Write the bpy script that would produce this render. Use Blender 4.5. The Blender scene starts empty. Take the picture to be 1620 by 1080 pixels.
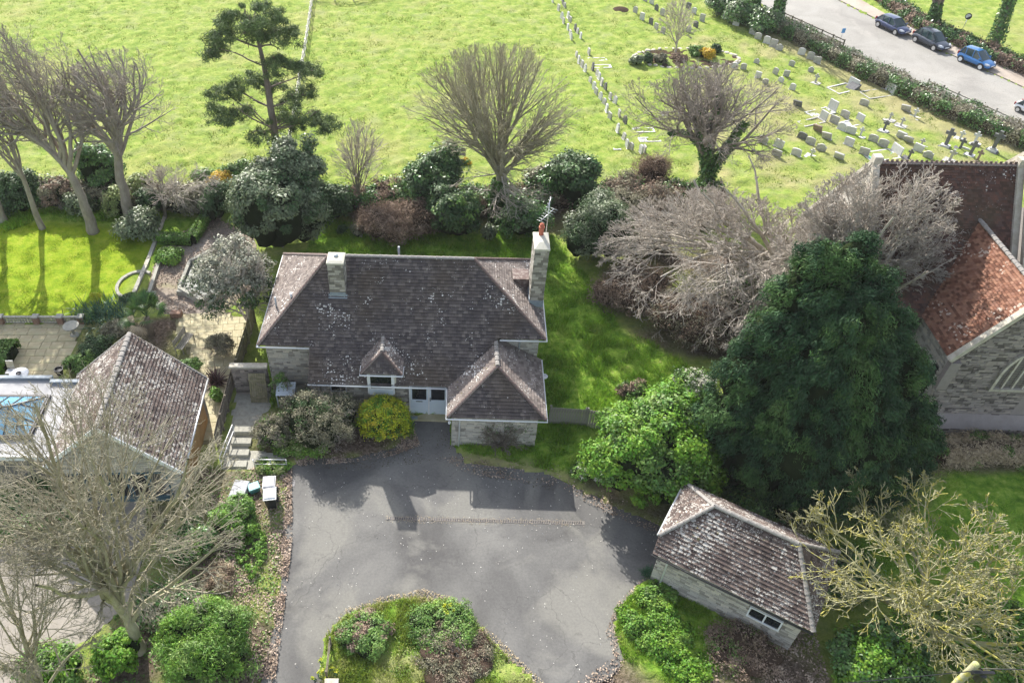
import bpy, math, random
import numpy as np
from mathutils import Vector, Matrix
random.seed(7); rng = np.random.default_rng(7)
SC = bpy.context.scene
R = math.radians
# ------------------------------------------------------------------ camera
CAM_H = 31.0; FOC = 1250.0; PX0, PY0 = 680.0, 540.0; TILT = R(47.5)
cam = bpy.data.cameras.new('camera'); cam_o = bpy.data.objects.new('camera', cam)
SC.collection.objects.link(cam_o); SC.camera = cam_o
cam_o.location = (0, 0, CAM_H); cam_o.rotation_euler = (TILT, 0, 0)
cam.sensor_width = 36; cam.lens = FOC / 1620 * 36
cam.shift_x = (810 - PX0) / 1620; cam.clip_end = 6000; cam.clip_start = 0.5
# ------------------------------------------------------------------ sky, sun, exposure
SUN_AZ, SUN_EL = R(19.5), R(34.5)
w = bpy.data.worlds.new('World'); SC.world = w; w.use_nodes = True
nt = w.node_tree; bg = nt.nodes['Background']; sk = nt.nodes.new('ShaderNodeTexSky')
sk.sky_type = 'NISHITA'; sk.sun_disc = False; sk.sun_elevation = SUN_EL; sk.sun_rotation = -SUN_AZ
sk.air_density = 1.0; sk.dust_density = 2.0; sk.ozone_density = 1.0
hz = nt.nodes.new('ShaderNodeHueSaturation'); hz.inputs['Saturation'].default_value = 0.55; nt.links.new(sk.outputs[0], hz.inputs['Color']); nt.links.new(hz.outputs[0], bg.inputs[0]); bg.inputs[1].default_value = 0.15
sl = bpy.data.lights.new('sun', 'SUN'); sl.energy = 4.5; sl.angle = R(0.5); sl.color = (1.0, 0.95, 0.87)
so = bpy.data.objects.new('sun', sl); SC.collection.objects.link(so)
sd = Vector((-math.sin(SUN_AZ) * math.cos(SUN_EL), math.cos(SUN_AZ) * math.cos(SUN_EL), math.sin(SUN_EL)))
so.rotation_euler = sd.to_track_quat('Z', 'Y').to_euler(); so.location = (-30, 60, 60)
SC.view_settings.view_transform = 'Standard'; SC.view_settings.look = 'None'
SC.view_settings.exposure = 1.0; SC.view_settings.gamma = 1.0

# ------------------------------------------------------------------ site survey: photo pixel -> place on the ground
_ct, _st = math.cos(TILT), math.sin(TILT)
def ray(x, y, ang=0.0):
    dx, dy, dz = (x - PX0) / FOC, -(y - PY0) / FOC, -1.0
    v = (dx, _ct * dy - _st * dz, _st * dy + _ct * dz)
    c, s = math.cos(-ang), math.sin(-ang)
    return (c * v[0] - s * v[1], s * v[0] + c * v[1], v[2])
def G(x, y, z=0.0):
    d = ray(x, y); t = (z - CAM_H) / d[2]; return Vector((t * d[0], t * d[1], z))
def GY(x, y, Y):
    d = ray(x, y); t = Y / d[1]; return Vector((t * d[0], Y, CAM_H + t * d[2]))
def scale_at(p):
    Z = p[1] * math.cos(R(42.5)) + (CAM_H - p[2]) * math.sin(R(42.5)); return FOC / Z

# ------------------------------------------------------------------ numpy noise
def _h(ix, iy, iz, s):
    n = (ix * 374761393 + iy * 668265263 + iz * 2147483647 + s * 974634777) & 0xffffffff
    n = ((n ^ (n >> 13)) * 1274126177) & 0xffffffff
    return ((n ^ (n >> 16)) & 0xffff) / 65535.0
def vn(P, f, s=0):
    P = np.asarray(P, float) * f
    if P.shape[-1] == 2: P = np.concatenate([P, np.zeros(P.shape[:-1] + (1,))], -1)
    i = np.floor(P).astype(np.int64); t = P - i; t = t * t * (3 - 2 * t); r = 0
    for a in (0, 1):
        for b in (0, 1):
            for c in (0, 1):
                wt = (t[..., 0] if a else 1 - t[..., 0]) * (t[..., 1] if b else 1 - t[..., 1]) * (t[..., 2] if c else 1 - t[..., 2])
                r = r + wt * _h(i[..., 0] + a, i[..., 1] + b, i[..., 2] + c, s)
    return r
def inpoly(X, Y, poly):
    ins = np.zeros(X.shape, bool); n = len(poly)
    for i in range(n):
        x0, y0 = poly[i][:2]; x1, y1 = poly[(i + 1) % n][:2]
        if y0 == y1: continue
        c = ((Y >= min(y0, y1)) & (Y < max(y0, y1))) & (X < x0 + (Y - y0) * (x1 - x0) / (y1 - y0))
        ins ^= c
    return ins

# ------------------------------------------------------------------ object helpers
C = SC.collection
OFF = {}
def off_of(o):
    while o is not None:
        if o.name in OFF: return OFF[o.name]
        o = o.parent
    return Vector((0, 0, 0))
def tag(o, label=None, cat=None, group=None, kind=None):
    if label: o['label'] = label
    if cat: o['category'] = cat
    if group: o['group'] = group
    if kind: o['kind'] = kind
    return o
def thing(name, label, cat, base=(0, 0, 0), rz=0.0, group=None):
    """base is given in the thing's own turned frame (turned by rz about the world origin)"""
    o = bpy.data.objects.new(name, None); C.objects.link(o)
    b = Vector(base); o.location = Matrix.Rotation(rz, 3, 'Z') @ b; o.rotation_euler = (0, 0, rz)
    o.empty_display_size = 0.3
    tag(o, label, cat, group); OFF[o.name] = b; return o
def link(name, me, parent=None):
    o = bpy.data.objects.new(name, me); C.objects.link(o); o.parent = parent; return o
def np_mesh(name, V, F, mats, midx=None, smooth=False):
    V = np.asarray(V, np.float32).reshape(-1, 3); F = np.asarray(F, np.int32)
    me = bpy.data.meshes.new(name); me.vertices.add(len(V)); me.vertices.foreach_set('co', V.ravel())
    n, k = F.shape; me.loops.add(n * k); me.loops.foreach_set('vertex_index', F.ravel())
    me.polygons.add(n); me.polygons.foreach_set('loop_start', np.arange(0, n * k, k, dtype=np.int32))
    me.polygons.foreach_set('loop_total', np.full(n, k, np.int32))
    if midx is not None: me.polygons.foreach_set('material_index', np.asarray(midx, np.int32))
    if smooth: me.polygons.foreach_set('use_smooth', np.ones(n, bool))
    for m in (mats if isinstance(mats, (list, tuple)) else [mats]): me.materials.append(m)
    me.update(); return me
class MB:
    def __init__(s): s.v = []; s.f = []; s.m = []; s.sm = []
    def add(s, vs, fs, mi=0, smooth=False):
        b = len(s.v); s.v += [tuple(q) for q in vs]; s.f += [tuple(b + i for i in f) for f in fs]
        s.m += [mi] * len(fs); s.sm += [smooth] * len(fs); return s
    def hexa(s, p, mi=0):
        return s.add(p, [(0, 3, 2, 1), (4, 5, 6, 7), (0, 1, 5, 4), (1, 2, 6, 5), (2, 3, 7, 6), (3, 0, 4, 7)], mi)
    def box(s, x0, x1, y0, y1, z0, z1, mi=0):
        return s.hexa([(x0, y0, z0), (x1, y0, z0), (x1, y1, z0), (x0, y1, z0), (x0, y0, z1), (x1, y0, z1), (x1, y1, z1), (x0, y1, z1)], mi)
    def bbox(s, x0, x1, y0, y1, z0, z1, b=0.02, mi=0):
        """box with chamfered top edges"""
        ps = [(x0, y0, z0), (x1, y0, z0), (x1, y1, z0), (x0, y1, z0), (x0, y0, z1 - b), (x1, y0, z1 - b), (x1, y1, z1 - b), (x0, y1, z1 - b),
              (x0 + b, y0 + b, z1), (x1 - b, y0 + b, z1), (x1 - b, y1 - b, z1), (x0 + b, y1 - b, z1)]
        return s.add(ps, [(0, 3, 2, 1), (0, 1, 5, 4), (1, 2, 6, 5), (2, 3, 7, 6), (3, 0, 4, 7), (4, 5, 9, 8), (5, 6, 10, 9), (6, 7, 11, 10), (7, 4, 8, 11), (8, 9, 10, 11)], mi)
    def bar(s, a, b, w, h=None, mi=0, up=(0, 0, 1)):
        a = Vector(a); b = Vector(b); h = h or w; d = (b - a).normalized(); u = Vector(up)
        if abs(d.dot(u)) > .95: u = Vector((0, 1, 0))
        x = d.cross(u).normalized() * w / 2; y = x.cross(d).normalized() * h / 2
        return s.hexa([a - x - y, b - x - y, b + x - y, a + x - y, a - x + y, b - x + y, b + x + y, a + x + y], mi)
    def tube(s, pts, r, k=6, mi=0, cap=True, smooth=True):
        pts = [Vector(p) for p in pts]; rs = r if isinstance(r, (list, tuple)) else [r] * len(pts); vs = []; n = len(pts)
        u = None
        for i, p in enumerate(pts):
            d = (pts[min(i + 1, n - 1)] - pts[max(i - 1, 0)]).normalized()
            if u is None: u = d.orthogonal().normalized()
            u = (u - d * u.dot(d)).normalized(); v = d.cross(u)
            for j in range(k):
                a = 2 * math.pi * j / k; vs.append(p + (u * math.cos(a) + v * math.sin(a)) * rs[i])
        fs = [(i * k + j, i * k + (j + 1) % k, (i + 1) * k + (j + 1) % k, (i + 1) * k + j) for i in range(n - 1) for j in range(k)]
        s.add(vs, fs, mi, smooth)
        if cap:
            b = len(s.v) - n * k; s.f += [tuple(b + j for j in reversed(range(k))), tuple(b + (n - 1) * k + j for j in range(k))]; s.m += [mi] * 2; s.sm += [False] * 2
        return s
    def lathe(s, c, prof, k=16, mi=0):
        vs = [(c[0] + r * math.cos(2 * math.pi * j / k), c[1] + r * math.sin(2 * math.pi * j / k), c[2] + z) for r, z in prof for j in range(k)]
        fs = [(i * k + j, i * k + (j + 1) % k, (i + 1) * k + (j + 1) % k, (i + 1) * k + j) for i in range(len(prof) - 1) for j in range(k)]
        fs.append(tuple((len(prof) - 1) * k + j for j in range(k)))
        return s.add(vs, fs, mi)
    def prism(s, poly, z0, z1, mi=0):
        n = len(poly); a = sum(poly[i][0] * poly[(i + 1) % n][1] - poly[(i + 1) % n][0] * poly[i][1] for i in range(n))
        if a < 0: poly = poly[::-1]
        vs = [(p[0], p[1], z0) for p in poly] + [(p[0], p[1], z1) for p in poly]
        return s.add(vs, [tuple(range(n, 2 * n)), tuple(reversed(range(n)))] + [(i, (i + 1) % n, n + (i + 1) % n, n + i) for i in range(n)], mi)
    def slab(s, pts, n, t, mi=0):
        """polygon pts extruded by -n*t (n = outward normal)"""
        k = len(pts); n = Vector(n).normalized(); lo = [Vector(p) - n * t for p in pts]
        return s.add([Vector(p) for p in pts] + lo, [tuple(range(k)), tuple(reversed(range(k, 2 * k)))] + [(i, k + i, k + (i + 1) % k, (i + 1) % k) for i in range(k)], mi)
    def mesh(s, name, mats, off=(0, 0, 0)):
        me = bpy.data.meshes.new(name)
        me.from_pydata([(x - off[0], y - off[1], z - off[2]) for x, y, z in s.v], [], s.f)
        for m in (mats if isinstance(mats, (list, tuple)) else [mats]): me.materials.append(m)
        me.polygons.foreach_set('material_index', s.m); me.polygons.foreach_set('use_smooth', s.sm); me.update(); return me
    def build(s, name, mats, parent=None, kind=None):
        o = link(name, s.mesh(name, mats, off_of(parent)), parent)
        if kind: o['kind'] = kind
        return o
def solo(name, mb, mats, label, cat, base, rz=0.0, group=None):
    """a thing that is one mesh, built in local coordinates about its base"""
    o = link(name, mb.mesh(name, mats)); o.location = base; o.rotation_euler = (0, 0, rz)
    return tag(o, label, cat, group)
def clone(o, loc, rz=None, label=None, name=None):
    c = o.copy(); C.objects.link(c); c.location = loc
    if rz is not None: c.rotation_euler = (0, 0, rz)
    if label: c['label'] = label
    for ch in [x for x in bpy.data.objects if x.parent == o]:
        d = ch.copy(); C.objects.link(d); d.parent = c
        for g in [x for x in bpy.data.objects if x.parent == ch]:
            e = g.copy(); C.objects.link(e); e.parent = d
    return c

# ------------------------------------------------------------------ materials
def ramp(nt, stops):
    r = nt.nodes.new('ShaderNodeValToRGB'); e = r.color_ramp.elements
    while len(e) < len(stops): e.new(0.5)
    for i, (p, c) in enumerate(stops): e[i].position = p; e[i].color = (*c, 1)
    return r
def mat(name, cols, scale=3.0, rough=0.85, bump=0.0, bscale=30.0, island=0.0, hue=0.0, trans=0.0, metal=0.0, spec=0.3, spots=None, detail=6, stretch=None, big=None, isl_ramp=None):
    m = bpy.data.materials.new(name); m.use_nodes = True; nt = m.node_tree; N = nt.nodes; L = nt.links
    b = N['Principled BSDF']; b.inputs['Roughness'].default_value = rough; b.inputs['Metallic'].default_value = metal
    b.inputs['Specular IOR Level'].default_value = spec
    tc = N.new('ShaderNodeTexCoord'); vec = tc.outputs['Object']
    if stretch:
        mp = N.new('ShaderNodeMapping'); mp.inputs['Scale'].default_value = stretch; L.new(vec, mp.inputs[0]); vec = mp.outputs[0]
    no = N.new('ShaderNodeTexNoise'); no.inputs['Scale'].default_value = scale; no.inputs['Detail'].default_value = detail
    no.inputs['Roughness'].default_value = 0.65; L.new(vec, no.inputs['Vector'])
    k = len(cols); rp = ramp(nt, [(0.28 + 0.44 * i / max(1, k - 1), c) for i, c in enumerate(cols)])
    L.new(no.outputs['Fac'], rp.inputs[0]); col = rp.outputs[0]
    def mixc(a, bb, fac, mode='MIX'):
        x = N.new('ShaderNodeMix'); x.data_type = 'RGBA'; x.blend_type = mode
        if isinstance(fac, float): x.inputs[0].default_value = fac
        else: L.new(fac, x.inputs[0])
        for s_, q in ((6, a), (7, bb)):
            if isinstance(q, tuple): x.inputs[s_].default_value = (*q, 1)
            else: L.new(q, x.inputs[s_])
        return x.outputs[2]
    if isl_ramp or island or hue:
        g = N.new('ShaderNodeNewGeometry')
    if isl_ramp:
        r2 = ramp(nt, [((i + .5) / len(isl_ramp), c) for i, c in enumerate(isl_ramp)]); r2.color_ramp.interpolation = 'LINEAR'
        L.new(g.outputs['Random Per Island'], r2.inputs[0]); col = mixc(col, r2.outputs[0], 0.62)
    if island or hue:
        hs = N.new('ShaderNodeHueSaturation'); mr = N.new('ShaderNodeMapRange')
        L.new(g.outputs['Random Per Island'], mr.inputs[0]); mr.inputs[3].default_value = 1 - island; mr.inputs[4].default_value = 1 + island
        L.new(mr.outputs[0], hs.inputs['Value'])
        if hue:
            m2 = N.new('ShaderNodeMath'); m2.operation = 'FRACT'; m3 = N.new('ShaderNodeMath'); m3.operation = 'MULTIPLY'; m3.inputs[1].default_value = 7.13
            L.new(g.outputs['Random Per Island'], m3.inputs[0]); L.new(m3.outputs[0], m2.inputs[0])
            m4 = N.new('ShaderNodeMapRange'); L.new(m2.outputs[0], m4.inputs[0]); m4.inputs[3].default_value = 0.5 - hue; m4.inputs[4].default_value = 0.5 + hue
            L.new(m4.outputs[0], hs.inputs['Hue'])
        L.new(col, hs.inputs['Color']); col = hs.outputs[0]
    if big:  # broad tonal patches (scale, colour, amount)
        n2 = N.new('ShaderNodeTexNoise'); n2.inputs['Scale'].default_value = big[0]; n2.inputs['Detail'].default_value = 3; L.new(vec, n2.inputs['Vector'])
        mr = N.new('ShaderNodeMapRange'); L.new(n2.outputs['Fac'], mr.inputs[0]); mr.inputs[1].default_value = 0.45; mr.inputs[2].default_value = 0.65; mr.inputs[4].default_value = big[2]
        col = mixc(col, big[1], mr.outputs[0])
    for sp in (spots or []):  # growth or dirt: (fine scale, threshold, patch scale, patch threshold, colour, amount)
        v = N.new('ShaderNodeTexVoronoi'); v.inputs['Scale'].default_value = sp[0]; L.new(tc.outputs['Object'], v.inputs['Vector']); v.inputs['Randomness'].default_value = 1
        n3 = N.new('ShaderNodeTexNoise'); n3.inputs['Scale'].default_value = sp[2]; n3.inputs['Detail'].default_value = 5; n3.inputs['Roughness'].default_value = .7; L.new(tc.outputs['Object'], n3.inputs['Vector'])
        sx = N.new('ShaderNodeSeparateColor'); L.new(v.outputs['Color'], sx.inputs[0])
        a = N.new('ShaderNodeMapRange'); L.new(n3.outputs['Fac'], a.inputs[0]); a.inputs[1].default_value = sp[3]; a.inputs[2].default_value = sp[3] + 0.14
        # radius per cell grows with the patch
        rr = N.new('ShaderNodeMath'); rr.operation = 'MULTIPLY'; L.new(sx.outputs[0], rr.inputs[0]); L.new(a.outputs[0], rr.inputs[1])
        lt = N.new('ShaderNodeMath'); lt.operation = 'MULTIPLY_ADD'; L.new(rr.outputs[0], lt.inputs[0]); lt.inputs[1].default_value = sp[1]; lt.inputs[2].default_value = 0.0
        cm = N.new('ShaderNodeMath'); cm.operation = 'SUBTRACT'; L.new(lt.outputs[0], cm.inputs[0]); L.new(v.outputs['Distance'], cm.inputs[1])
        st = N.new('ShaderNodeMapRange'); L.new(cm.outputs[0], st.inputs[0]); st.inputs[1].default_value = 0; st.inputs[2].default_value = 0.06; st.inputs[4].default_value = sp[5]
        col = mixc(col, sp[4], st.outputs[0])
    L.new(col, b.inputs['Base Color'])
    if bump:
        bn = N.new('ShaderNodeTexNoise'); bn.inputs['Scale'].default_value = bscale; bn.inputs['Detail'].default_value = 5; L.new(vec, bn.inputs['Vector'])
        bp = N.new('ShaderNodeBump'); bp.inputs['Strength'].default_value = bump; bp.inputs['Distance'].default_value = 0.05
        L.new(bn.outputs['Fac'], bp.inputs['Height']); L.new(bp.outputs[0], b.inputs['Normal'])
    if trans:
        t = N.new('ShaderNodeBsdfTranslucent'); mx = N.new('ShaderNodeMixShader'); mx.inputs[0].default_value = trans
        L.new(col, t.inputs[0]); L.new(b.outputs[0], mx.inputs[1]); L.new(t.outputs[0], mx.inputs[2]); L.new(mx.outputs[0], N['Material Output'].inputs[0])
    return m
def flat(name, c, rough=0.6, metal=0.0, spec=0.4, island=0.0):
    return mat(name, [tuple(x * .88 for x in c), c, tuple(min(1, x * 1.1) for x in c)], 4, rough, metal=metal, spec=spec, island=island)
LICH = (0.72, 0.70, 0.66)
M = {}
M['roof'] = mat('roof_clay_tiles', [(.075, .065, .066), (.105, .09, .088), (.15, .13, .12)], 1.2, .9, .5, 40, island=.12, spec=.15,
    isl_ramp=[(.08, .07, .073), (.1, .087, .088), (.14, .12, .112), (.09, .078, .08), (.19, .165, .15)],
    spots=[(9, .6, .5, .49, LICH, .9), (15, .5, 1.6, .51, LICH, .8), (6, .3, .9, .5, (.16, .15, .05), .4)], big=(.35, (.11, .085, .06), .5))
M['roof_lit_lichen'] = mat('lit_lichened_roof_tiles', [(.15, .12, .108), (.21, .17, .152), (.3, .245, .215)], 1.3, .9, .5, 40, island=.2, spec=.15,  # side slopes' sunlit tone painted into a lighter base, with more lichen spots
    isl_ramp=[(.15, .13, .122), (.2, .175, .162), (.27, .235, .21), (.16, .142, .133)],
    spots=[(8, .62, .5, .46, LICH, .9), (14, .5, 1.3, .44, LICH, .8), (5, .35, .8, .45, (.16, .14, .06), .6)])
M['roof_heavy'] = mat('heavily_lichened_tiles', [(.08, .062, .056), (.12, .09, .08), (.18, .135, .115)], 1.3, .9, .5, 40, island=.25, spec=.15,
    isl_ramp=[(.08, .064, .06), (.12, .095, .086), (.18, .14, .12), (.09, .07, .066)],
    spots=[(8, .85, .45, .42, (.52, .5, .46), .8), (14, .75, 1.2, .42, (.52, .5, .46), .7), (24, .7, 2, .42, (.5, .48, .44), .6), (5, .35, .8, .45, (.2, .18, .08), .7)])
M['roof_red'] = mat('roof_red_tiles', [(.15, .07, .048), (.23, .11, .075), (.34, .2, .14)], 1.1, .9, .4, 40, island=.3, spec=.15,
    isl_ramp=[(.16, .075, .05), (.25, .115, .075), (.36, .2, .13), (.2, .11, .08)],
    spots=[(6, .8, .6, .48, (.6, .5, .42), .8), (5, .6, .5, .5, (.1, .09, .05), .6)])
M['roof_nave'] = mat('roof_nave_tiles', [(.075, .045, .04), (.12, .068, .055), (.18, .09, .065)], .8, .9, .4, 40, island=.18, spec=.15,
    isl_ramp=[(.085, .052, .045), (.115, .065, .052), (.18, .09, .065), (.09, .066, .058)],
    spots=[(8, .6, .6, .52, LICH, .8), (14, .5, 1.5, .52, LICH, .7)], big=(.5, (.09, .075, .045), .5))
M['ridge'] = mat('ridge_tile', [(.17, .155, .145), (.25, .235, .22), (.38, .365, .345)], 5, .9, .4, 30, island=.25)
M['ridge_dark'] = mat('hip_tile', [(.09, .065, .06), (.15, .11, .1), (.36, .32, .29)], 4, .9, .4, 30, island=.3)
M['stone'] = mat('grey_wall_stone', [(.32, .3, .265), (.43, .41, .37), (.53, .51, .47)], 2.5, .92, .6, 25, island=.25, isl_ramp=[(.3, .275, .24), (.42, .4, .355), (.52, .5, .45), (.36, .335, .3), (.46, .42, .35)])
M['mortar'] = mat('mortar', [(.17, .155, .14), (.25, .23, .21)], 8, .95, .5, 60)
M['chim_stone'] = mat('chimney_stone', [(.2, .19, .16), (.3, .28, .25), (.4, .38, .34)], 4, .92, .6, 25, island=.25, isl_ramp=[(.2, .19, .16), (.3, .28, .24), (.4, .38, .34)])
M['church_stone'] = mat('church_wall_stone', [(.13, .11, .1), (.2, .175, .165), (.3, .27, .25)], 2.2, .95, .6, 25, island=.4, isl_ramp=[(.17, .15, .14), (.28, .25, .235), (.4, .365, .34), (.22, .195, .185), (.33, .29, .255)])
M['coping'] = mat('pale_coping_stone', [(.34, .31, .24), (.48, .45, .38), (.58, .56, .5)], 3, .9, .4, 30, island=.1)
M['cap'] = mat('mortar_cap', [(.5, .48, .4), (.62, .6, .52)], 3, .9, .3, 30)
M['lead'] = mat('lead_flashing', [(.2, .24, .28), (.32, .37, .41)], 6, .6, .2)
M['white'] = mat('white_paint', [(.66, .68, .7), (.76, .78, .8)], 3, .45, spec=.4)
M['door_white'] = mat('pale_blue_white_door', [(.56, .64, .72), (.64, .71, .78)], 2, .4, spec=.4)
M['terracotta'] = mat('terracotta', [(.38, .11, .07), (.5, .17, .11)], 8, .8)
M['dark_metal'] = flat('dark_metal', (.05, .05, .055), .4, .6)
M['alu'] = flat('aluminium', (.6, .61, .63), .35, .7)
M['grey_pipe'] = flat('grey_plastic_pipe', (.42, .46, .5), .5)
M['black'] = flat('black_plastic', (.02, .021, .024), .4)
M['glass'] = flat('dark_window_glass', (.012, .016, .02), .06, spec=.8)
M['brownroom'] = flat('brown_curtain', (.2, .07, .03), .8)
M['skyglass'] = flat('skylight_glass', (.16, .34, .48), .08, spec=.9)
M['tarmac'] = None
M['wood'] = mat('weathered_wood', [(.12, .1, .075), (.19, .165, .13), (.28, .25, .2)], 6, .9, .4, 40, island=.22, stretch=(1, 1, .2))
M['wood_grey'] = mat('grey_weathered_wood', [(.2, .19, .165), (.29, .275, .24), (.38, .36, .32)], 6, .9, .4, 40, island=.2, stretch=(1, 1, .2))
M['wood_green'] = mat('mossy_boards', [(.15, .15, .08), (.24, .22, .14), (.36, .33, .26)], 5, .9, .4, 40, island=.25)
M['sandstone'] = mat('sandstone_slabs', [(.32, .28, .17), (.45, .4, .26), (.56, .51, .38)], 1.6, .85, .3, 30, island=.15, big=(.6, (.3, .3, .15), .5))
M['sand_joint'] = mat('slab_joints', [(.2, .18, .1), (.28, .26, .16)], 5, .95)
M['brick'] = mat('garden_brick', [(.2, .12, .09), (.3, .19, .14), (.38, .28, .22)], 8, .9, .4, 40, island=.3)
M['curb_stone'] = mat('garden_kerb_stone', [(.25, .25, .22), (.36, .35, .3), (.42, .42, .36)], 5, .9, .3, 30, island=.15)
M['slate'] = mat('pale_slate', [(.36, .37, .4), (.48, .49, .52)], 5, .8, .3, 30)
M['teal'] = flat('teal_plastic', (.09, .32, .36), .5)
M['render_orange'] = mat('stained_render', [(.3, .17, .07), (.42, .27, .13)], 2, .9, .2)
M['feltroof'] = mat('grey_felt_roof', [(.3, .3, .31), (.37, .37, .38), (.42, .42, .42)], .9, .8, .15, 30, big=(.5, (.27, .27, .28), .5))
M['bluewall'] = flat('blue_painted_joinery', (.07, .13, .16), .5)
M['water'] = flat('pond_water', (.05, .065, .055), .5, spec=.25)
M['grave'] = mat('weathered_gravestone', [(.3, .29, .27), (.42, .41, .39), (.54, .53, .5)], 5, .9, .4, 40, spots=[(7, .6, 2, .5, (.5, .48, .3), .7)])
M['grave_light'] = mat('pale_gravestone', [(.5, .5, .5), (.62, .62, .62)], 5, .8, .2, 40)
M['grave_dark'] = mat('dark_gravestone', [(.1, .1, .11), (.19, .19, .19)], 5, .8, .3, 40)
M['grave_red'] = mat('brown_gravestone', [(.22, .16, .13), (.32, .25, .21)], 5, .9, .3, 40)
M['chips_green'] = mat('green_glass_chips', [(.12, .36, .26), (.2, .5, .38)], 20, .5)
def bark(name, a, b, c, moss=None):
    return mat(name, [a, b, c], 3, .95, .6, 18, spec=.15, spots=moss, stretch=(1, 1, .35))
M['bark'] = bark('grey_bark', (.19, .165, .135), (.29, .255, .22), (.39, .355, .31))
M['bark_dark'] = bark('dark_bark', (.14, .12, .095), (.22, .19, .155), (.3, .265, .22))
M['bark_pine'] = bark('pine_bark', (.13, .105, .09), (.2, .165, .145), (.29, .25, .22))
M['bark_pale'] = bark('pale_bark', (.34, .3, .25), (.46, .42, .36), (.56, .52, .46))
M['bark_olive'] = bark('olive_bark', (.2, .19, .12), (.31, .29, .2), (.42, .39, .3))
M['bark_lichen'] = mat('lichened_bark', [(.22, .21, .12), (.34, .33, .19), (.45, .42, .3)], 2.2, .95, .4, 18, spec=.15, spots=[(6, 1.0, 1.5, .38, (.42, .38, .08), .8)])
M['twig'] = mat('grey_twigs', [(.27, .24, .205), (.38, .34, .3)], 2, .95, spec=.1)
M['twig_pink'] = mat('pinkish_twigs', [(.36, .32, .275), (.52, .47, .415)], 2, .95, spec=.1)
M['twig_brown'] = mat('brown_twigs', [(.17, .115, .085), (.29, .2, .15)], 2, .95, spec=.1)
M['straw'] = mat('dry_stems', [(.34, .27, .17), (.48, .4, .28)], 2, .95, island=.25, spec=.1)
def leafm(name, a, b, c, rough=.55, tr=.25, isl=.35, hue=.02, sc=.9, spec=.35):
    return mat(name, [a, b, c], sc, rough, island=isl, hue=hue, trans=tr, spec=spec, detail=3)
M['lf_dark'] = leafm('dark_evergreen_leaves', (0.036, 0.078, 0.027), (0.062, 0.119, 0.042), (0.115, 0.196, 0.069))
M['lf_conifer'] = leafm('conifer_sprays', (.018, .048, .022), (.032, .078, .032), (.065, .13, .05), .7, .15, .35, .015, .6, .2)
M['lf_con2'] = leafm('conifer_spray_tips', (.03, .075, .025), (.06, .125, .035), (.11, .19, .06), .7, .15, .35, .015, .6, .2)
M['lf_pine'] = leafm('pine_needles', (.07, .11, .045), (.11, .165, .06), (.17, .23, .09), .7, .15, .4, .015, 1, .2)
M['lf_holm'] = leafm('grey_green_leaves', (0.081, 0.117, 0.055), (0.149, 0.195, 0.099), (0.257, 0.312, 0.176), .45, .15, .4, .015, 1.2, .5)
M['lf_grey'] = leafm('silvery_shrub_leaves', (0.132, 0.133, 0.081), (0.225, 0.215, 0.138), (0.356, 0.329, 0.230), .6, .15, .45, .01, 1.6)
M['lf_laurel'] = leafm('bright_laurel_leaves', (0.070, 0.168, 0.018), (0.130, 0.272, 0.024), (0.240, 0.400, 0.045), .55, .3, .4, .02, .8, .3)
M['lf_mid'] = leafm('mid_green_leaves', (0.077, 0.151, 0.034), (0.140, 0.259, 0.053), (0.257, 0.389, 0.095), .5, .25, .45, .02)
M['lf_lush'] = leafm('lush_ground_leaves', (0.080, 0.176, 0.024), (0.144, 0.284, 0.036), (0.240, 0.392, 0.072), .55, .3, .4, .02)
M['lf_yellow'] = leafm('yellow_green_leaves', (0.270, 0.365, 0.014), (0.480, 0.513, 0.024), (0.750, 0.594, 0.060), .45, .3, .35, .02, 1.1)
M['lf_gold'] = leafm('golden_flowers', (.4, .26, .02), (.6, .42, .03), (.7, .5, .08), .6, .3, .3)
M['lf_brown'] = leafm('russet_dead_leaves', (.15, .11, .08), (.25, .185, .14), (.36, .29, .23), .9, .15, .4, .01, 1.2, .1)
M['lf_litter'] = mat('fallen_leaves', [(.2, .145, .11), (.33, .255, .2), (.5, .42, .35)], 1.5, .9, island=.45, hue=.01, spec=.15)
M['lf_varie'] = leafm('variegated_leaves', (.14, .2, .05), (.26, .32, .11), (.42, .45, .24), .5, .25, .4)
M['lf_ivy'] = leafm('ivy_leaves', (0.041, 0.103, 0.028), (0.082, 0.180, 0.041), (0.192, 0.321, 0.101), .35, .15, .5, .02, 1.2, .5)
M['lf_palm'] = leafm('fan_palm_fronds', (0.038, 0.096, 0.028), (0.076, 0.160, 0.035), (0.190, 0.272, 0.070), .45, .2, .4)
M['lf_yucca'] = leafm('sword_leaves', (0.027, 0.080, 0.042), (0.054, 0.136, 0.070), (0.108, 0.208, 0.112), .45, .15, .4)
M['lf_phormium'] = leafm('bronze_sword_leaves', (.04, .02, .02), (.09, .045, .045), (.15, .09, .08), .5, .1, .4)
M['lf_white'] = leafm('pale_blossom', (.4, .4, .3), (.6, .6, .5), (.75, .75, .68), .7, .2, .2)
M['lf_silver'] = leafm('silvery_upturned_leaves', (0.160, 0.170, 0.119), (0.288, 0.297, 0.224), (0.440, 0.451, 0.350), .5, .15, .4)
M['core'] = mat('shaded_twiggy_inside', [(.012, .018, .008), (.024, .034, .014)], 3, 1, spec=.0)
M['core_brown'] = mat('twiggy_inside', [(.05, .035, .025), (.09, .065, .05)], 3, 1, spec=.0)

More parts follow.
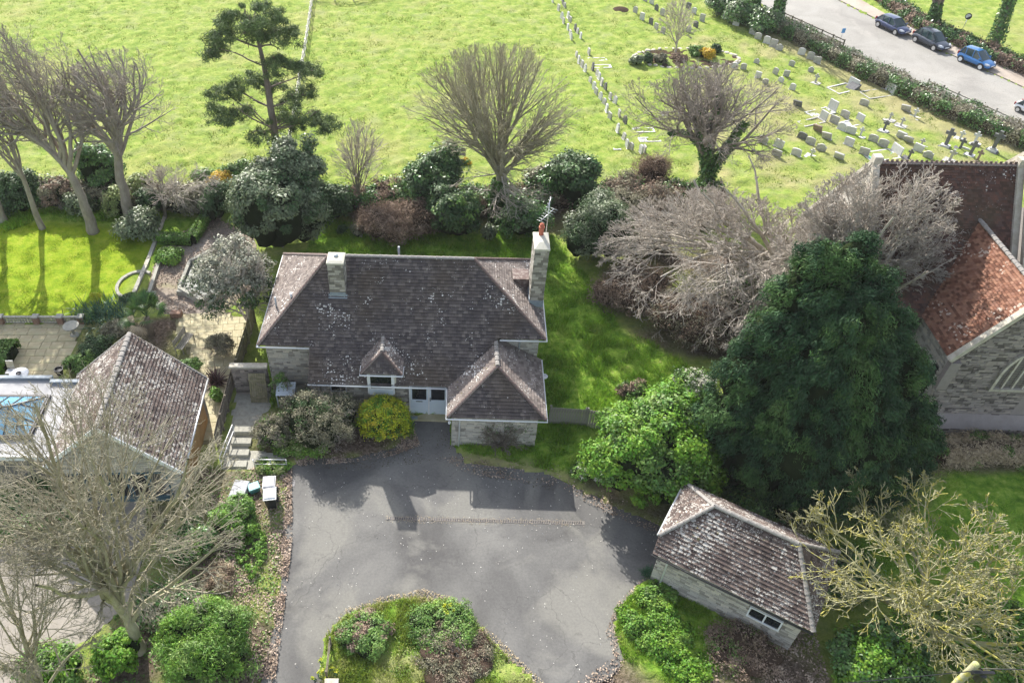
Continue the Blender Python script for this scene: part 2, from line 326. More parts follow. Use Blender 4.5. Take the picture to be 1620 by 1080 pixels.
def ground_material():
    m = bpy.data.materials.new('ground_cover'); m.use_nodes = True; nt = m.node_tree; N = nt.nodes; L = nt.links
    b = N['Principled BSDF']; b.inputs['Roughness'].default_value = .95; b.inputs['Specular IOR Level'].default_value = .1
    g = N.new('ShaderNodeNewGeometry'); pos = g.outputs['Position']
    def noise(sc, det=5, ro=.65):
        n = N.new('ShaderNodeTexNoise'); n.inputs['Scale'].default_value = sc; n.inputs['Detail'].default_value = det; n.inputs['Roughness'].default_value = ro
        L.new(pos, n.inputs['Vector']); return n.outputs['Fac']
    def mix(a, bb, f):
        x = N.new('ShaderNodeMix'); x.data_type = 'RGBA'; L.new(f, x.inputs[0])
        for s_, q in ((6, a), (7, bb)):
            if isinstance(q, tuple): x.inputs[s_].default_value = (*q, 1)
            else: L.new(q, x.inputs[s_])
        return x.outputs[2]
    def mr(f, a, bb, c=0, d=1):
        x = N.new('ShaderNodeMapRange'); L.new(f, x.inputs[0]); x.inputs[1].default_value = a; x.inputs[2].default_value = bb; x.inputs[3].default_value = c; x.inputs[4].default_value = d; return x.outputs[0]
    def attr(n):
        a = N.new('ShaderNodeAttribute'); a.attribute_name = n; return a.outputs['Fac']
    r1 = ramp(nt, [(.3, (.115, .19, .03)), (.45, (.195, .28, .048)), (.56, (.28, .345, .075)), (.7, (.38, .385, .14))]); L.new(noise(1.1, 8, .75), r1.inputs[0])
    field = mix(r1.outputs[0], (.36, .33, .14), mr(noise(.12, 4), .5, .68, 0, .55))
    field = mix(field, (.1, .18, .03), mr(noise(3.2, 5, .7), .56, .66, 0, .7)); field = mix(field, (.3, .32, .15), mr(noise(.5, 5, .7), .5, .7, 0, .6))
    r2 = ramp(nt, [(.3, (.07, .16, .015)), (.46, (.14, .27, .025)), (.58, (.24, .36, .05)), (.72, (.36, .4, .12))]); L.new(noise(2.2, 7, .72), r2.inputs[0])
    r3 = ramp(nt, [(.28, (.05, .035, .022)), (.45, (.1, .075, .055)), (.6, (.2, .155, .125)), (.75, (.32, .27, .22))]); L.new(noise(7, 7, .75), r3.inputs[0])
    r4 = ramp(nt, [(.3, (.16, .28, .015)), (.5, (.26, .36, .02)), (.7, (.36, .4, .05))]); L.new(noise(1.5, 6, .7), r4.inputs[0])
    col = mix(field, r2.outputs[0], attr('lush')); col = mix(col, r4.outputs[0], attr('lawn')); col = mix(col, (.36, .3, .18), mr(attr('dry'), 0, 1, 0, .65)); col = mix(col, r3.outputs[0], attr('soil'))
    L.new(col, b.inputs['Base Color'])
    bp = N.new('ShaderNodeBump'); bp.inputs['Strength'].default_value = .9; bp.inputs['Distance'].default_value = .12; L.new(noise(6, 8, .75), bp.inputs['Height']); L.new(bp.outputs[0], b.inputs['Normal'])
    return m
def tarmac_material(name, a, b_, c, patch, stainc):
    m = bpy.data.materials.new(name); m.use_nodes = True; nt = m.node_tree; N = nt.nodes; L = nt.links
    b = N['Principled BSDF']; b.inputs['Roughness'].default_value = .8; b.inputs['Specular IOR Level'].default_value = .25
    tc = N.new('ShaderNodeTexCoord'); v = tc.outputs['Object']
    def noise(sc, det=4, ro=.6, dist=0):
        n = N.new('ShaderNodeTexNoise'); n.inputs['Scale'].default_value = sc; n.inputs['Detail'].default_value = det; n.inputs['Roughness'].default_value = ro; n.inputs['Distortion'].default_value = dist
        L.new(v, n.inputs['Vector']); return n.outputs['Fac']
    def mix(x_, y_, f):
        x = N.new('ShaderNodeMix'); x.data_type = 'RGBA'
        if isinstance(f, float): x.inputs[0].default_value = f
        else: L.new(f, x.inputs[0])
        for s_, q in ((6, x_), (7, y_)):
            if isinstance(q, tuple): x.inputs[s_].default_value = (*q, 1)
            else: L.new(q, x.inputs[s_])
        return x.outputs[2]
    def mr(f, p, q, c_=0, d=1):
        x = N.new('ShaderNodeMapRange'); L.new(f, x.inputs[0]); x.inputs[1].default_value = p; x.inputs[2].default_value = q; x.inputs[3].default_value = c_; x.inputs[4].default_value = d; return x.outputs[0]
    r = ramp(nt, [(.32, a), (.5, b_), (.66, c)]); L.new(noise(.28, 5, .55, .6), r.inputs[0])
    col = mix(r.outputs[0], patch, mr(noise(.19, 4, .55, 1.2), .5, .62, 0, .75))
    col = mix(col, stainc, mr(noise(.9, 6, .7), .6, .74, 0, .6))
    fine = N.new('ShaderNodeTexNoise'); fine.inputs['Scale'].default_value = 9; fine.inputs['Detail'].default_value = 9; fine.inputs['Roughness'].default_value = .85; L.new(v, fine.inputs['Vector'])
    f2 = ramp(nt, [(.36, (.72, .72, .72)), (.5, (1, 1, 1)), (.66, (1.3, 1.3, 1.27))]); L.new(fine.outputs['Fac'], f2.inputs[0])
    x = N.new('ShaderNodeMix'); x.data_type = 'RGBA'; x.blend_type = 'MULTIPLY'; x.inputs[0].default_value = .7; L.new(col, x.inputs[6]); L.new(f2.outputs[0], x.inputs[7]); col = x.outputs[2]
    crk = N.new('ShaderNodeTexVoronoi'); crk.feature = 'DISTANCE_TO_EDGE'; crk.inputs['Scale'].default_value = .33; wv = N.new('ShaderNodeTexNoise'); wv.inputs['Scale'].default_value = 1.3; wv.inputs['Detail'].default_value = 6; L.new(v, wv.inputs['Vector']); vm = N.new('ShaderNodeVectorMath'); vm.operation = 'MULTIPLY_ADD'; L.new(wv.outputs['Color'], vm.inputs[0]); vm.inputs[1].default_value = (1.3, 1.3, 0); L.new(v, vm.inputs[2]); L.new(vm.outputs[0], crk.inputs['Vector'])
    col = mix(col, stainc, mr(crk.outputs['Distance'], .0, .006, .55, 0))
    vo = N.new('ShaderNodeTexVoronoi'); vo.inputs['Scale'].default_value = 3.2; L.new(v, vo.inputs['Vector'])
    lt = N.new('ShaderNodeMath'); lt.operation = 'LESS_THAN'; lt.inputs[1].default_value = .03; L.new(vo.outputs['Distance'], lt.inputs[0])
    col = mix(col, (.5, .47, .42), lt.outputs[0])
    L.new(col, b.inputs['Base Color'])
    bp = N.new('ShaderNodeBump'); bp.inputs['Strength'].default_value = .4; bp.inputs['Distance'].default_value = .01; L.new(fine.outputs['Fac'], bp.inputs['Height']); L.new(bp.outputs[0], b.inputs['Normal'])
    return m
M['ground'] = ground_material()
M['tarmac'] = tarmac_material('worn_tarmac', (.085, .083, .082), (.13, .128, .124), (.175, .172, .163), (.205, .2, .18), (.07, .068, .065))
M['road'] = tarmac_material('pale_road_surface', (.235, .225, .21), (.28, .27, .25), (.31, .3, .28), (.33, .315, .29), (.2, .19, .17))
M['verge_path'] = tarmac_material('worn_gravel_path', (.3, .25, .21), (.38, .33, .28), (.42, .37, .32), (.36, .3, .25), (.24, .2, .15))
M['court'] = tarmac_material('leaf_strewn_court', (.2, .16, .12), (.3, .25, .21), (.36, .31, .27), (.24, .22, .12), (.14, .12, .07))
M['drive_left'] = tarmac_material('pale_gravel_drive', (.22, .2, .17), (.28, .255, .22), (.33, .3, .26), (.27, .235, .19), (.17, .15, .12))

# ------------------------------------------------------------------ zones on the ground
def gp(pts): return [tuple(G(x, y)[:2]) for x, y in pts]
Z_DRIVE = gp([(398, 1160), (413, 1080), (438, 965), (446, 850), (457, 775), (455, 738), (478, 724), (560, 724), (620, 708), (655, 690), (650, 658), (712, 655), (718, 706), (745, 733), (860, 746), (905, 768), (960, 792), (1045, 832), (1043, 903), (1030, 912), (985, 955), (972, 1000), (988, 1045), (965, 1072), (880, 1110), (840, 1160), (700, 1220), (500, 1220)])
Z_ISLAND = gp([(508, 1160), (517, 1010), (545, 975), (600, 955), (665, 945), (705, 950), (745, 985), (775, 1010), (810, 1050), (850, 1088), (880, 1160), (700, 1200)])
Z_ROAD = gp([(1080, -90), (1245, 38), (1330, 82), (1450, 140), (1560, 190), (1680, 250), (1800, 315), (1900, 270), (1760, 208), (1620, 140), (1570, 117), (1500, 86), (1440, 58), (1375, 26), (1300, -12), (1160, -90)])
Z_VPATH = gp([(1164, -90), (1302, -12), (1377, 26), (1442, 58), (1502, 86), (1572, 117), (1622, 140), (1762, 208), (1780, 190), (1640, 122), (1560, 93), (1500, 70), (1420, 34), (1357, -2), (1250, -60), (1200, -90)])
Z_PATIO = gp([(-70, 514), (133, 512), (98, 585), (92, 640), (-70, 640)])
Z_COURT = gp([(228, 478), (250, 395), (330, 340), (400, 370), (420, 440), (345, 500), (292, 496), (262, 497)])
Z_PAVE = gp([(272, 498), (340, 494), (400, 505), (386, 560), (366, 620), (345, 700), (305, 705), (318, 620), (300, 570)])
Z_NDRIVE = gp([(-200, 940), (40, 850), (95, 765), (235, 765), (230, 870), (200, 960), (140, 1010), (60, 1070), (-60, 1160), (-200, 1160)])
Z_ALLEY = gp([(352, 742), (368, 640), (385, 590), (425, 590), (432, 640), (400, 680), (392, 712), (450, 715), (450, 735), (400, 742)])
HARD = [Z_ROAD, Z_VPATH, Z_PATIO, Z_COURT, Z_PAVE, Z_NDRIVE, Z_ALLEY]
Z_LAWN = gp([(-80, 372), (60, 352), (150, 357), (215, 372), (250, 385), (235, 415), (205, 440), (192, 468), (215, 492), (130, 502), (0, 504), (-80, 504)])
Z_LUSH = [gp([(480, 400), (520, 350), (620, 365), (760, 365), (880, 375), (920, 430), (980, 520), (1060, 560), (1130, 620), (1130, 700), (935, 760), (870, 746), (715, 712), (400, 640)]),
          gp([(1440, 750), (1760, 740), (1800, 1000), (1330, 900)]), gp([(1030, 905), (985, 955), (972, 1000), (988, 1045), (1090, 1100), (1160, 1010), (1205, 990), (1100, 950)]),
          gp([(0, 345), (60, 300), (250, 300), (260, 370), (215, 370), (150, 355), (60, 350), (0, 372), (-80, 372), (-80, 340)]), gp([(240, 355), (325, 340), (300, 430), (232, 425)]), gp([(1480, 670), (1760, 670), (1760, 705), (1480, 705)]), Z_ISLAND]
Z_SOIL = [gp([(396, 745), (455, 745), (445, 850), (436, 965), (408, 1160), (100, 1160), (215, 900), (240, 760), (330, 740)]), gp([(395, 640), (655, 620), (656, 700), (600, 722), (470, 728), (392, 740)]),
          gp([(1050, 660), (1480, 640), (1500, 740), (1440, 850), (1045, 832), (960, 792), (920, 760)]), gp([(1150, 1000), (1290, 1000), (1330, 1160), (1050, 1160), (1120, 1060)]), gp([(-80, 290), (470, 290), (470, 350), (300, 330), (-80, 335)]),
          gp([(540, 300), (700, 300), (1120, 290), (1150, 350), (1080, 380), (950, 380), (840, 370), (560, 372)]), gp([(940, 400), (1400, 380), (1480, 560), (1300, 600), (1060, 560), (980, 520)]), gp([(130, 515), (300, 500), (330, 600), (100, 620)]),
          gp([(860, 1070), (990, 1045), (1100, 1110), (1050, 1160), (840, 1160)]), gp([(1480, 705), (1760, 705), (1760, 745), (1480, 745)])]
Z_DRY = [gp([(1230, 20), (1330, 105), (1450, 165), (1640, 235), (1640, 260), (1440, 195), (1330, 130), (1200, 60), (1140, 20)]), gp([(715, 705), (745, 735), (860, 746), (905, 768), (960, 792), (945, 770), (870, 738), (760, 722)])]

def ground_grid():
    ys = [4.0]
    while ys[-1] < 135: ys.append(ys[-1] + 0.13 + 0.0035 * max(0, ys[-1] - 12))
    ys = np.array(ys); xs = np.arange(-75, 105, 0.3); XX, YY = np.meshgrid(xs, ys)
    P2 = np.stack([XX, YY], -1) + 200; jx = (vn(P2, 1.6, 1) - .5) * .5; jy = (vn(P2, 1.6, 2) - .5) * .5
    Xj, Yj = XX + jx, YY + jy
    lush = np.zeros(XX.shape, bool)
    for p in Z_LUSH: lush |= inpoly(Xj, Yj, p)
    lawn = inpoly(XX, YY, Z_LAWN); soil = np.zeros(XX.shape)
    big = vn(P2, .9, 5)
    for p in Z_SOIL: soil = np.maximum(soil, inpoly(Xj, Yj, p) * np.clip(.55 + 1.2 * (vn(P2, .7, 6) - .35), 0, 1))
    dry = np.zeros(XX.shape)
    for p in Z_DRY: dry = np.maximum(dry, inpoly(Xj, Yj, p) * 1.0)
    yd = inpoly(XX, YY, gp([(1090, 60), (1250, 60), (1640, 250), (1480, 300), (1100, 300)])); dry = np.maximum(dry, yd * np.clip((vn(P2, .55, 15) - .42) * 4, 0, .9) * (vn(P2, 2.2, 16) > .35)); dry = np.maximum(dry, inpoly(XX, YY, Z_ISLAND) * np.clip((vn(P2, 1.3, 17) - .45) * 5, 0, 1))
    drive = inpoly(Xj, Yj, Z_DRIVE) & ~inpoly(Xj, Yj, Z_ISLAND)
    hard = drive.copy()
    for p in HARD: hard |= inpoly(XX + jx * .35, YY + jy * .35, p)
    near = YY < 47
    z = .03 + .05 * vn(P2, .5, 3) + .05 * vn(P2, 1.4, 4)
    tus = np.clip(vn(P2, 1.9, 8) - .42, 0, 1) * .5 + np.clip(vn(P2, 3.1, 9) - .5, 0, 1) * .3
    z = np.where(lawn, .03 + .02 * vn(P2, 2, 3), np.where(near & ~lush, z, z + tus * np.where(near, .5, .42)))
    z[hard] = -.09
    def smooth(a):
        a = a.astype(float)
        for _ in range(2): a[1:-1, 1:-1] = (a[1:-1, 1:-1] * 2 + a[:-2, 1:-1] + a[2:, 1:-1] + a[1:-1, :-2] + a[1:-1, 2:]) / 6
        return a
    lush, lawn2, soil, dry = smooth(lush), smooth(lawn), smooth(soil), smooth(dry)
    ny, nx = XX.shape; V = np.stack([XX, YY, z], -1).reshape(-1, 3); idx = np.arange(ny * nx).reshape(ny, nx)
    F = np.stack([idx[:-1, :-1], idx[:-1, 1:], idx[1:, 1:], idx[1:, :-1]], -1).reshape(-1, 4)
    cx = (XX[:-1, :-1] + .15).ravel(); cy = (YY[:-1, :-1] + .07).ravel()
    # split by use: field, churchyard, lawn, garden ground
    yard = inpoly(cx, cy, gp([(845, -160), (868, 0), (915, 120), (985, 262), (1100, 300), (1300, 300), (1480, 640), (1480, 705), (1800, 705), (1900, 300), (1245, 40), (1040, -160)]))
    beyond = inpoly(cx, cy, gp([(1040, -400), (1040, -160), (1245, 40), (1900, 300), (3000, 300), (3000, -400)]))
    lw = inpoly(cx, cy, Z_LAWN); fld = (cy > 47.5) & ~yard & ~beyond
    yard &= ~beyond
    for nm, mk in (('field', fld), ('churchyard_grass', yard), ('far_field', beyond), ('lawn', lw & ~fld), ('garden_ground', ~(fld | yard | beyond | lw))):
        f = F[mk]; u, inv = np.unique(f, return_inverse=True); me = np_mesh(nm, V[u], inv.reshape(f.shape), M['ground'], smooth=True)
        for an, arr in (('lush', lush), ('lawn', lawn2), ('soil', soil), ('dry', dry)):
            at = me.attributes.new(an, 'FLOAT', 'POINT'); at.data.foreach_set('value', arr.ravel()[u].astype(np.float32))
        tag(link(nm, me), kind='structure')
ground_grid()
mb = MB(); mb.add([(-3000, -3000, -.1), (3000, -3000, -.1), (3000, 3000, -.1), (-3000, 3000, -.1)], [(0, 1, 2, 3)])
tag(link('ground', mb.mesh('ground', M['ground'])), kind='structure')
def sheet(name, poly, z, m, t=.12):
    mb = MB(); mb.prism(poly, z - t, z); return tag(link(name, mb.mesh(name, m)), kind='structure')
sheet('driveway', Z_DRIVE, .0, M['tarmac']); sheet('road', Z_ROAD, .01, M['road']); sheet('roadside_path', Z_VPATH, .07, M['verge_path'])
sheet('courtyard', Z_COURT, .0, M['court']); sheet('neighbour_drive', Z_NDRIVE, .0, M['drive_left']); sheet('alley_path', Z_ALLEY, .0, M['curb_stone'])
# a weedy drainage channel across the tarmac
dch = tag(sheet('drainage_channel', gp([(612, 817), (925, 824), (925, 830), (612, 822)]), .012, M['mortar'], .02), kind='structure')

# ------------------------------------------------------------------ pieces laid in courses (tiles, stones)
def sh_clip(poly, cp):
    out = poly
    for i in range(len(cp)):
        ax, ay = cp[i]; bx, by = cp[(i + 1) % len(cp)]; inp = out; out = []
        if not inp: return []
        ex, ey = bx - ax, by - ay
        s = lambda p: ex * (p[1] - ay) - ey * (p[0] - ax)
        for j in range(len(inp)):
            p, q = inp[j], inp[(j + 1) % len(inp)]; sp, sq = s(p), s(q)
            if sp >= 0: out.append(p)
            if (sp >= 0) != (sq >= 0):
                t = sp / (sp - sq); out.append((p[0] + t * (q[0] - p[0]), p[1] + t * (q[1] - p[1])))
    return out
def clad(name, parent, m, o, u, n, polys3, w, h, t_lo, t_hi, wr=0.0, tj=0.0, gap=.006, seed=1, holes=()):
    rd = random.Random(seed); o = Vector(o); u = Vector(u).normalized(); n = Vector(n).normalized(); v = n.cross(u)
    if v.z < 0 and abs(v.z) > .01: u = -u; v = n.cross(u)
    polys = []
    for p3 in polys3:
        p = [((Vector(q) - o).dot(u), (Vector(q) - o).dot(v)) for q in p3]
        if sum(p[i][0] * p[(i + 1) % len(p)][1] - p[(i + 1) % len(p)][0] * p[i][1] for i in range(len(p))) < 0: p = p[::-1]
        polys.append(p)
    hol = [[((Vector(q) - o).dot(u), (Vector(q) - o).dot(v)) for q in hh] for hh in holes]
    vs, fs = [], []
    for P in polys:
        u0 = min(p[0] for p in P); u1 = max(p[0] for p in P); v0 = min(p[1] for p in P); v1 = max(p[1] for p in P)
        j = math.floor(v0 / h)
        while j * h < v1:
            rr = random.Random(seed * 1000 + j); x = math.floor(u0 / w) * w - w + (w * .5 if j % 2 else 0) + (rr.random() * w if wr else 0)
            b0 = j * h; b1 = b0 + h - (gap if t_lo == t_hi else 0)
            while x < u1:
                ww = w * (1 + wr * (rr.random() * 2 - 1)); q = [(x + gap / 2, b0), (x + ww - gap / 2, b0), (x + ww - gap / 2, b1), (x + gap / 2, b1)]; x += ww
                if q[1][0] < u0: continue
                cx, cy = (q[0][0] + q[1][0]) / 2, (b0 + b1) / 2
                if any(inp2(cx, cy, hh) for hh in hol): continue
                c = sh_clip(q, P)
                if len(c) < 3: continue
                ar = abs(sum(c[i][0] * c[(i + 1) % len(c)][1] - c[(i + 1) % len(c)][0] * c[i][1] for i in range(len(c)))) / 2
                if ar < 2e-4: continue
                dt = rd.uniform(-tj, tj); tw = rd.uniform(-.35, .35) * tj; base = len(vs); k = len(c)
                for a, b in c:
                    t = t_lo + (t_hi - t_lo) * (b - b0) / h + dt + tw * (a - cx) / w; vs.append(o + u * a + v * b + n * t)
                for a, b in c: vs.append(o + u * a + v * b - n * .01)
                fs.append(tuple(range(base, base + k)))
                for i in range(k): fs.append((base + i, base + k + i, base + k + (i + 1) % k, base + (i + 1) % k))
            j += 1
    off = off_of(parent); me = bpy.data.meshes.new(name); me.from_pydata([tuple(q - off) for q in vs], [], fs); me.materials.append(m)
    ob = link(name, me, parent); ob['kind'] = 'stuff'; return ob
def inp2(x, y, poly):
    c = False; n = len(poly)
    for i in range(n):
        x0, y0 = poly[i]; x1, y1 = poly[(i + 1) % n]
        if (y0 > y) != (y1 > y) and x < x0 + (y - y0) * (x1 - x0) / (y1 - y0): c = not c
    return c
def nrm(a, b, c):
    n = (Vector(b) - Vector(a)).cross(Vector(c) - Vector(a)).normalized(); return n if n.z > 0 or abs(n.z) < 1e-6 else -n
def roof_face(parent, ea, eb, polys3, m, seed=1, under=None, gauge=.17, w=.19, t=.052, name='roof_tiles'):
    n = nrm(ea, eb, [q for q in polys3[0] if (Vector(q) - Vector(ea)).cross(Vector(eb) - Vector(ea)).length > .3][0])
    mb = MB()
    for p in polys3: mb.slab([Vector(q) - n * .012 for q in p] if nrm_ccw(p, n) else [Vector(q) - n * .012 for q in p[::-1]], n, .1)
    mb.build('roof_boarding', under or M['core_brown'], parent)
    return clad(name, parent, m, ea, Vector(eb) - Vector(ea), n, polys3, w, gauge, t, .004, 0, .004, .005, seed)
def nrm_ccw(p, n):
    a = Vector((0, 0, 0))
    for i in range(len(p)): a += Vector(p[i]).cross(Vector(p[(i + 1) % len(p)]))
    return a.dot(n) > 0
_rt = {}
def ridge_run(parent, p0, p1, m, name='ridge_tile', r=.11, L=.32, lift=.02):
    key = (m.name, round(r, 3), round(L, 3))
    if key not in _rt:
        mb = MB(); k = 6; vs = []
        for x, rr in ((0, r), (L * 1.04, r * .86)):
            for j in range(k + 1):
                a = math.pi * j / k; vs.append((x, rr * math.cos(a), rr * math.sin(a) * .8 + (.012 if x == 0 else 0)))
        fs = [(j, j + 1, k + 2 + j, k + 1 + j) for j in range(k)]; fs.append(tuple(reversed(range(k + 1)))); fs.append(tuple(range(k + 1, 2 * k + 2)))
        mb.add(vs, fs); _rt[key] = mb.mesh(name, m)
    p0 = Vector(p0); p1 = Vector(p1); d = (p1 - p0); n = max(1, int(d.length / L)); st = d / n; q = d.to_track_quat('X', 'Z'); off = off_of(parent)
    for i in range(n):
        o = link(name, _rt[key], parent); o.location = p0 + st * i + Vector((0, 0, lift)) - off
        o.rotation_mode = 'QUATERNION'; o.rotation_quaternion = q; o.scale = (1, 1 + random.uniform(-.06, .06), 1 + random.uniform(-.06, .06))
def gutter(parent, pts, m=None, r=.045, name='gutter'):
    MB().tube(pts, r, 6).build(name, m or M['white'], parent)
def window(parent, x0, x1, z0, z1, y, fr=.06, m=None, bars=(), dep=.09, rows=()):
    """window facing -Y: frame proud of the wall, pane set in"""
    m = m or M['white']; mb = MB(); e = .004
    mb.box(x0, x1, y - .03, y + dep, z0, z0 + fr); mb.box(x0, x1, y - .03, y + dep, z1 - fr, z1)
    mb.box(x0, x0 + fr, y - .028, y + dep - e, z0 + fr, z1 - fr); mb.box(x1 - fr, x1, y - .028, y + dep - e, z0 + fr, z1 - fr)
    for b in bars: mb.box(b - fr / 2, b + fr / 2, y - .024, y + dep - 2 * e, z0 + fr, z1 - fr)
    for b in rows: mb.box(x0 + fr, x1 - fr, y - .022, y + dep - 3 * e, b - fr / 2, b + fr / 2)
    f = mb.build('window', m, parent)
    MB().box(x0 + fr, x1 - fr, y + .02, y + .03, z0 + fr, z1 - fr).build('pane', M['glass'], f); return f

HR = R(-2.3)
# ================================================================== THE HOUSE
H = thing('stone_house', 'stone house with big dark hipped tile roof, two chimneys and double front door', 'house', (-2.5, 31.5, 0), HR)
S = .9004
fz = lambda y: 2.45 + S * (y - 27.77)
EL, ER, AL, AR = (-9.93, 29.15, fz(29.15)), (4.65, 29.65, fz(29.65)), (-6.5, 32.65, fz(32.65)), (.95, 32.65, fz(32.65))
BL, BR = (-9.95, 36.9, 3.72), (4.75, 36.9, 3.72)
# walls
mb = MB(); mb.box(-9.6, 4.35, 30.0, 36.5, 0, 3.6); mb.box(-9.6, -7.0, 29.4, 30.0, 0, 3.55); mb.box(-7.0, 2.25, 28.13, 30.0, 0, 2.4)
mb.slab([(-7.05, 29.9, 2.2), (-7.05, 27.9, 2.2), (-7.05, 27.95, 2.5), (-7.05, 29.9, 4.1)], (-1, 0, 0), .1)
mb.box(2.25, 4.35, 30.0, 30.1, 3.6, 4.0)
mb.build('wall', M['mortar'], H)
ST = M['stone']
holes = [[(-6.3, 28.1, 1.5), (-5.35, 28.1, 1.5), (-5.35, 28.1, 2.1), (-6.3, 28.1, 2.1)], [(-4.25, 28.1, 1.75), (-2.95, 28.1, 1.75), (-2.95, 28.1, 3), (-4.25, 28.1, 3)], [(-2.25, 28.1, -.1), (-.15, 28.1, -.1), (-.15, 28.1, 2.6), (-2.25, 28.1, 2.6)]]
clad('wall_stones', H, ST, (-9.6, 29.39, 0), (1, 0, 0), (0, -1, 0), [[(-9.6, 29.39, 0), (-7.0, 29.39, 0), (-7.0, 29.39, 3.6), (-9.6, 29.39, 3.6)]], .34, .125, .02, .02, .5, .012, .012, 3)
clad('wall_stones', H, ST, (-7.0, 28.12, 0), (1, 0, 0), (0, -1, 0), [[(-7.0, 28.12, 0), (.06, 28.12, 0), (.06, 28.12, 2.45), (-7.0, 28.12, 2.45)]], .34, .125, .02, .02, .5, .012, .012, 4, holes)
clad('wall_stones', H, ST, (2.3, 29.99, 2), (1, 0, 0), (0, -1, 0), [[(2.3, 29.99, 2), (4.36, 29.99, 2), (4.36, 29.99, 4.0), (2.3, 29.99, 4.0)]], .34, .125, .02, .02, .5, .012, .012, 5)
clad('wall_stones', H, ST, (4.36, 30, 0), (0, 1, 0), (1, 0, 0), [[(4.36, 30, 0), (4.36, 36.5, 0), (4.36, 36.5, 3.6), (4.36, 30, 3.6)]], .34, .125, .02, .02, .5, .012, .012, 6)
clad('wall_stones', H, ST, (-9.61, 29.4, 0), (0, 1, 0), (-1, 0, 0), [[(-9.61, 29.4, 0), (-9.61, 36.5, 0), (-9.61, 36.5, 3.6), (-9.61, 29.4, 3.6)]], .34, .125, .02, .02, .5, .012, .012, 7)
# main roof
front = [[(-9.44, 29.65, fz(29.65)), ER, AR, AL], [EL, (-7.28, 29.15, fz(29.15)), (-7.28, 29.65, fz(29.65)), (-9.44, 29.65, fz(29.65))], [(-7.28, 27.77, 2.45), (-.18, 27.77, 2.45), (2.3, 29.65, fz(29.65)), (-7.28, 29.65, fz(29.65))]]
roof_face(H, (-7.28, 27.77, 2.45), (-.18, 27.77, 2.45), front, M['roof'], 11)
roof_face(H, BL, EL, [[EL, AL, BL]], M['roof_lit_lichen'], 12); roof_face(H, ER, BR, [[ER, BR, AR]], M['roof_lit_lichen'], 13)
roof_face(H, BR, BL, [[BR, BL, AL, AR]], M['roof'], 14)
ridge_run(H, AL, AR, M['ridge']); 
for a, b in ((EL, AL), (ER, AR), (BL, AL), (BR, AR)): ridge_run(H, a, b, M['ridge_dark'], 'hip_tile', .1, .26)
gutter(H, [(-10.0, 29.1, 3.6), (-7.3, 29.1, 3.6)]); gutter(H, [(-7.3, 27.72, 2.37), (-.2, 27.72, 2.37)]); gutter(H, [(2.35, 29.6, 4.05), (4.72, 29.6, 4.05), (4.82, 36.9, 3.62)]); gutter(H, [(-10.0, 29.1, 3.6), (-10.02, 36.9, 3.62)])
gutter(H, [(-7.08, 27.95, 2.35), (-7.08, 28.05, 2.2), (-7.08, 28.05, 0)], M['grey_pipe'], .045, 'downpipe'); gutter(H, [(3.4, 29.6, 4.05), (3.4, 29.93, 3.8), (3.4, 29.93, 2.8)], M['grey_pipe'], .045, 'downpipe')
# front annex
AE = [(-.18, 25.75, 2.45), (4.58, 25.75, 2.45)]; A0, A1 = (2.2, 27.8, 3.98), (2.14, 29.97, 3.98)
mb = MB(); mb.box(.07, 4.22, 26.05, 30.0, 0, 2.4); mb.build('wall', M['mortar'], H)
clad('wall_stones', H, ST, (.06, 26.04, 0), (1, 0, 0), (0, -1, 0), [[(.06, 26.04, 0), (4.23, 26.04, 0), (4.23, 26.04, 2.4), (.06, 26.04, 2.4)]], .34, .125, .02, .02, .5, .012, .012, 8)
clad('wall_stones', H, ST, (4.23, 26.05, 0), (0, 1, 0), (1, 0, 0), [[(4.23, 26.05, 0), (4.23, 30, 0), (4.23, 30, 2.4), (4.23, 26.05, 2.4)]], .34, .125, .02, .02, .5, .012, .012, 9)
clad('wall_stones', H, ST, (.06, 26.05, 0), (0, 1, 0), (-1, 0, 0), [[(.06, 26.05, 0), (.06, 28.1, 0), (.06, 28.1, 2.4), (.06, 26.05, 2.4)]], .34, .125, .02, .02, .5, .012, .012, 10)
roof_face(H, AE[0], AE[1], [[AE[0], AE[1], A0]], M['roof'], 15)
roof_face(H, (-.18, 28.25, 2.45), AE[0], [[AE[0], A0, A1, (-.18, 28.25, 2.45)]], M['roof_lit_lichen'], 16)
roof_face(H, AE[1], (4.58, 29.97, 2.45), [[AE[1], (4.58, 29.97, 2.45), A1, A0]], M['roof_lit_lichen'], 17)
ridge_run(H, A0, A1, M['ridge'], r=.12)
for e in AE: ridge_run(H, e, A0, M['ridge_dark'], 'hip_tile', .1, .24)
gutter(H, [(-.25, 28.0, 2.37), (-.25, 25.68, 2.37), (4.65, 25.68, 2.37), (4.65, 30.0, 2.37)])
gutter(H, [(.42, 25.72, 2.33), (.42, 25.96, 2.1), (.42, 25.96, 0.05)], M['white'], .045, 'downpipe')
MB().lathe((-.08, 25.98, 1.72), [(.0, 0), (.06, .02), (.075, .08), (.06, .14), (.0, .16)], 10).build('wall_lamp', M['white'], H)
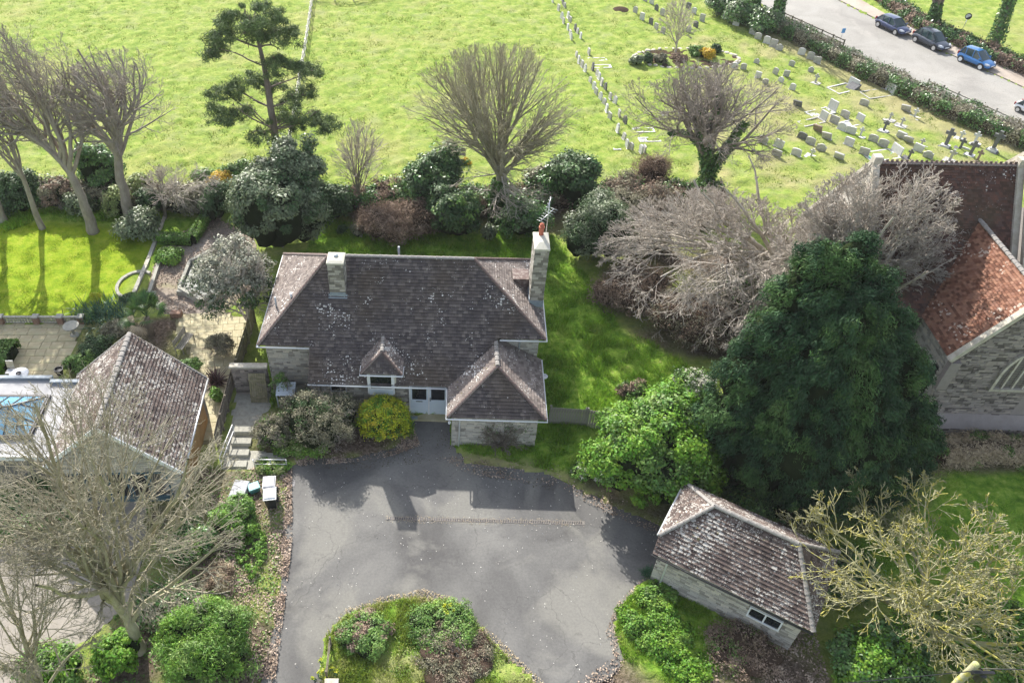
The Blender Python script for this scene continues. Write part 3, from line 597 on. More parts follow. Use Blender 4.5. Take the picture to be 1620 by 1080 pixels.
# dormer
dE = [(-4.55, 27.66, 3.33), (-2.5, 27.66, 3.33)]; D0, D1 = (-3.53, 28.45, 4.12), (-3.56, 29.75, 4.12)
mb = MB(); mb.box(-4.28, -2.82, 27.84, 29.0, 2.3, 3.3); mb.build('dormer_cheeks', M['cap'], H)
window(H, -4.18, -2.98, 2.12, 3.26, 27.8, .07); MB().box(-4.18, -2.98, 27.78, 27.9, 1.82, 2.1).build('sill_panel', M['door_white'], H)
mb = MB(); mb.box(-4.26, -4.18, 27.76, 27.9, 1.8, 3.28); mb.box(-2.98, -2.9, 27.76, 27.9, 1.8, 3.28); mb.box(-4.18, -2.98, 27.755, 27.9, 1.74, 1.82); mb.build('window_surround', M['white'], H)
for x in (-3.75, -3.35, -3.25): MB().lathe((x, 27.9, 2.2), [(.04, 0), (.05, .2), (.03, .3), (.0, .31)], 8).build('windowsill_bottle', M['lead'], H)
roof_face(H, dE[0], dE[1], [[dE[0], dE[1], D0]], M['roof'], 18)
roof_face(H, (-4.55, 28.9, 3.33), dE[0], [[dE[0], D0, D1, (-4.55, 28.9, 3.33)]], M['roof_lit_lichen'], 19); roof_face(H, dE[1], (-2.5, 28.9, 3.33), [[dE[1], (-2.5, 28.9, 3.33), D1, D0]], M['roof_lit_lichen'], 20)
ridge_run(H, D0, (-3.56, 29.55, 4.12), M['ridge'], r=.1); [ridge_run(H, e, D0, M['ridge_dark'], 'hip_tile', .08, .2) for e in dE]
gutter(H, [(-4.6, 28.3, 3.27), (-4.6, 27.6, 3.27), (-2.45, 27.6, 3.27), (-2.45, 28.3, 3.27)], r=.045)
# openings
window(H, -6.25, -5.4, 1.56, 2.04, 28.1, .06)
D = MB(); D.box(-2.2, -2.12, 28.02, 28.2, .1, 2.3); D.box(-.28, -.2, 28.02, 28.2, .1, 2.3); D.box(-2.12, -.28, 28.022, 28.2, 2.2, 2.3); D.box(-1.22, -1.14, 28.024, 28.2, .1, 2.2); D.build('door_frame', M['white'], H)
for a, b in ((-2.12, -1.22), (-1.14, -.28)):
    mb = MB(); mb.box(a, b, 28.07, 28.12, .1, 1.16); mb.box(a, a + .08, 28.072, 28.12, 1.16, 2.2); mb.box(b - .08, b, 28.072, 28.12, 1.16, 2.2); mb.box(a + .08, b - .08, 28.074, 28.12, 2.1, 2.2)
    mb.box(a + .1, b - .1, 28.055, 28.07, .22, 1.0); mb.box(a + .02, b - .02, 28.05, 28.07, 1.1, 1.15)
    dd = mb.build('door', M['door_white'], H); MB().box(a + .08, b - .08, 28.085, 28.095, 1.16, 2.1).build('pane', M['glass'], dd)
    if a < -2: MB().box(-1.85, -1.5, 28.04, 28.055, 1.03, 1.07).build('letterbox', M['dark_metal'], dd); MB().box(-2.02, -1.62, 28.11, 28.12, 1.2, 2.08).build('curtain', M['brownroom'], dd)
    else: MB().box(-1.12, -1.09, 28.0, 28.05, 1.12, 1.35).build('handle', M['dark_metal'], dd)
mb = MB(); mb.bbox(-2.25, -.15, 27.62, 28.1, 0, .1); mb.build('door_step', M['sandstone'], H)
solo('doormat', MB().bbox(-.2, .2, -.1, .1, 0, .03, .01), M['lead'], 'blue grey doormat on the front step by the door', 'doormat', Matrix.Rotation(HR, 3, 'Z') @ Vector((-1.95, 27.75, .1)), HR)
# chimneys
def chimney(x0, x1, y0, y1, zb, zt, slope):
    c = MB(); c.box(x0 + .01, x1 - .01, y0 + .01, y1 - .01, zb, zt); co = c.build('chimney', M['mortar'], H)
    for (o, u, n, p) in (((x0, y0, zb), (1, 0, 0), (0, -1, 0), [(x0, y0, zb), (x1, y0, zb), (x1, y0, zt), (x0, y0, zt)]), ((x0, y0, zb), (0, 1, 0), (-1, 0, 0), [(x0, y0, zb), (x0, y1, zb), (x0, y1, zt), (x0, y0, zt)]), ((x1, y0, zb), (0, 1, 0), (1, 0, 0), [(x1, y0, zb), (x1, y1, zb), (x1, y1, zt), (x1, y0, zt)])):
        clad('chimney_stones', co, M['chim_stone'], o, u, n, [p], .3, .15, .012, .012, .35, .008, .012, int(x0 * 10) % 97 + 3)
    mb = MB(); e = .04; s = slope
    mb.box(x0 - e, x1 + e, y0 - e, y1 + e, zt, zt + .09)
    mb.add([(x0 - e, y0 - e, zt + .09), (x1 + e, y0 - e, zt + .09), (x1 + e, y1 + e, zt + .09), (x0 - e, y1 + e, zt + .09), (x0 + s, y0 + s * 1.6, zt + .09 + s * .8), (x1 - s, y0 + s * 1.6, zt + .09 + s * .8), (x1 - s, y1 - s, zt + .09 + s * .8), (x0 + s, y1 - s, zt + .09 + s * .8)], [(0, 1, 5, 4), (1, 2, 6, 5), (2, 3, 7, 6), (3, 0, 4, 7), (4, 5, 6, 7)])
    mb.build('chimney_cap', M['cap'], co); return co
c1 = chimney(-6.33, -5.55, 31.1, 31.95, 5.0, 7.45, .08)
MB().lathe((-5.94, 31.6, 7.55), [(.11, 0), (.1, .08), (.13, .1), (.06, .16), (.0, .17)], 10).build('flue_cowl', M['grey_pipe'], c1)
mb = MB(); mb.slab([(-6.42, 30.98, fz(30.98) + .05), (-5.46, 30.98, fz(30.98) + .05), (-5.46, 31.15, fz(31.15) + .05), (-6.42, 31.15, fz(31.15) + .05)], (0, -.67, .74), .03); mb.box(-6.34, -5.54, 31.07, 31.1, fz(31.1), fz(31.1) + .24); mb.build('flashing', M['lead'], c1)
c2 = chimney(3.92, 4.62, 32.0, 33.4, 0.0, 7.95, .22)
pt = MB(); pt.lathe((4.25, 33.0, 8.15), [(.15, 0), (.13, .05), (.12, .42), (.15, .45), (.15, .52), (.1, .54), (.12, .66), (.06, .72), (.0, .73)], 14); pt.build('chimney_pot', M['terracotta'], c2)
mb = MB(); mb.box(3.9, 4.64, 31.965, 32.0, 4.35, 4.75); mb.box(3.88, 3.92, 31.98, 33.3, 4.5, 4.85); mb.build('flashing', M['lead'], c2)
mb = MB(); mb.slab([(3.05, 33.0, 5.35), (3.9, 33.0, 5.35), (3.9, 33.9, 5.35), (3.05, 33.9, 5.35)], (0, 0, 1), .06); mb.slab([(3.1, 33.03, 5.3), (3.1, 33.03, 5.0), (3.9, 33.03, 4.5), (3.9, 33.03, 5.3)], (0, -1, 0), .04); mb.build('chimney_cricket', M['ridge_dark'], H)
# tv aerial on the chimney
ae = thing('tv_aerial', 'tv aerial on a tall pole fixed to the chimney with the red pot', 'aerial', (4.55, 33.45, 8.0), HR)
mp = MB().tube([(4.55, 33.45, 7.4), (4.55, 33.45, 9.9)], .022, 6).build('mast', M['alu'], ae)
mb = MB(); a, b = Vector((4.15, 33.0, 9.0)), Vector((4.85, 33.8, 9.2)); mb.tube([a, b], .016, 5)
for i in range(7):
    p = a.lerp(b, i / 6); mb.tube([p + Vector((-.18, .13, 0)), p + Vector((.18, -.13, 0))], .01, 4)
mb.build('yagi_array', M['alu'], ae)
mb = MB(); a, b = Vector((4.35, 33.2, 9.3)), Vector((4.62, 33.6, 10.0)); mb.tube([a, b], .016, 5)
for i in range(6):
    p = a.lerp(b, i / 5); mb.tube([p + Vector((-.07, 0, .03)), p + Vector((.07, 0, -.03))], .01, 4)
mb.build('upper_array', M['alu'], ae)
# vent pipes on the left slope and behind the ridge
def lz(x): return 3.7 + (x + 9.94) * (3.14 / 3.44)
MB().tube([(-9.3, 31.4, lz(-9.3) - .1), (-9.3, 31.4, lz(-9.3) + .75)], .05, 8).build('vent_pipe', M['grey_pipe'], H)
MB().tube([(-8.4, 31.3, lz(-8.4) - .1), (-8.4, 31.3, lz(-8.4) + .3)], .07, 8).build('vent_pipe', M['white'], H)
MB().tube([(-3.2, 36.2, 3.9), (-3.2, 36.2, 4.95)], .06, 8).build('soil_pipe', M['grey_pipe'], H)
MB().lathe((4.75, 29.2, 1.9), [(0, 0), (.16, .03), (.2, .1), (.16, .12), (0, .06)], 12).build('satellite_dish', M['white'], H)

# ================================================================== GARAGE
GR = R(-32.5)
g = thing('stone_garage', 'small stone garage with lichen-speckled hipped tile roof beside the drive', 'garage', (1.2, 22.2, 0), GR)
mb = MB(); mb.box(-1.8, 4.1, 20.66, 23.85, 0, 2.4); mb.add([(-1.78, 20.66, 2.4), (-1.78, 23.85, 2.4), (-1.78, 23.8, 2.9), (-1.78, 21.3, 2.9)], [(0, 1, 2, 3)]); mb.build('wall', M['mortar'], g)
clad('wall_stones', g, ST, (-1.8, 20.65, 0), (1, 0, 0), (0, -1, 0), [[(-1.8, 20.65, 0), (4.1, 20.65, 0), (4.1, 20.65, 2.4), (-1.8, 20.65, 2.4)]], .34, .125, .02, .02, .5, .012, .012, 31, [[(2.1, 20.65, 1.0), (3.5, 20.65, 1.0), (3.5, 20.65, 1.75), (2.1, 20.65, 1.75)]])
gf = lambda y: 2.45 + .717 * (y - 20.3)
FL, FM, RL, R0, R1, RR, FR = (-2.0, 20.3, 2.45), (-2.05, 20.93, gf(20.93)), (-2.0, 24.15, 2.9), (-.54, 22.6, 4.1), (2.82, 22.62, 4.1), (4.42, 24.1, 2.9), (4.42, 20.3, 2.45)
roof_face(g, FL, FR, [[FL, FR, R1, R0, FM]], M['roof_heavy'], 32); roof_face(g, RL, FM, [[FM, R0, RL]], M['roof_heavy'], 33); roof_face(g, RR, RL, [[RR, RL, R0, R1]], M['roof_heavy'], 34); roof_face(g, FR, RR, [[FR, RR, R1]], M['roof_heavy'], 35)
ridge_run(g, R0, R1, M['ridge'], r=.12)
for a, b in ((FM, R0), (RL, R0), (RR, R1), (FR, R1)): ridge_run(g, a, b, M['ridge'], 'hip_tile', .1, .26)
gutter(g, [(-2.1, 20.95, 2.85), (-2.08, 24.2, 2.82)], M['white']); gutter(g, [(-2.02, 20.24, 2.4), (4.45, 20.24, 2.4)], M['black'], .05)
gutter(g, [(-1.35, 20.3, 2.35), (-1.35, 20.58, 2.2), (-1.35, 20.58, 0)], M['white'], .045, 'downpipe')
window(g, 2.15, 3.45, 1.0, 1.7, 20.62, .06, bars=(2.8,))

# ================================================================== NEIGHBOUR HOUSE (gabled block and flat roofed extension)
NR = R(1.5)
n = thing('neighbour_house', 'neighbouring house with steep white-lichened tiled gable roof', 'house', (-14.5, 25.5, 0), NR)
# turned frame coordinates
def tf(p, a=NR):
    return tuple(Matrix.Rotation(-a, 3, 'Z') @ Vector(p))
n1, n2, n3, n4, n5, n6 = [tf(p) for p in ((-17.95, 28.55, 2.5), (-11.35, 28.35, 2.5), (-11.2, 22.35, 2.5), (-17.6, 22.55, 2.5), (-14.5, 28.4, 5.5), (-14.25, 22.35, 5.5))]
mb = MB(); mb.slab([n1, n2, n3, n4], (0, 0, 1), 2.5)
V3 = lambda p, dx=0, dy=0, dz=0: (p[0] + dx, p[1] + dy, p[2] + dz)
mb = MB(); x0, x1, y0, y1 = n4[0] + .25, n3[0] - .3, n3[1] + .3, n2[1] - .2
mb.box(x0, x1, y0, y1, 0, 2.45)
mb.add([(x0, y0, 2.45), (x1, y0, 2.45), (n6[0], y0, 5.2), (x0, y1, 2.45), (x1, y1, 2.45), (n5[0], y1, 5.2)], [(0, 1, 2), (5, 4, 3)])
mb.build('wall', M['mortar'], n)
clad('wall_stones', n, ST, (x0, y0 - .01, 0), (1, 0, 0), (0, -1, 0), [[(x0, y0 - .01, 0), (x1, y0 - .01, 0), (x1, y0 - .01, 2.5), (n6[0], y0 - .01, 5.25), (x0, y0 - .01, 2.5)]], .34, .14, .02, .02, .5, .012, .012, 41, [[(x0 + .5, y0, .2), (x1 - .8, y0, .2), (x1 - .8, y0, 2.3), (x0 + .5, y0, 2.3)]])
for i in range(5):
    a = x0 + .6 + i * .95; window(n, a, a + .88, .4, 2.2, y0 - .02, .07, M['bluewall'])
MB().box(x0 + .4, x1 - .7, y0 - .08, y0 + .02, .1, .36).build('window_sill', M['bluewall'], n)
MB().box(x1, x1 + .05, y0 + .5, y1 - .5, .0, 2.3).build('stained_wall_render', M['render_orange'], n)
roof_face(n, n2, n3, [[n2, n3, n6, n5]], M['roof_heavy'], 42, w=.22); roof_face(n, n4, n1, [[n4, n1, n5, n6]], M['roof_heavy'], 43, w=.22)
ridge_run(n, n6, n5, M['ridge'], r=.14)
ridge_run(n, n1, n5, M['ridge'], 'verge_tile', .07, .3); ridge_run(n, n2, n5, M['ridge'], 'verge_tile', .07, .3)
mb = MB(); mb.bar(V3(n3, 0, -.05, .0), V3(n6, 0, -.05, 0), .05, .2); mb.bar(V3(n4, 0, -.05, 0), V3(n6, 0, -.05, 0), .05, .2); mb.build('bargeboard', M['white'], n)
gutter(n, [V3(n2, .06, 0, -.05), V3(n3, .06, 0, -.05)], M['alu'], .06)
e = thing('flat_roof_extension', 'flat grey roofed extension with blue glass roof lantern', 'extension', (-21, 25.5, 0))
mb = MB(); mb.prism([(-30, 23.3), (-17.2, 23.3), (-17.4, 28.0), (-30, 28.0)], 0, 2.5); mb.build('wall', M['mortar'], e)
mb = MB(); mb.prism([(-30.2, 23.17), (-16.98, 23.17), (-17.25, 27.95), (-30.2, 28.1)], 2.5, 2.7); mb.build('roof', M['feltroof'], e)
mb = MB(); mb.box(-30.2, -19.0, 28.0, 28.2, 2.5, 2.86); mb.box(-19.0, -16.6, 27.7, 27.9, 2.56, 2.88); mb.build('parapet_coping', M['lead'], e)
mb = MB(); mb.box(-30.2, -17.0, 23.05, 23.17, 2.45, 2.74); mb.build('fascia', M['white'], e)
lx0, lx1, ly0, ly1, lz0, rx = -21.4, -18.75, 24.2, 26.75, 2.86, -19.95
mb = MB(); mb.box(lx0 - .12, lx1 + .12, ly0 - .12, ly1 + .12, 2.7, 2.86); lan = mb.build('roof_lantern', M['dark_metal'], e)
ap0, ap1 = (-20.2, 25.48, 3.5), (rx, 25.48, 3.5)
cor = [(lx0, ly0, lz0), (lx1, ly0, lz0), (lx1, ly1, lz0), (lx0, ly1, lz0)]
mb = MB()
for a_, b_ in ((cor[0], ap0), (cor[1], ap1), (cor[2], ap1), (cor[3], ap0), (ap0, ap1)): mb.bar(a_, b_, .06)
for i in range(4): mb.bar(cor[i], cor[(i + 1) % 4], .07)
for t_ in (.33, .66): mb.bar((lx1, ly0 + (ly1 - ly0) * t_, lz0), (rx + (lx1 - rx) * abs(t_ * 2 - 1) * .96, 25.48 + (t_ - .5) * 2 * 1.1 * .96 if t_ > .5 else 25.48 - (.5 - t_) * 2 * 1.1 * .96, 3.5 - .62 * abs(t_ * 2 - 1)), .045)
for xx in (-20.6, -19.9, -19.35):
    for yy in (ly0, ly1):
        tt = 1 if xx < rx else (lx1 - xx) / (lx1 - rx); mb.bar((xx, yy, lz0), (xx, yy + (25.48 - yy) * tt, lz0 + .64 * tt), .045)
mb.build('glazing_bars', M['dark_metal'], lan)
for p in ([cor[0], cor[1], ap1, ap0], [cor[1], cor[2], ap1], [cor[2], cor[3], ap0, ap1], [cor[3], cor[0], ap0]):
    q = [Vector(v) - Vector((0, 0, .02)) for v in p]; nn = nrm(q[0], q[1], q[2]); MB().slab(q if nrm_ccw(q, nn) else q[::-1], nn, .02).build('pane', M['skyglass'], lan)

# ================================================================== CHURCH
ch = thing('church', 'old stone church with dark nave roof and red tiled transept', 'church', (24, 31, 0), HR)
RZ, RY = 11.0, 35.8; nf = lambda y: RZ - 1.29 * (RY - y)
mb = MB(); mb.box(20.7, 27.9, 31.4, 40.3, 0, 5.2); mb.box(27.9, 34, 31.6, 40.0, 0, 6.0)
mb.add([(20.7, 31.4, 5.2), (20.7, 40.3, 5.2), (20.7, RY, RZ - .1), (20.9, 31.4, 5.2), (20.9, 40.3, 5.2), (20.9, RY, RZ - .1)], [(0, 2, 1), (3, 4, 5)]); mb.build('nave_wall', M['mortar'], ch)
CS = M['church_stone']; CP = M['coping']
clad('wall_stones', ch, M['stone'], (20.69, 31.3, 0), (0, 1, 0), (-1, 0, 0), [[(20.69, 31.3, 0), (20.69, 40.3, 0), (20.69, 40.3, 5.2), (20.69, RY, RZ), (20.69, 31.3, 5.2)]], .4, .17, .02, .02, .5, .02, .015, 51)
roof_face(ch, (20.9, 31.1, nf(31.1)), (27.6, 31.1, nf(31.1)), [[(20.9, 31.1, nf(31.1)), (27.6, 31.1, nf(31.1)), (27.6, RY, RZ), (20.9, RY, RZ)]], M['roof_nave'], 52, gauge=.13, w=.18)
roof_face(ch, (27.6, 40.5, nf(31.1)), (20.9, 40.5, nf(31.1)), [[(27.6, 40.5, nf(31.1)), (20.9, 40.5, nf(31.1)), (20.9, RY, RZ), (27.6, RY, RZ)]], M['roof_nave'], 53, gauge=.26, w=.36)
ridge_run(ch, (20.9, RY, RZ), (27.6, RY, RZ), M['ridge_dark'], r=.13, L=.28)
mb = MB()
for i in range(28): mb.box(20.95 + i * .24, 21.07 + i * .24, RY - .02, RY + .02, RZ + .1, RZ + .22)
mb.build('ridge_cresting', M['ridge_dark'], ch, 'stuff')
def cope(a, b, w_=.32, h_=.2, m=CP, nm='coping'): MB().bar(a, b, w_, h_).build(nm, m, ch)
for x in (20.72, 27.75):
    cope((x, 30.9, nf(30.9) + .08), (x, RY, RZ + .12)); cope((x, 40.7, nf(30.9) + .08), (x, RY, RZ + .12)); MB().box(x - .2, x + .2, RY - .2, RY + .2, RZ, RZ + .42).build('gable_apex_stone', CP, ch)
mb = MB(); mb.slab([(27.95, 30.5, 5.0), (34, 30.5, 5.0), (34, 35.8, 11.6), (27.95, 35.8, 11.6)], (0, -.78, .62), .15); mb.build('chancel_roof', M['roof_nave'], ch)
cope((28.0, 30.4, 5.0), (28.0, 35.8, 11.9)); cope((28.0, 35.8, 11.9), (28.0, 41.0, 5.4))
# transept
TX, TZ, TE, TY = 26.03, 8.85, 5.05, 27.85
mb = MB(); mb.box(23.85, 28.25, 28.15, 31.5, 0, 5.0); mb.add([(23.85, 28.15, 5.0), (28.25, 28.15, 5.0), (TX, 28.15, 8.6)], [(0, 1, 2)]); mb.build('transept_wall', M['mortar'], ch)
wh = [(26.15, 28.1, 3.0), (28.4, 28.1, 3.0), (28.4, 28.1, 4.6), (27.4, 28.1, 5.9), (26.9, 28.1, 5.5), (26.3, 28.1, 4.4)]
clad('wall_stones', ch, CS, (23.85, 28.14, 0), (1, 0, 0), (0, -1, 0), [[(23.85, 28.14, 0), (28.25, 28.14, 0), (28.25, 28.14, 5.0), (TX, 28.14, 8.6), (23.85, 28.14, 5.0)]], .3, .12, .02, .02, .55, .02, .012, 54, [wh])
clad('wall_stones', ch, M['stone'], (23.84, 28.15, 0), (0, 1, 0), (-1, 0, 0), [[(23.84, 28.15, 0), (23.84, 31.4, 0), (23.84, 31.4, 5.0), (23.84, 28.15, 5.0)]], .3, .12, .02, .02, .55, .02, .012, 55, [[(23.84, 28.65, 2.0), (23.84, 29.1, 2.0), (23.84, 29.1, 3.9), (23.84, 28.65, 3.9)]])
MB().box(28.25, 33, 28.16, 30.5, 0, 4.9).build('vestry_wall', M['church_stone'], ch)
MB().box(23.8, 23.86, 28.68, 29.08, 2.0, 3.85).build('slit_window', M['glass'], ch)
roof_face(ch, (23.55, 32.0, TE), (23.55, TY, TE), [[(23.55, TY, TE), (TX, TY, TZ), (TX, 34.4, TZ), (23.55, 31.4, TE)]], M['roof_red'], 56, gauge=.13, w=.18)
roof_face(ch, (28.5, TY, TE), (28.5, 32, TE), [[(28.5, TY, TE), (28.5, 31.4, TE), (TX, 34.4, TZ), (TX, TY, TZ)]], M['roof_red'], 57, gauge=.13, w=.18)
ridge_run(ch, (TX, 28.1, TZ), (TX, 34.2, TZ), M['ridge'], r=.13, L=.3)
cope((23.5, 27.98, TE + .02), (TX, 27.98, TZ + .12), .3, .22); cope((28.55, 27.98, TE + .02), (TX, 27.98, TZ + .12), .3, .22)
MB().box(23.6, 24.1, 27.85, 28.14, 3.2, 4.95).build('kneeler_stone', M['church_stone'], ch)
# traceried window
def arc(cx, z0, w2, hh, nseg=9, side=1):
    return [(cx + side * w2 * (1 - (i / nseg) ** 2.0) ** .5 if i < nseg else cx, z0 + hh * (i / nseg)) for i in range(nseg + 1)]
wc, w2 = 27.35, 1.0
L_ = arc(wc, 4.0, w2, 1.65, 8, -1); R_ = arc(wc, 4.0, w2, 1.65, 8, 1)
mb = MB(); pts = [(wc - w2, 3.15)] + L_ + R_[::-1][1:] + [(wc + w2, 3.15)]
for i in range(len(pts) - 1): mb.bar((pts[i][0], 28.08, pts[i][1]), (pts[i + 1][0], 28.08, pts[i + 1][1]), .14, .2, up=(0, 1, 0))
mb.bar((wc - w2 - .1, 28.06, 3.12), (wc + w2 + .1, 28.06, 3.12), .2, .14)
for k_ in (-.5, 0, .5): mb.bar((wc + k_ * 1.0, 28.1, 3.15), (wc + k_ * 1.0, 28.1, 5.6 - abs(k_) * .5), .09, .12)
tw = mb.build('window_tracery', CP, ch)
poly = [(x, 28.17, z) for x, z in pts]; MB().slab(poly[::-1], (0, -1, 0), .02).build('leaded_pane', M['glass'], tw)
mb = MB()
for i in range(14): mb.box(wc - w2, wc + w2, 28.135, 28.142, 3.2 + i * .15, 3.215 + i * .15)
mb.build('lead_lattice', M['black'], tw)
mb = MB(); mb.add([(23.4, 27.55, 0), (29.5, 27.55, 0), (29.5, 27.55, .75), (23.4, 27.55, .75), (23.4, 28.13, 1.25), (29.5, 28.13, 1.25), (23.4, 28.13, 0), (29.5, 28.13, 0)], [(0, 1, 2, 3), (3, 2, 5, 4), (0, 3, 4, 6), (1, 7, 5, 2)]); mb.build('plinth', M['church_stone'], ch)
clad('plinth_stones', ch, CS, (23.4, 27.54, 0), (1, 0, 0), (0, -1, 0), [[(23.4, 27.54, 0), (29.5, 27.54, 0), (29.5, 27.54, .75), (23.4, 27.54, .75)]], .3, .12, .02, .02, .5, .02, .012, 58)

# ================================================================== VEGETATION TOOLS
class Segs:
    def __init__(s): s.a = []; s.lv = []
    def mesh(s, name, mats, off, split=.035):
        A = np.array(s.a)  # p0 p1 t0 t1 r0 r1 ref
        Vs, Fs, Ms, base = [], [], [], 0
        rr = np.maximum(A[:, 12], A[:, 13])
        for lo, hi, k, mi in ((0, split, 3, 1), (split, .09, 5, 0), (.09, 9, 9, 0)):
            q = A[(rr >= lo) & (rr < hi)]
            if not len(q): continue
            an = 2 * np.pi * np.arange(k) / k; ring = []
            for pc, tc, rc in ((0, 6, 12), (3, 9, 13)):
                p, t, r = q[:, pc:pc + 3], q[:, tc:tc + 3], q[:, rc]
                t = t / np.maximum(np.linalg.norm(t, axis=1, keepdims=True), 1e-9); ref = q[:, 14:17]
                u = np.cross(t, ref); u /= np.maximum(np.linalg.norm(u, axis=1, keepdims=True), 1e-9); v = np.cross(t, u)
                ring.append(p[:, None] + (u[:, None] * np.cos(an)[None, :, None] + v[:, None] * np.sin(an)[None, :, None]) * r[:, None, None])
            V = np.concatenate(ring, 1); n = len(q)
            j = np.arange(k); f = np.stack([j, (j + 1) % k, k + (j + 1) % k, k + j], -1)
            F = (f[None] + (np.arange(n) * 2 * k)[:, None, None]).reshape(-1, 4) + base
            Vs.append(V.reshape(-1, 3)); Fs.append(F); Ms.append(np.full(len(F), mi)); base += n * 2 * k
        return np_mesh(name, np.concatenate(Vs) - np.array(off), np.concatenate(Fs), mats, np.concatenate(Ms), True)
def grow(sg, p, d, L, r, lvl, P, env, rd):
    """P: per level dict(n segs, kids, spread, ratio, up, crook)"""
    q = P[min(lvl, len(P) - 1)]; n = q['n']; pts = [p]; ds = [d]; rmin = P[-1]['rmin']
    c = p; dd = d
    for i in range(n):
        k = q['crook']; dd = (dd + Vector((rd.gauss(0, k), rd.gauss(0, k), rd.gauss(0, k) + q['up'])) + P[0].get('wind', Vector((0, 0, 0))) * q.get('w', .0)).normalized()
        c = c + dd * (L / n); pts.append(c); ds.append(dd)
    ref = Vector((rd.uniform(-1, 1), rd.uniform(-1, 1), rd.uniform(-1, 1))).normalized(); re = max(r * q.get('tip', .3), rmin)
    rs = [r + (re - r) * (i / n) for i in range(n + 1)]
    for i in range(n):
        t0 = ds[i] + (ds[i - 1] if i else ds[i]); t1 = ds[i] + ds[min(i + 1, n)]
        sg.a.append((*pts[i], *pts[i + 1], *t0, *t1, rs[i], rs[i + 1], *ref))
    if lvl + 1 >= len(P): return
    q2 = P[lvl + 1]
    kids = q['kids']
    for kx in range(kids):
        t = q.get('t0', .25) + (1 - q.get('t0', .25)) * (kx + rd.random()) / kids; f = min(t, .999) * n; i = int(f)
        b = pts[i].lerp(pts[i + 1], f - i); pd = ds[i]; sp = R(q['spread'] * rd.uniform(.6, 1.25)); ax = pd.orthogonal(); ax.rotate(Matrix.Rotation(rd.uniform(0, 6.283), 3, pd))
        nd = pd.copy(); nd.rotate(Matrix.Rotation(sp, 3, ax))
        if env:
            o = Vector(((b.x - env[0].x) / env[1][0], (b.y - env[0].y) / env[1][1], (b.z - env[0].z) / env[1][2]))
            nd = (nd + Vector((o.x, o.y, o.z)) * q.get('out', .35)).normalized(); e = Vector((nd.x / env[1][0], nd.y / env[1][1], nd.z / env[1][2]))
            A = e.dot(e); B = 2 * o.dot(e); CC = o.dot(o) - 1; disc = B * B - 4 * A * CC
            reach = (-B + math.sqrt(disc)) / (2 * A) if disc > 0 else 0
            ln = min(L * q['ratio'] * rd.uniform(.75, 1.2) * (1.15 - .5 * t), max(reach, .12) * rd.uniform(.85, 1.15) + .1)
        else: ln = L * q['ratio'] * rd.uniform(.7, 1.2) * (1.15 - .5 * t)
        if b.z + nd.z * ln < .25: nd.z = abs(nd.z) * .3; nd.normalize()
        grow(sg, b, nd, ln, max(min(rs[i] * .62, rs[i + 1]), rmin), lvl + 1, P, env, rd)
def bare_params(levels, kids, rmin=.008, up=.02, crook=.1, wind=None, spread=(38, 42, 45, 50), ratio=(.55, .5, .5, .55), out=.35, n=(8, 6, 4, 3, 2), w=(0, .0, .0, .0, .0), t0=.2):
    P = []
    for i in range(levels):
        P.append(dict(n=n[i], kids=kids[i] if i < len(kids) else 0, spread=spread[min(i, len(spread) - 1)], ratio=ratio[min(i, len(ratio) - 1)], up=up, crook=crook, rmin=rmin, out=out, w=w[i], t0=t0))
    if wind: P[0]['wind'] = Vector(wind)
    return P
def crown_at(px, py, wpx, hpx, Y, depth=1.0):
    c = GY(px, py, Y); s = scale_at(c); rx = wpx / 2 / s; ry = rx * depth; ph = math.atan2(CAM_H - c.z, Y)
    rz = math.sqrt(max((hpx / 2 / s) ** 2 - (ry * math.sin(ph)) ** 2, (rx * .35) ** 2)) / math.cos(ph); return c, (rx, ry, rz)
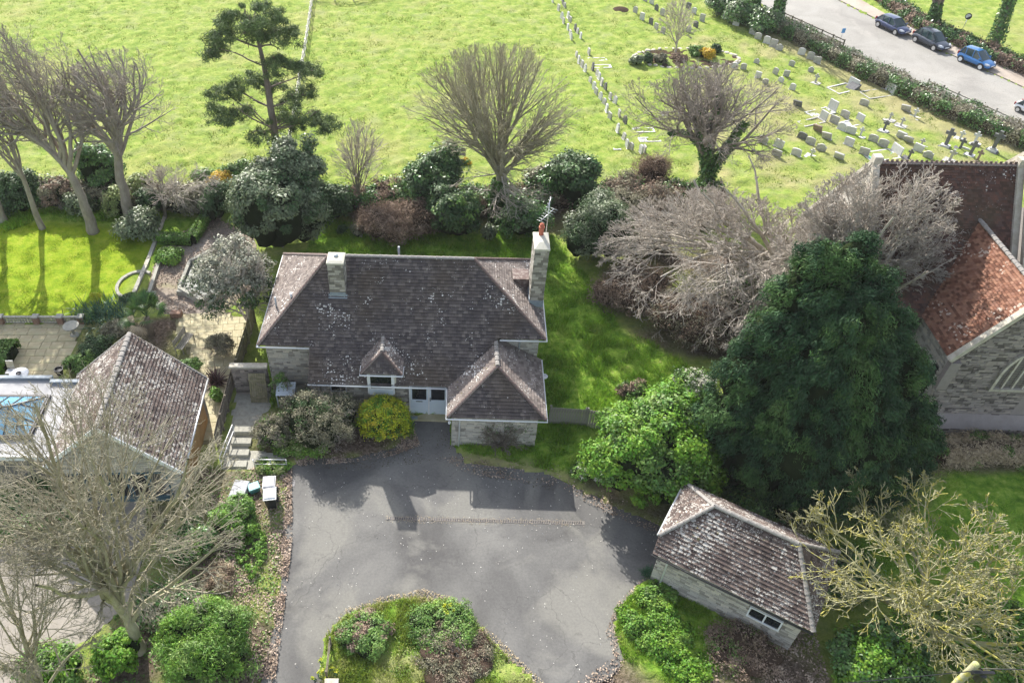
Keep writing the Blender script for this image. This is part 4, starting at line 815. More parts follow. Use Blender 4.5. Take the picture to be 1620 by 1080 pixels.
def bare_tree(name, label, cat, base_px, trunk, crown, limbs, P, mats, r0=.25, seed=1, group=None, off=(0, 0, 0), limb_from=.55, spokes=None, ivy=None):
    """trunk: list of (px,py) the trunk passes on its way up, at the depth of the base; crown: ellipsoid (centre, radii)"""
    rd = random.Random(seed); b = G(*base_px); o = thing(name, label, cat, b, 0, group)
    pts = [b - Vector((0, 0, .15))] + [GY(x, y, b.y + dy) for x, y, dy in trunk]
    n = len(pts); rs = [r0 * (1.25 if i == 0 else 1) * (1 - .5 * i / (n - 1)) for i in range(n)]
    # smooth path
    sp = []; sr = []
    for i in range(n - 1):
        for k in range(4):
            t = k / 4; a, b_, c_, d_ = pts[max(i - 1, 0)], pts[i], pts[i + 1], pts[min(i + 2, n - 1)]
            sp.append(.5 * ((2 * b_) + (c_ - a) * t + (2 * a - 5 * b_ + 4 * c_ - d_) * t * t + (3 * b_ - a - 3 * c_ + d_) * t ** 3) + Vector((rd.gauss(0, r0 * .12), rd.gauss(0, r0 * .12), 0))); sr.append(rs[i] + (rs[i + 1] - rs[i]) * t)
    sp.append(pts[-1]); sr.append(rs[-1])
    MB().tube(sp, sr, 9).build('trunk', mats[0], o)
    sg = Segs(); cc, cr = crown
    for i in range(limbs):
        f = limb_from + (1 - limb_from) * (i + rd.random()) / limbs * .98; k = f * (len(sp) - 1); j = int(k); st = sp[j].lerp(sp[min(j + 1, len(sp) - 1)], k - j)
        if spokes: th, zz = spokes[i % len(spokes)]
        else:
            th = 2.4 * i + rd.uniform(-.5, .5); zz = rd.uniform(-.35, .98)
        rr_ = math.sqrt(max(0, 1 - zz * zz)); tgt = cc + Vector((cr[0] * rr_ * math.cos(th), cr[1] * rr_ * math.sin(th), cr[2] * zz)) * rd.uniform(.8, .95)
        v = tgt - st; L = v.length; up = (sp[min(j + 1, len(sp) - 1)] - sp[max(j - 1, 0)]).normalized(); d0 = (v.normalized() + up * .35).normalized()
        grow(sg, st, d0, L, sr[j] * rd.uniform(.5, .75), 0, P, (cc, cr), rd)
    me = sg.mesh('branches', mats, b); br = link('branches', me, o)
    return o, sg
def leaf_mesh(name, P, N, a, w, mats, off, midx=None, core=None, aj=.35, flop=.5, droop=None):
    n = len(P); r3 = rng.normal(size=(n, 3)); N = N + r3 * flop; N /= np.maximum(np.linalg.norm(N, axis=1, keepdims=True), 1e-9)
    T = np.cross(N, rng.normal(size=(n, 3))) if droop is None else droop + rng.normal(size=(n, 3)) * .75; T = T - N * (T * N).sum(1, keepdims=True); T /= np.maximum(np.linalg.norm(T, axis=1, keepdims=True), 1e-9); B = np.cross(N, T)
    la = (a * (1 + aj * rng.uniform(-1, 1, n)))[:, None]; lw = (w * (1 + aj * rng.uniform(-1, 1, n)))[:, None]
    V = np.stack([P - T * la, P - B * lw + N * lw * .2, P + T * la, P + B * lw + N * lw * .2], 1).reshape(-1, 3); F = np.arange(n * 4).reshape(-1, 4)
    mi = np.zeros(n, int) if midx is None else midx
    if core is not None:
        cv, cf = core; F = np.concatenate([F, cf + len(V)]); V = np.concatenate([V, cv]); mi = np.concatenate([mi, np.full(len(cf), len(mats) - 1)])
    return np_mesh(name, V - np.array(off), F, mats, mi)
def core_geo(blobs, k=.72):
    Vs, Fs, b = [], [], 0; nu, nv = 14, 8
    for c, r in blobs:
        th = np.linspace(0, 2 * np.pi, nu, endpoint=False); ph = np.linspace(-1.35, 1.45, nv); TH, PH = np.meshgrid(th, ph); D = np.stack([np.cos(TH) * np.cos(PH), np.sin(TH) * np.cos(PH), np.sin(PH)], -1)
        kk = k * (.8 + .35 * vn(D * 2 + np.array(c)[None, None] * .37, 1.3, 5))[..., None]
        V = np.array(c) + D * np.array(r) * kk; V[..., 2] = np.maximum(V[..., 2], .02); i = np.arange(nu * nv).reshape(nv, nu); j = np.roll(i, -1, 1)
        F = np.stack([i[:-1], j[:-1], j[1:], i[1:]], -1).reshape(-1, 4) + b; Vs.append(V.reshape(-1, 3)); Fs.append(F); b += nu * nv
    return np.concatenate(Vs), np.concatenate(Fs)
def foliage_pts(blobs, n, clumps, cs, up=.25, zmin=.02, rough=.22, seed=0, thick=.12):
    """points in puffs over the surface of a group of ellipsoids"""
    ar = np.array([r[0] * r[1] + r[0] * r[2] for c, r in blobs]); pr = ar / ar.sum(); which = rng.choice(len(blobs), clumps, p=pr)
    Cb = np.array([list(c) for c, r in blobs])[which]; Rb = np.array([list(r) for c, r in blobs])[which]
    D = rng.normal(size=(clumps, 3)); D /= np.linalg.norm(D, axis=1, keepdims=True); D[:, 2] = np.where(D[:, 2] < -.35, -D[:, 2], D[:, 2])
    k = 1 - rough + 2 * rough * (vn(D * 1.7 + Cb * .31, 1.6, seed) - .1) - np.abs(rng.normal(size=clumps)) * thick
    K = Cb + D * Rb * k[:, None]
    # drop clumps buried inside other blobs
    keep = np.ones(clumps, bool)
    for i, (c, r) in enumerate(blobs): keep &= ~((which != i) & ((((K - np.array(list(c))) / np.array(list(r))) ** 2).sum(1) < .5))
    K, D = K[keep], D[keep]; ki = rng.integers(0, len(K), n); sz = cs * (.6 + .8 * rng.random(len(K)))[ki]
    off = rng.normal(size=(n, 3)); off /= np.linalg.norm(off, axis=1, keepdims=True); off *= (rng.random(n) ** .5 * sz)[:, None]; off[:, 2] *= .75
    P = K[ki] + off; N = off / np.maximum(sz[:, None], 1e-6) + D[ki] * .6 + np.array([0, 0, up + .3]); P[:, 2] = np.where(P[:, 2] < zmin, zmin + rng.random(n) * .1, P[:, 2])
    return P, N, ki
def bush(name, label, cat, cx, cy, wpx, h, m, n=9000, leaf=.09, lw=None, lobes=5, depth=.9, cs=.28, clumps=None, core=True, rough=.22, seed=1, group=None, m2=None, m2f=.3, hk=1.0, flop=.5, trunk=False, corem=None, off=None, partname='foliage', ang=None, stems=0, stemm=None, up=.25):
    """(cx,cy): where the middle of the bush shows in the photo"""
    rd = random.Random(seed * 77 + 5); c = G(cx, cy, h * .5); s = scale_at(c); rx = wpx / 2 / s; ry = rx * depth; base = Vector((c.x, c.y, 0))
    blobs = [(Vector((c.x, c.y, h * .45)), (rx * (.78 if lobes else .97), ry * (.78 if lobes else .97), h * .52))]
    for i in range(lobes):
        a = 6.283 * i / max(1, lobes) + rd.random(); q = rd.uniform(.45, .62); zz = rd.uniform(.3, .68) * h; k = rd.uniform(.38, .55)
        blobs.append((Vector((c.x + rx * q * math.cos(a), c.y + ry * q * math.sin(a), zz)), (rx * k, ry * k, min(h * k * .9, max(zz, .2)))))
    o = thing(name, label, cat, base, 0, group); clumps = clumps or int(60 + rx * ry * 45)
    P, N, ki = foliage_pts(blobs, n, clumps, cs * max(.6, min(1.3, rx)), seed=seed, rough=rough, up=up)
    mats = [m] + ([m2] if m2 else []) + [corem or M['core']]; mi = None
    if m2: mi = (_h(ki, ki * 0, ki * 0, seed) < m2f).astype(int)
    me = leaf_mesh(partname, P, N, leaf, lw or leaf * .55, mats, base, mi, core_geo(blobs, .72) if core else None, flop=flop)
    f = link(partname, me, o)
    sg = Segs(); k = stems or 3
    for i in range(k):
        a = rd.uniform(0, 6.283); d = Vector((math.cos(a) * .5, math.sin(a) * .5, 1)).normalized()
        if stems: grow(sg, base + Vector((rd.uniform(-.2, .2) * rx, rd.uniform(-.2, .2) * ry, 0)), d, h * .8, .03, 0, TWIGGY, (Vector((c.x, c.y, h * .5)), (rx * 1.08, ry * 1.08, h * .56)), rd)
        else: grow(sg, base, d, h * .6, .05, 0, STEM, None, rd)
    link('stem', sg.mesh('stem', stemm or [M['bark'], M['twig']], base), o)
    return o
STEM = bare_params(1, (), n=(4,))
TWIGGY = bare_params(4, (6, 5, 4), rmin=.006, up=.01, crook=.14, n=(5, 4, 3, 2), ratio=(.6, .6, .6), spread=(45, 50, 55))
def blades(name, region, n, h, w, m, z0=0., lean=.4, exclude=(), seed=1, parent=None, dens=None, avoid_house=True):
    r = np.random.default_rng(seed); xs = [p[0] for p in region]; ys = [p[1] for p in region]; X = r.uniform(min(xs), max(xs), n); Y = r.uniform(min(ys), max(ys), n); k = inpoly(X, Y, region)
    for e in exclude: k &= ~inpoly(X, Y, e)
    X, Y = X[k], Y[k]; c = vn(np.stack([X, Y], -1), 1.4, seed); k2 = r.random(len(X)) < np.clip((c - .28) * 3, .12, 1); X, Y, c = X[k2], Y[k2], c[k2]; m_ = len(X)
    a = r.uniform(0, 6.283, m_); hh = h * r.uniform(.5, 1.3, m_) * (.6 + .8 * c); l = r.normal(size=(m_, 2)) * lean
    B = np.stack([X, Y, np.full(m_, z0)], -1); dx = np.stack([np.cos(a) * w, np.sin(a) * w, 0 * a], -1); T = B + np.stack([l[:, 0] * hh, l[:, 1] * hh, hh], -1)
    V = np.stack([B - dx, B + dx, T], 1).reshape(-1, 3); o = link(name, np_mesh(name, V, np.arange(m_ * 3).reshape(-1, 3), m), parent); o['kind'] = 'stuff'; return o
HOUSEP = [[tuple((Matrix.Rotation(HR, 3, 'Z') @ Vector((x, y, 0)))[:2]) for x, y in ((-9.7, 29.3), (4.4, 29.3), (4.4, 36.6), (-9.7, 36.6))], [tuple((Matrix.Rotation(HR, 3, 'Z') @ Vector((x, y, 0)))[:2]) for x, y in ((-.1, 26), (4.3, 26), (4.3, 29.4), (-7, 29.4), (-7, 28.1), (-.1, 28.1))],
          [tuple((Matrix.Rotation(GR, 3, 'Z') @ Vector((x, y, 0)))[:2]) for x, y in ((-1.8, 20.7), (4.1, 20.7), (4.1, 23.9), (-1.8, 23.9))], [tuple((Matrix.Rotation(HR, 3, 'Z') @ Vector((x, y, 0)))[:2]) for x, y in ((20.7, 31), (23.4, 31), (23.4, 27.5), (29, 27.5), (34, 31), (34, 41), (20.7, 41))]]
EX = HARD + [Z_DRIVE] + HOUSEP
M['gr_lush'] = leafm('lush_grass', (0.138, 0.276, 0.023), (0.230, 0.402, 0.040), (0.368, 0.483, 0.103), .6, .4, .35, .02, .8, .2)
M['gr_lawn'] = leafm('lawn_grass', (.14, .25, .015), (.22, .33, .02), (.3, .38, .04), .6, .4, .3, .015, .8, .2)
M['gr_field'] = leafm('pasture_grass', (.13, .21, .035), (.22, .29, .055), (.32, .35, .11), .7, .4, .3, .02, .4, .15)
# grasses
blades('long_grass', Z_LUSH[0], 330000, .3, .026, M['gr_lush'], exclude=EX, seed=2)
blades('rough_grass', Z_LUSH[2], 60000, .2, .02, M['gr_lush'], exclude=EX, seed=3); blades('rough_grass', Z_LUSH[1], 40000, .16, .025, M['gr_lush'], exclude=EX, seed=4)
blades('island_grass', Z_ISLAND, 90000, .24, .02, leafm('island_grass_leaves', (.16, .25, .03), (.28, .36, .06), (.4, .42, .16), .6, .4, .35, .02), seed=5)
blades('lawn_grass', Z_LAWN, 130000, .06, .03, M['gr_lawn'], seed=6)
blades('lawn_edge_grass', Z_LUSH[3], 26000, .3, .04, M['gr_lush'], exclude=EX, seed=7)
FIELDP = gp([(-150, -130), (868, -130), (1245, 30), (1340, 100), (1470, 175), (1700, 260), (1640, 300), (1100, 300), (-150, 285)])
blades('pasture_grass', FIELDP, 300000, .12, .045, M['gr_field'], exclude=HOUSEP[3:], seed=8, z0=.06, lean=.7)
# leaf litter along edges
def litter(name, poly, n, size=.045, m=None, seed=1, exclude=(), z=.03):
    r = np.random.default_rng(seed); xs = [p[0] for p in poly]; ys = [p[1] for p in poly]; X = r.uniform(min(xs), max(xs), n); Y = r.uniform(min(ys), max(ys), n); k = inpoly(X, Y, poly)
    for e in exclude: k &= ~inpoly(X, Y, e)
    X, Y = X[k], Y[k]; k = r.random(len(X)) < np.clip((vn(np.stack([X, Y], -1), 1.1, seed) - .2) * 2.5, .1, 1); X, Y = X[k], Y[k]; P = np.stack([X, Y, z + .1 * r.random(len(X)) ** 3], -1)
    me = leaf_mesh(name, P, np.tile([0, 0, 1.], (len(X), 1)), size, size * .6, [m or M['lf_litter']], (0, 0, 0), flop=.45); o = link(name, me); o['kind'] = 'stuff'; return o
def offset_band(px, wid):
    out, inn = [], []
    for x, y, a, b in px: out.append((x - a, y - b)); inn.append((x + a, y + b))
    return gp(out + inn[::-1])
litter('leaf_litter', gp([(396, 740), (462, 742), (463, 850), (450, 965), (425, 1160), (330, 1160), (350, 900), (330, 760)]), 42000, .05, seed=11, z=.05)
litter('leaf_litter', gp([(455, 700), (655, 680), (665, 705), (620, 722), (560, 732), (470, 738)]), 14000, .045, seed=12, z=.04)
litter('leaf_litter', gp([(700, 725), (745, 720), (870, 730), (960, 780), (1055, 820), (1050, 850), (950, 808), (890, 772), (740, 750)]), 9000, .045, seed=13)
litter('leaf_litter', gp([(1028, 905), (1045, 915), (1000, 955), (990, 1000), (1000, 1040), (960, 1090), (880, 1100), (940, 1060), (972, 1040), (958, 1000), (975, 955)]), 6000, .045, seed=14)
litter('leaf_litter', gp([(505, 1100), (515, 1000), (545, 965), (600, 945), (670, 932), (715, 945), (760, 985), (800, 1020), (860, 1080), (840, 1090), (780, 1030), (700, 960), (600, 968), (540, 1000), (525, 1100)]), 16000, .035, M['straw'], seed=15)
litter('leaf_litter', Z_COURT, 9000, .06, seed=16); litter('leaf_litter', Z_SOIL[3], 16000, .06, seed=17, exclude=EX, z=.06)
litter('island_weeds', Z_ISLAND, 15000, .05, leafm('island_weed_leaves', (.1, .19, .03), (.2, .29, .06), (.4, .36, .17), .6, .3, .4), seed=44, z=.1)
litter('verge_weeds_low', Z_SOIL[0], 9000, .06, M['lf_mid'], seed=45, exclude=EX, z=.08)
litter('tarmac_moss', gp([(460, 735), (560, 728), (660, 700), (700, 665), (712, 665), (720, 712), (760, 738), (870, 752), (920, 780), (860, 775), (740, 752), (690, 730), (640, 735), (560, 745)]), 5000, .035, mat('mossy_dirt', [(.06, .05, .03), (.1, .085, .05)], 3, .95), seed=46, z=.002)
litter('fallen_petals', Z_DRIVE, 900, .03, flat('pale_petals', (.6, .58, .54), .8), seed=18, exclude=[Z_ISLAND], z=.005)

# ================================================================== TREES
BK, TW = M['bark'], M['twig']
PW = bare_params(5, (6, 6, 4, 4), rmin=.008, up=.04, crook=.11, wind=(-.11, 0, .0), w=(1, 1, 1, 1, 1), spread=(42, 46, 48, 50), ratio=(.5, .5, .5, .5), out=.2)
Yb = lambda x, y: G(x, y).y
bare_tree('bare_tree', 'big windswept bare tree with a thick trunk leaning left over the lawn edge', 'tree', (148, 368), [(134, 325, 0), (114, 280, 0), (90, 248, 0), (58, 218, 0)], crown_at(50, 150, 340, 230, Yb(148, 368), .75), 20, PW, [BK, TW], .34, 21, 'windswept bare trees behind the lawn', limb_from=.5)
bare_tree('bare_tree', 'big bare tree with a straight forked trunk beside the variegated bushes', 'tree', (206, 352), [(198, 310, 0), (188, 262, 0), (183, 225, 0), (170, 190, 0)], crown_at(208, 168, 235, 170, Yb(206, 352), .8), 18, PW, [BK, TW], .37, 22, 'windswept bare trees behind the lawn', limb_from=.45)
bare_tree('bare_tree', 'thin leaning bare tree at the lawn edge, second from the left', 'tree', (67, 362), [(50, 320, 0), (33, 270, 0), (15, 225, 0)], crown_at(0, 165, 150, 165, Yb(67, 362), .7), 9, PW, [BK, TW], .2, 23, 'windswept bare trees behind the lawn', limb_from=.4)
bare_tree('bare_tree', 'bare tree half cut off by the left edge of the photo', 'tree', (4, 352), [(-8, 315, 0), (-25, 260, 0), (-40, 215, 0)], crown_at(-55, 150, 170, 180, Yb(4, 352), .7), 9, PW, [BK, TW], .26, 24, 'windswept bare trees behind the lawn', limb_from=.4)
# fan shaped tree
PF = bare_params(5, (6, 5, 4, 3), rmin=.008, up=.04, crook=.06, spread=(24, 28, 34, 40), ratio=(.62, .5, .5, .5), out=.25, t0=.15)
spk = [(6.283 * i * .382, -.45 + 1.4 * ((i * .618) % 1)) for i in range(30)]
o, _ = bare_tree('fan_shaped_bare_tree', 'round fan shaped bare tree standing behind the house in the hedge', 'tree', (789, 348), [(790, 310, 0), (790, 275, 0), (788, 250, 0)], crown_at(784, 182, 295, 212, Yb(789, 348), .9), 24, PF, [M['bark_olive'], mat('olive_twigs', [(.3, .28, .19), (.42, .39, .29)], 2, .95, spec=.1)], .36, 25, limb_from=.55, spokes=spk)
sg = Segs(); rd = random.Random(4); tp = GY(789, 285, Yb(789, 348))
for i in range(11):
    d = Vector((rd.uniform(-1, .7), -rd.uniform(.2, 1), rd.uniform(-.2, .25))).normalized(); grow(sg, tp + Vector((0, 0, rd.uniform(-1, .8))), d, rd.uniform(2, 4.2), .06, 1, PF, None, rd)
link('lower_boughs', sg.mesh('lower_boughs', [M['bark_pale'], M['bark_pale']], off_of(o)), o)
def ivy_on(o, path, r, n, m=None, leaf=.11, name='ivy'):
    P = []; N = []
    for _ in range(n):
        t = random.random() ** .8 * (len(path) - 1); i = int(t); i = min(i, len(path) - 2); c = Vector(path[i]).lerp(Vector(path[i + 1]), t - i); a = random.uniform(0, 6.283); k = r * (1.25 - .5 * t / (len(path) - 1)) * (.55 + .6 * random.random())
        q = Vector((math.cos(a), math.sin(a), random.uniform(-.3, .3))); P.append(c + q * k); N.append(q)
    link(name, leaf_mesh(name, np.array(P), np.array(N), leaf, leaf * .75, [m or M['lf_ivy']], off_of(o), flop=.6), o)
yb = Yb(789, 348); ivy_on(o, [GY(789, 348, yb), GY(790, 310, yb), GY(790, 285, yb)], .6, 3500)
bare_tree('slim_bare_tree', 'slim many stemmed bare young tree left of the russet bramble heap', 'tree', (570, 332), [(566, 300, 0), (562, 275, 0)], crown_at(572, 252, 95, 120, Yb(570, 332), .8), 12, bare_params(4, (6, 5, 4), rmin=.009, up=.06, crook=.06, spread=(22, 30, 36), n=(7, 5, 3, 2)), [M['bark_olive'], M['twig_pink']], .12, 26, limb_from=.1)
# ivy clad tree by the graves
PI = bare_params(5, (6, 5, 4, 3), rmin=.01, up=.03, crook=.13, spread=(40, 44, 48, 50), ratio=(.55, .5, .5, .5), out=.3)
o, _ = bare_tree('ivy_clad_bare_tree', 'bare tree with dark ivy up its trunk in front of the gravestone rows', 'tree', (1116, 306), [(1120, 270, 0), (1116, 235, 0), (1112, 200, 0)], crown_at(1112, 190, 305, 180, Yb(1116, 306), .9), 26, PI, [M['bark'], M['twig']], .3, 27, limb_from=.35)
yb = Yb(1116, 306); ivy_on(o, [GY(1116, 308, yb), GY(1120, 265, yb), GY(1115, 215, yb), GY(1108, 175, yb)], .5, 4200); ivy_on(o, [GY(1125, 270, yb), GY(1150, 235, yb), GY(1178, 195, yb)], .38, 1500); ivy_on(o, [GY(1112, 230, yb), GY(1085, 210, yb), GY(1062, 212, yb)], .3, 700); ivy_on(o, [GY(1114, 220, yb), GY(1135, 180, yb), GY(1140, 150, yb)], .28, 900)
# big spreading bare tree(s) on the right
PB = bare_params(5, (7, 7, 6, 4), rmin=.011, up=.0, crook=.12, spread=(34, 38, 44, 48), ratio=(.55, .52, .5, .5), out=.2, t0=.25)
bare_tree('spreading_bare_tree', 'huge spreading bare tree with tangled pale branches reaching over the grass', 'tree', (1243, 452), [(1240, 432, 0), (1232, 412, 0)], crown_at(1130, 425, 370, 260, Yb(1243, 452) - 2.5, .9), 24, PB, [M['bark_pale'], M['twig_pink']], .35, 28, limb_from=.3)
bare_tree('upright_bare_tree', 'bare tree with dense pinkish twigs between the dark conifer and the church', 'tree', (1325, 565), [(1322, 535, 0), (1320, 505, 0), (1322, 475, 0)], crown_at(1368, 400, 290, 270, Yb(1325, 565) + .6, .5), 26, PB, [M['bark_pale'], M['twig_pink']], .3, 29, limb_from=.25)
bare_tree('small_bare_tree', 'small bare tree growing in the stone edged churchyard bed', 'tree', (1069, 90), [(1069, 78, 0), (1071, 62, 0)], crown_at(1071, 38, 62, 75, Yb(1069, 90), .9), 10, bare_params(4, (5, 5, 4), rmin=.014, up=.03, crook=.1, n=(6, 4, 3, 2)), [M['bark_pale'], M['twig_pink']], .12, 30, limb_from=.6)
bare_tree('gnarled_bare_tree', 'low gnarled bare tree above the clipped box hedge', 'tree', (262, 345), [(258, 320, 0), (248, 290, 0)], crown_at(285, 300, 150, 85, Yb(262, 345), .8), 12, bare_params(4, (7, 6, 5), rmin=.009, up=.0, crook=.2, n=(6, 5, 4, 2)), [M['bark_dark'], M['twig_pink']], .12, 31, limb_from=.3)
# bottom left tree
PL = bare_params(5, (6, 5, 4, 3), rmin=.006, up=.03, crook=.1, spread=(30, 36, 42, 46), ratio=(.55, .5, .48, .5), out=.22, t0=.2)
MT = [M['bark_olive'], mat('olive_grey_twigs', [(.27, .245, .18), (.4, .37, .29)], 2, .95, spec=.1)]
bare_tree('large_bare_tree', 'large bare tree with mossy leaning trunk in front of the neighbouring house', 'tree', (222, 1030), [(205, 985, 0), (185, 940, 0), (172, 890, .3)], crown_at(185, 800, 400, 400, Yb(222, 1030) + .5, .8), 22, PL, MT, .24, 32, limb_from=.3)
bare_tree('multi_stemmed_bare_tree', 'multi-stemmed bare tree in the bottom left corner', 'tree', (85, 1120), [(65, 1080, 0), (45, 1040, 0)], crown_at(30, 950, 230, 270, Yb(85, 1120), .8), 12, PL, MT, .13, 33, limb_from=.1)
# lichened tree bottom right
PR = bare_params(5, (5, 5, 4, 3), rmin=.014, up=.03, crook=.22, spread=(38, 42, 46, 50), ratio=(.58, .5, .5, .5), out=.25, t0=.2)
bare_tree('lichened_bare_tree', 'bare tree with yellow lichened branches beside and over the garage', 'tree', (1462, 1010), [(1458, 975, 0), (1452, 945, 0)], crown_at(1432, 930, 460, 310, Yb(1462, 1010) + .3, .85), 21, PR, [M['bark_lichen'], M['bark_lichen']], .2, 34, limb_from=.3)
# roadside trees beyond the cars
PT = bare_params(3, (5, 4), rmin=.02, up=.1, crook=.08, n=(6, 4, 3))
for (bp, path, r0, lab, sd, cr) in (((1476, 44), [(1478, 25, 0), (1484, 5, 0)], .32, 'bare roadside tree forking behind the two dark parked cars', 41, (1495, -50, 130, 110)), ((1570, 76), [(1582, 45, 0), (1594, 10, 0), (1604, -20, 0)], .34, 'ivy covered roadside tree leaning right behind the bright blue car', 42, (1620, -60, 110, 90)),
                                  ((1228, 50), [(1230, 25, 0), (1236, 0, 0), (1240, -25, 0)], .3, 'ivy covered trunk where the churchyard hedge meets the road', 43, (1240, -70, 110, 90)), ((1196, 32), [(1196, 12, 0), (1196, -10, 0)], .26, 'ivy covered trunk in the dark bushes above the roadside gravestones', 44, (1196, -60, 90, 80))):
    o, _ = bare_tree('roadside_tree', lab, 'tree', bp, path, crown_at(*cr, Yb(*bp), .8), 7, PT, [M['bark_dark'], TW], r0, sd, 'roadside trees', limb_from=.5); yb = Yb(*bp)
    ivy_on(o, [G(*bp)] + [GY(x, y, yb) for x, y, _ in path], r0 * 1.8, 1300, leaf=.14)
# tree whose leaves show silver, beside the house
o, sg = bare_tree('silvery_evergreen_tree', 'small evergreen tree with pale branches and silvery leaf tips left of the house', 'tree', (395, 528), [(392, 500, 0), (386, 478, 0)], crown_at(370, 447, 135, 140, Yb(395, 528) + .4, .9), 16, bare_params(4, (6, 6, 4), rmin=.012, up=.02, crook=.14, n=(7, 5, 4, 2), out=.3), [M['bark_pale'], M['bark_pale']], .13, 35, limb_from=.3)
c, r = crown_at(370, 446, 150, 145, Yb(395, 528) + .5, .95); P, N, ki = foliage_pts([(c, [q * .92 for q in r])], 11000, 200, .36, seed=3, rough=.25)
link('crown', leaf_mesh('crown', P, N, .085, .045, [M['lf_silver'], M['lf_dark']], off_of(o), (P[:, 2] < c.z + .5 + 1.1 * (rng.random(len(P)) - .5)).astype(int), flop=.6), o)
# pine
pb = G(440, 264); o = thing('pine_tree', 'tall open pine tree standing by the white field fence', 'tree', pb)
py_ = pb.y; tr = [pb] + [GY(x, y, py_) for x, y in ((437, 235), (434, 205), (428, 170), (424, 140), (418, 105), (411, 75), (405, 52))]
MB().tube(tr, [.34, .3, .28, .25, .22, .18, .13, .08], 9).build('trunk', M['bark_pine'], o)
pads = [(375, 42, 70, 34), (400, 28, 90, 34), (430, 40, 70, 34), (455, 62, 50, 30), (352, 62, 46, 26), (335, 88, 24, 22), (345, 78, 26, 22), (420, 58, 60, 28), (462, 112, 74, 30), (492, 116, 34, 24), (432, 102, 40, 24), (404, 128, 52, 28), (372, 142, 30, 20), (350, 152, 50, 26), (340, 175, 26, 26), (358, 190, 44, 28), (385, 178, 30, 22), (480, 158, 48, 34), (470, 182, 70, 34), (505, 196, 56, 26), (448, 196, 44, 24), (412, 218, 40, 20), (438, 142, 34, 22), (518, 205, 30, 18)]
PPs, PNs = [], []; sg = Segs(); rd = random.Random(9)
for i, (x, y, w_, h_) in enumerate(pads):
    w_ *= 1.2; h_ *= 1.15
    c, r = crown_at(x, y, w_, h_, py_ + rd.uniform(-1.4, 1.4), .9); st = min(tr[2:], key=lambda q: abs(q.z - (c.z - .6))); v = c - st
    grow(sg, st, (v.normalized() + Vector((0, 0, .12))).normalized(), v.length, .07, 0, bare_params(3, (5, 4), rmin=.015, crook=.1, n=(6, 3, 2)), (c, [q * 1.0 for q in r]), rd)
    P, N, _ = foliage_pts([(c, (r[0], r[1], max(.35, r[2])))], int(900 * (w_ * h_) / 1500) + 300, 22, .42, seed=i, rough=.45); PPs.append(P); PNs.append(N)
link('branches', sg.mesh('branches', [M['bark_pine'], M['bark_pine']], pb), o)
link('needles', leaf_mesh('needles', np.concatenate(PPs), np.concatenate(PNs), .19, .024, [M['lf_pine']], pb, flop=.9), o)

# big dark conifer
def conifer():
    base = G(1288, 625, 5.2); base = Vector((base.x, base.y, 0)); o = thing('conifer_tree', 'huge dark green bushy conifer between the house and the church', 'tree', base); bl = []; rd = random.Random(5)
    def el(px, py, wpx, h, z, dy=0.): c = G(px, py, z); s = scale_at(c); bl.append((Vector((c.x, c.y + dy, c.z)), (wpx / 2 / s, wpx / 2 / s, h)))
    el(1290, 690, 300, 3.6, 3.4); el(1300, 620, 220, 3.4, 5.6); el(1312, 540, 140, 3.0, 7.8)
    for px, py, wp, h, z in ((1345, 418, 66, 1.5, 10.9), (1290, 428, 78, 1.5, 10.6), (1318, 455, 120, 1.8, 9.6), (1250, 478, 80, 1.5, 9.2), (1378, 470, 70, 1.5, 9.4), (1215, 540, 90, 1.8, 7.8), (1395, 535, 80, 1.8, 7.6), (1175, 600, 90, 1.8, 6.2), (1420, 600, 80, 2.0, 5.9), (1150, 665, 90, 1.8, 4.6), (1425, 680, 90, 2.0, 3.8), (1205, 725, 120, 2.0, 3.2), (1300, 720, 150, 2.2, 3.4), (1385, 755, 100, 2.0, 2.2), (1250, 780, 110, 1.6, 1.8), (1262, 580, 120, 2.0, 7.0), (1350, 590, 110, 2.0, 6.8), (1230, 650, 120, 1.8, 5.2), (1320, 665, 130, 1.8, 4.9), (1385, 660, 90, 1.8, 4.6), (1440, 735, 60, 1.4, 2.0), (1160, 735, 70, 1.4, 2.2), (1300, 505, 110, 1.6, 8.8)): el(px, py, wp, h, z)
    P, N, ki = foliage_pts(bl, 260000, 3000, .36, up=.05, rough=.3, seed=4, thick=.12); kc = vn(P, .9, 4); P[:, 2] -= .3 * rng.random(len(P)) ** 2; N[:, 2] *= .6
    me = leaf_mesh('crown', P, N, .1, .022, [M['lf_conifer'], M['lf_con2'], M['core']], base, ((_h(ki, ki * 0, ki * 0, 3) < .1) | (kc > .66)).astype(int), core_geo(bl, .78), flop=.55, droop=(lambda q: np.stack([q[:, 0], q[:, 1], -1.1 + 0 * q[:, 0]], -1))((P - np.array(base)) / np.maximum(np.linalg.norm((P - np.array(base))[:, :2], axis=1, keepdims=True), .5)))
    link('crown', me, o); MB().tube([base, base + Vector((0, 0, 4)), base + Vector((0, 0, 9))], [.5, .4, .2], 9).build('trunk', M['bark_dark'], o)
conifer()

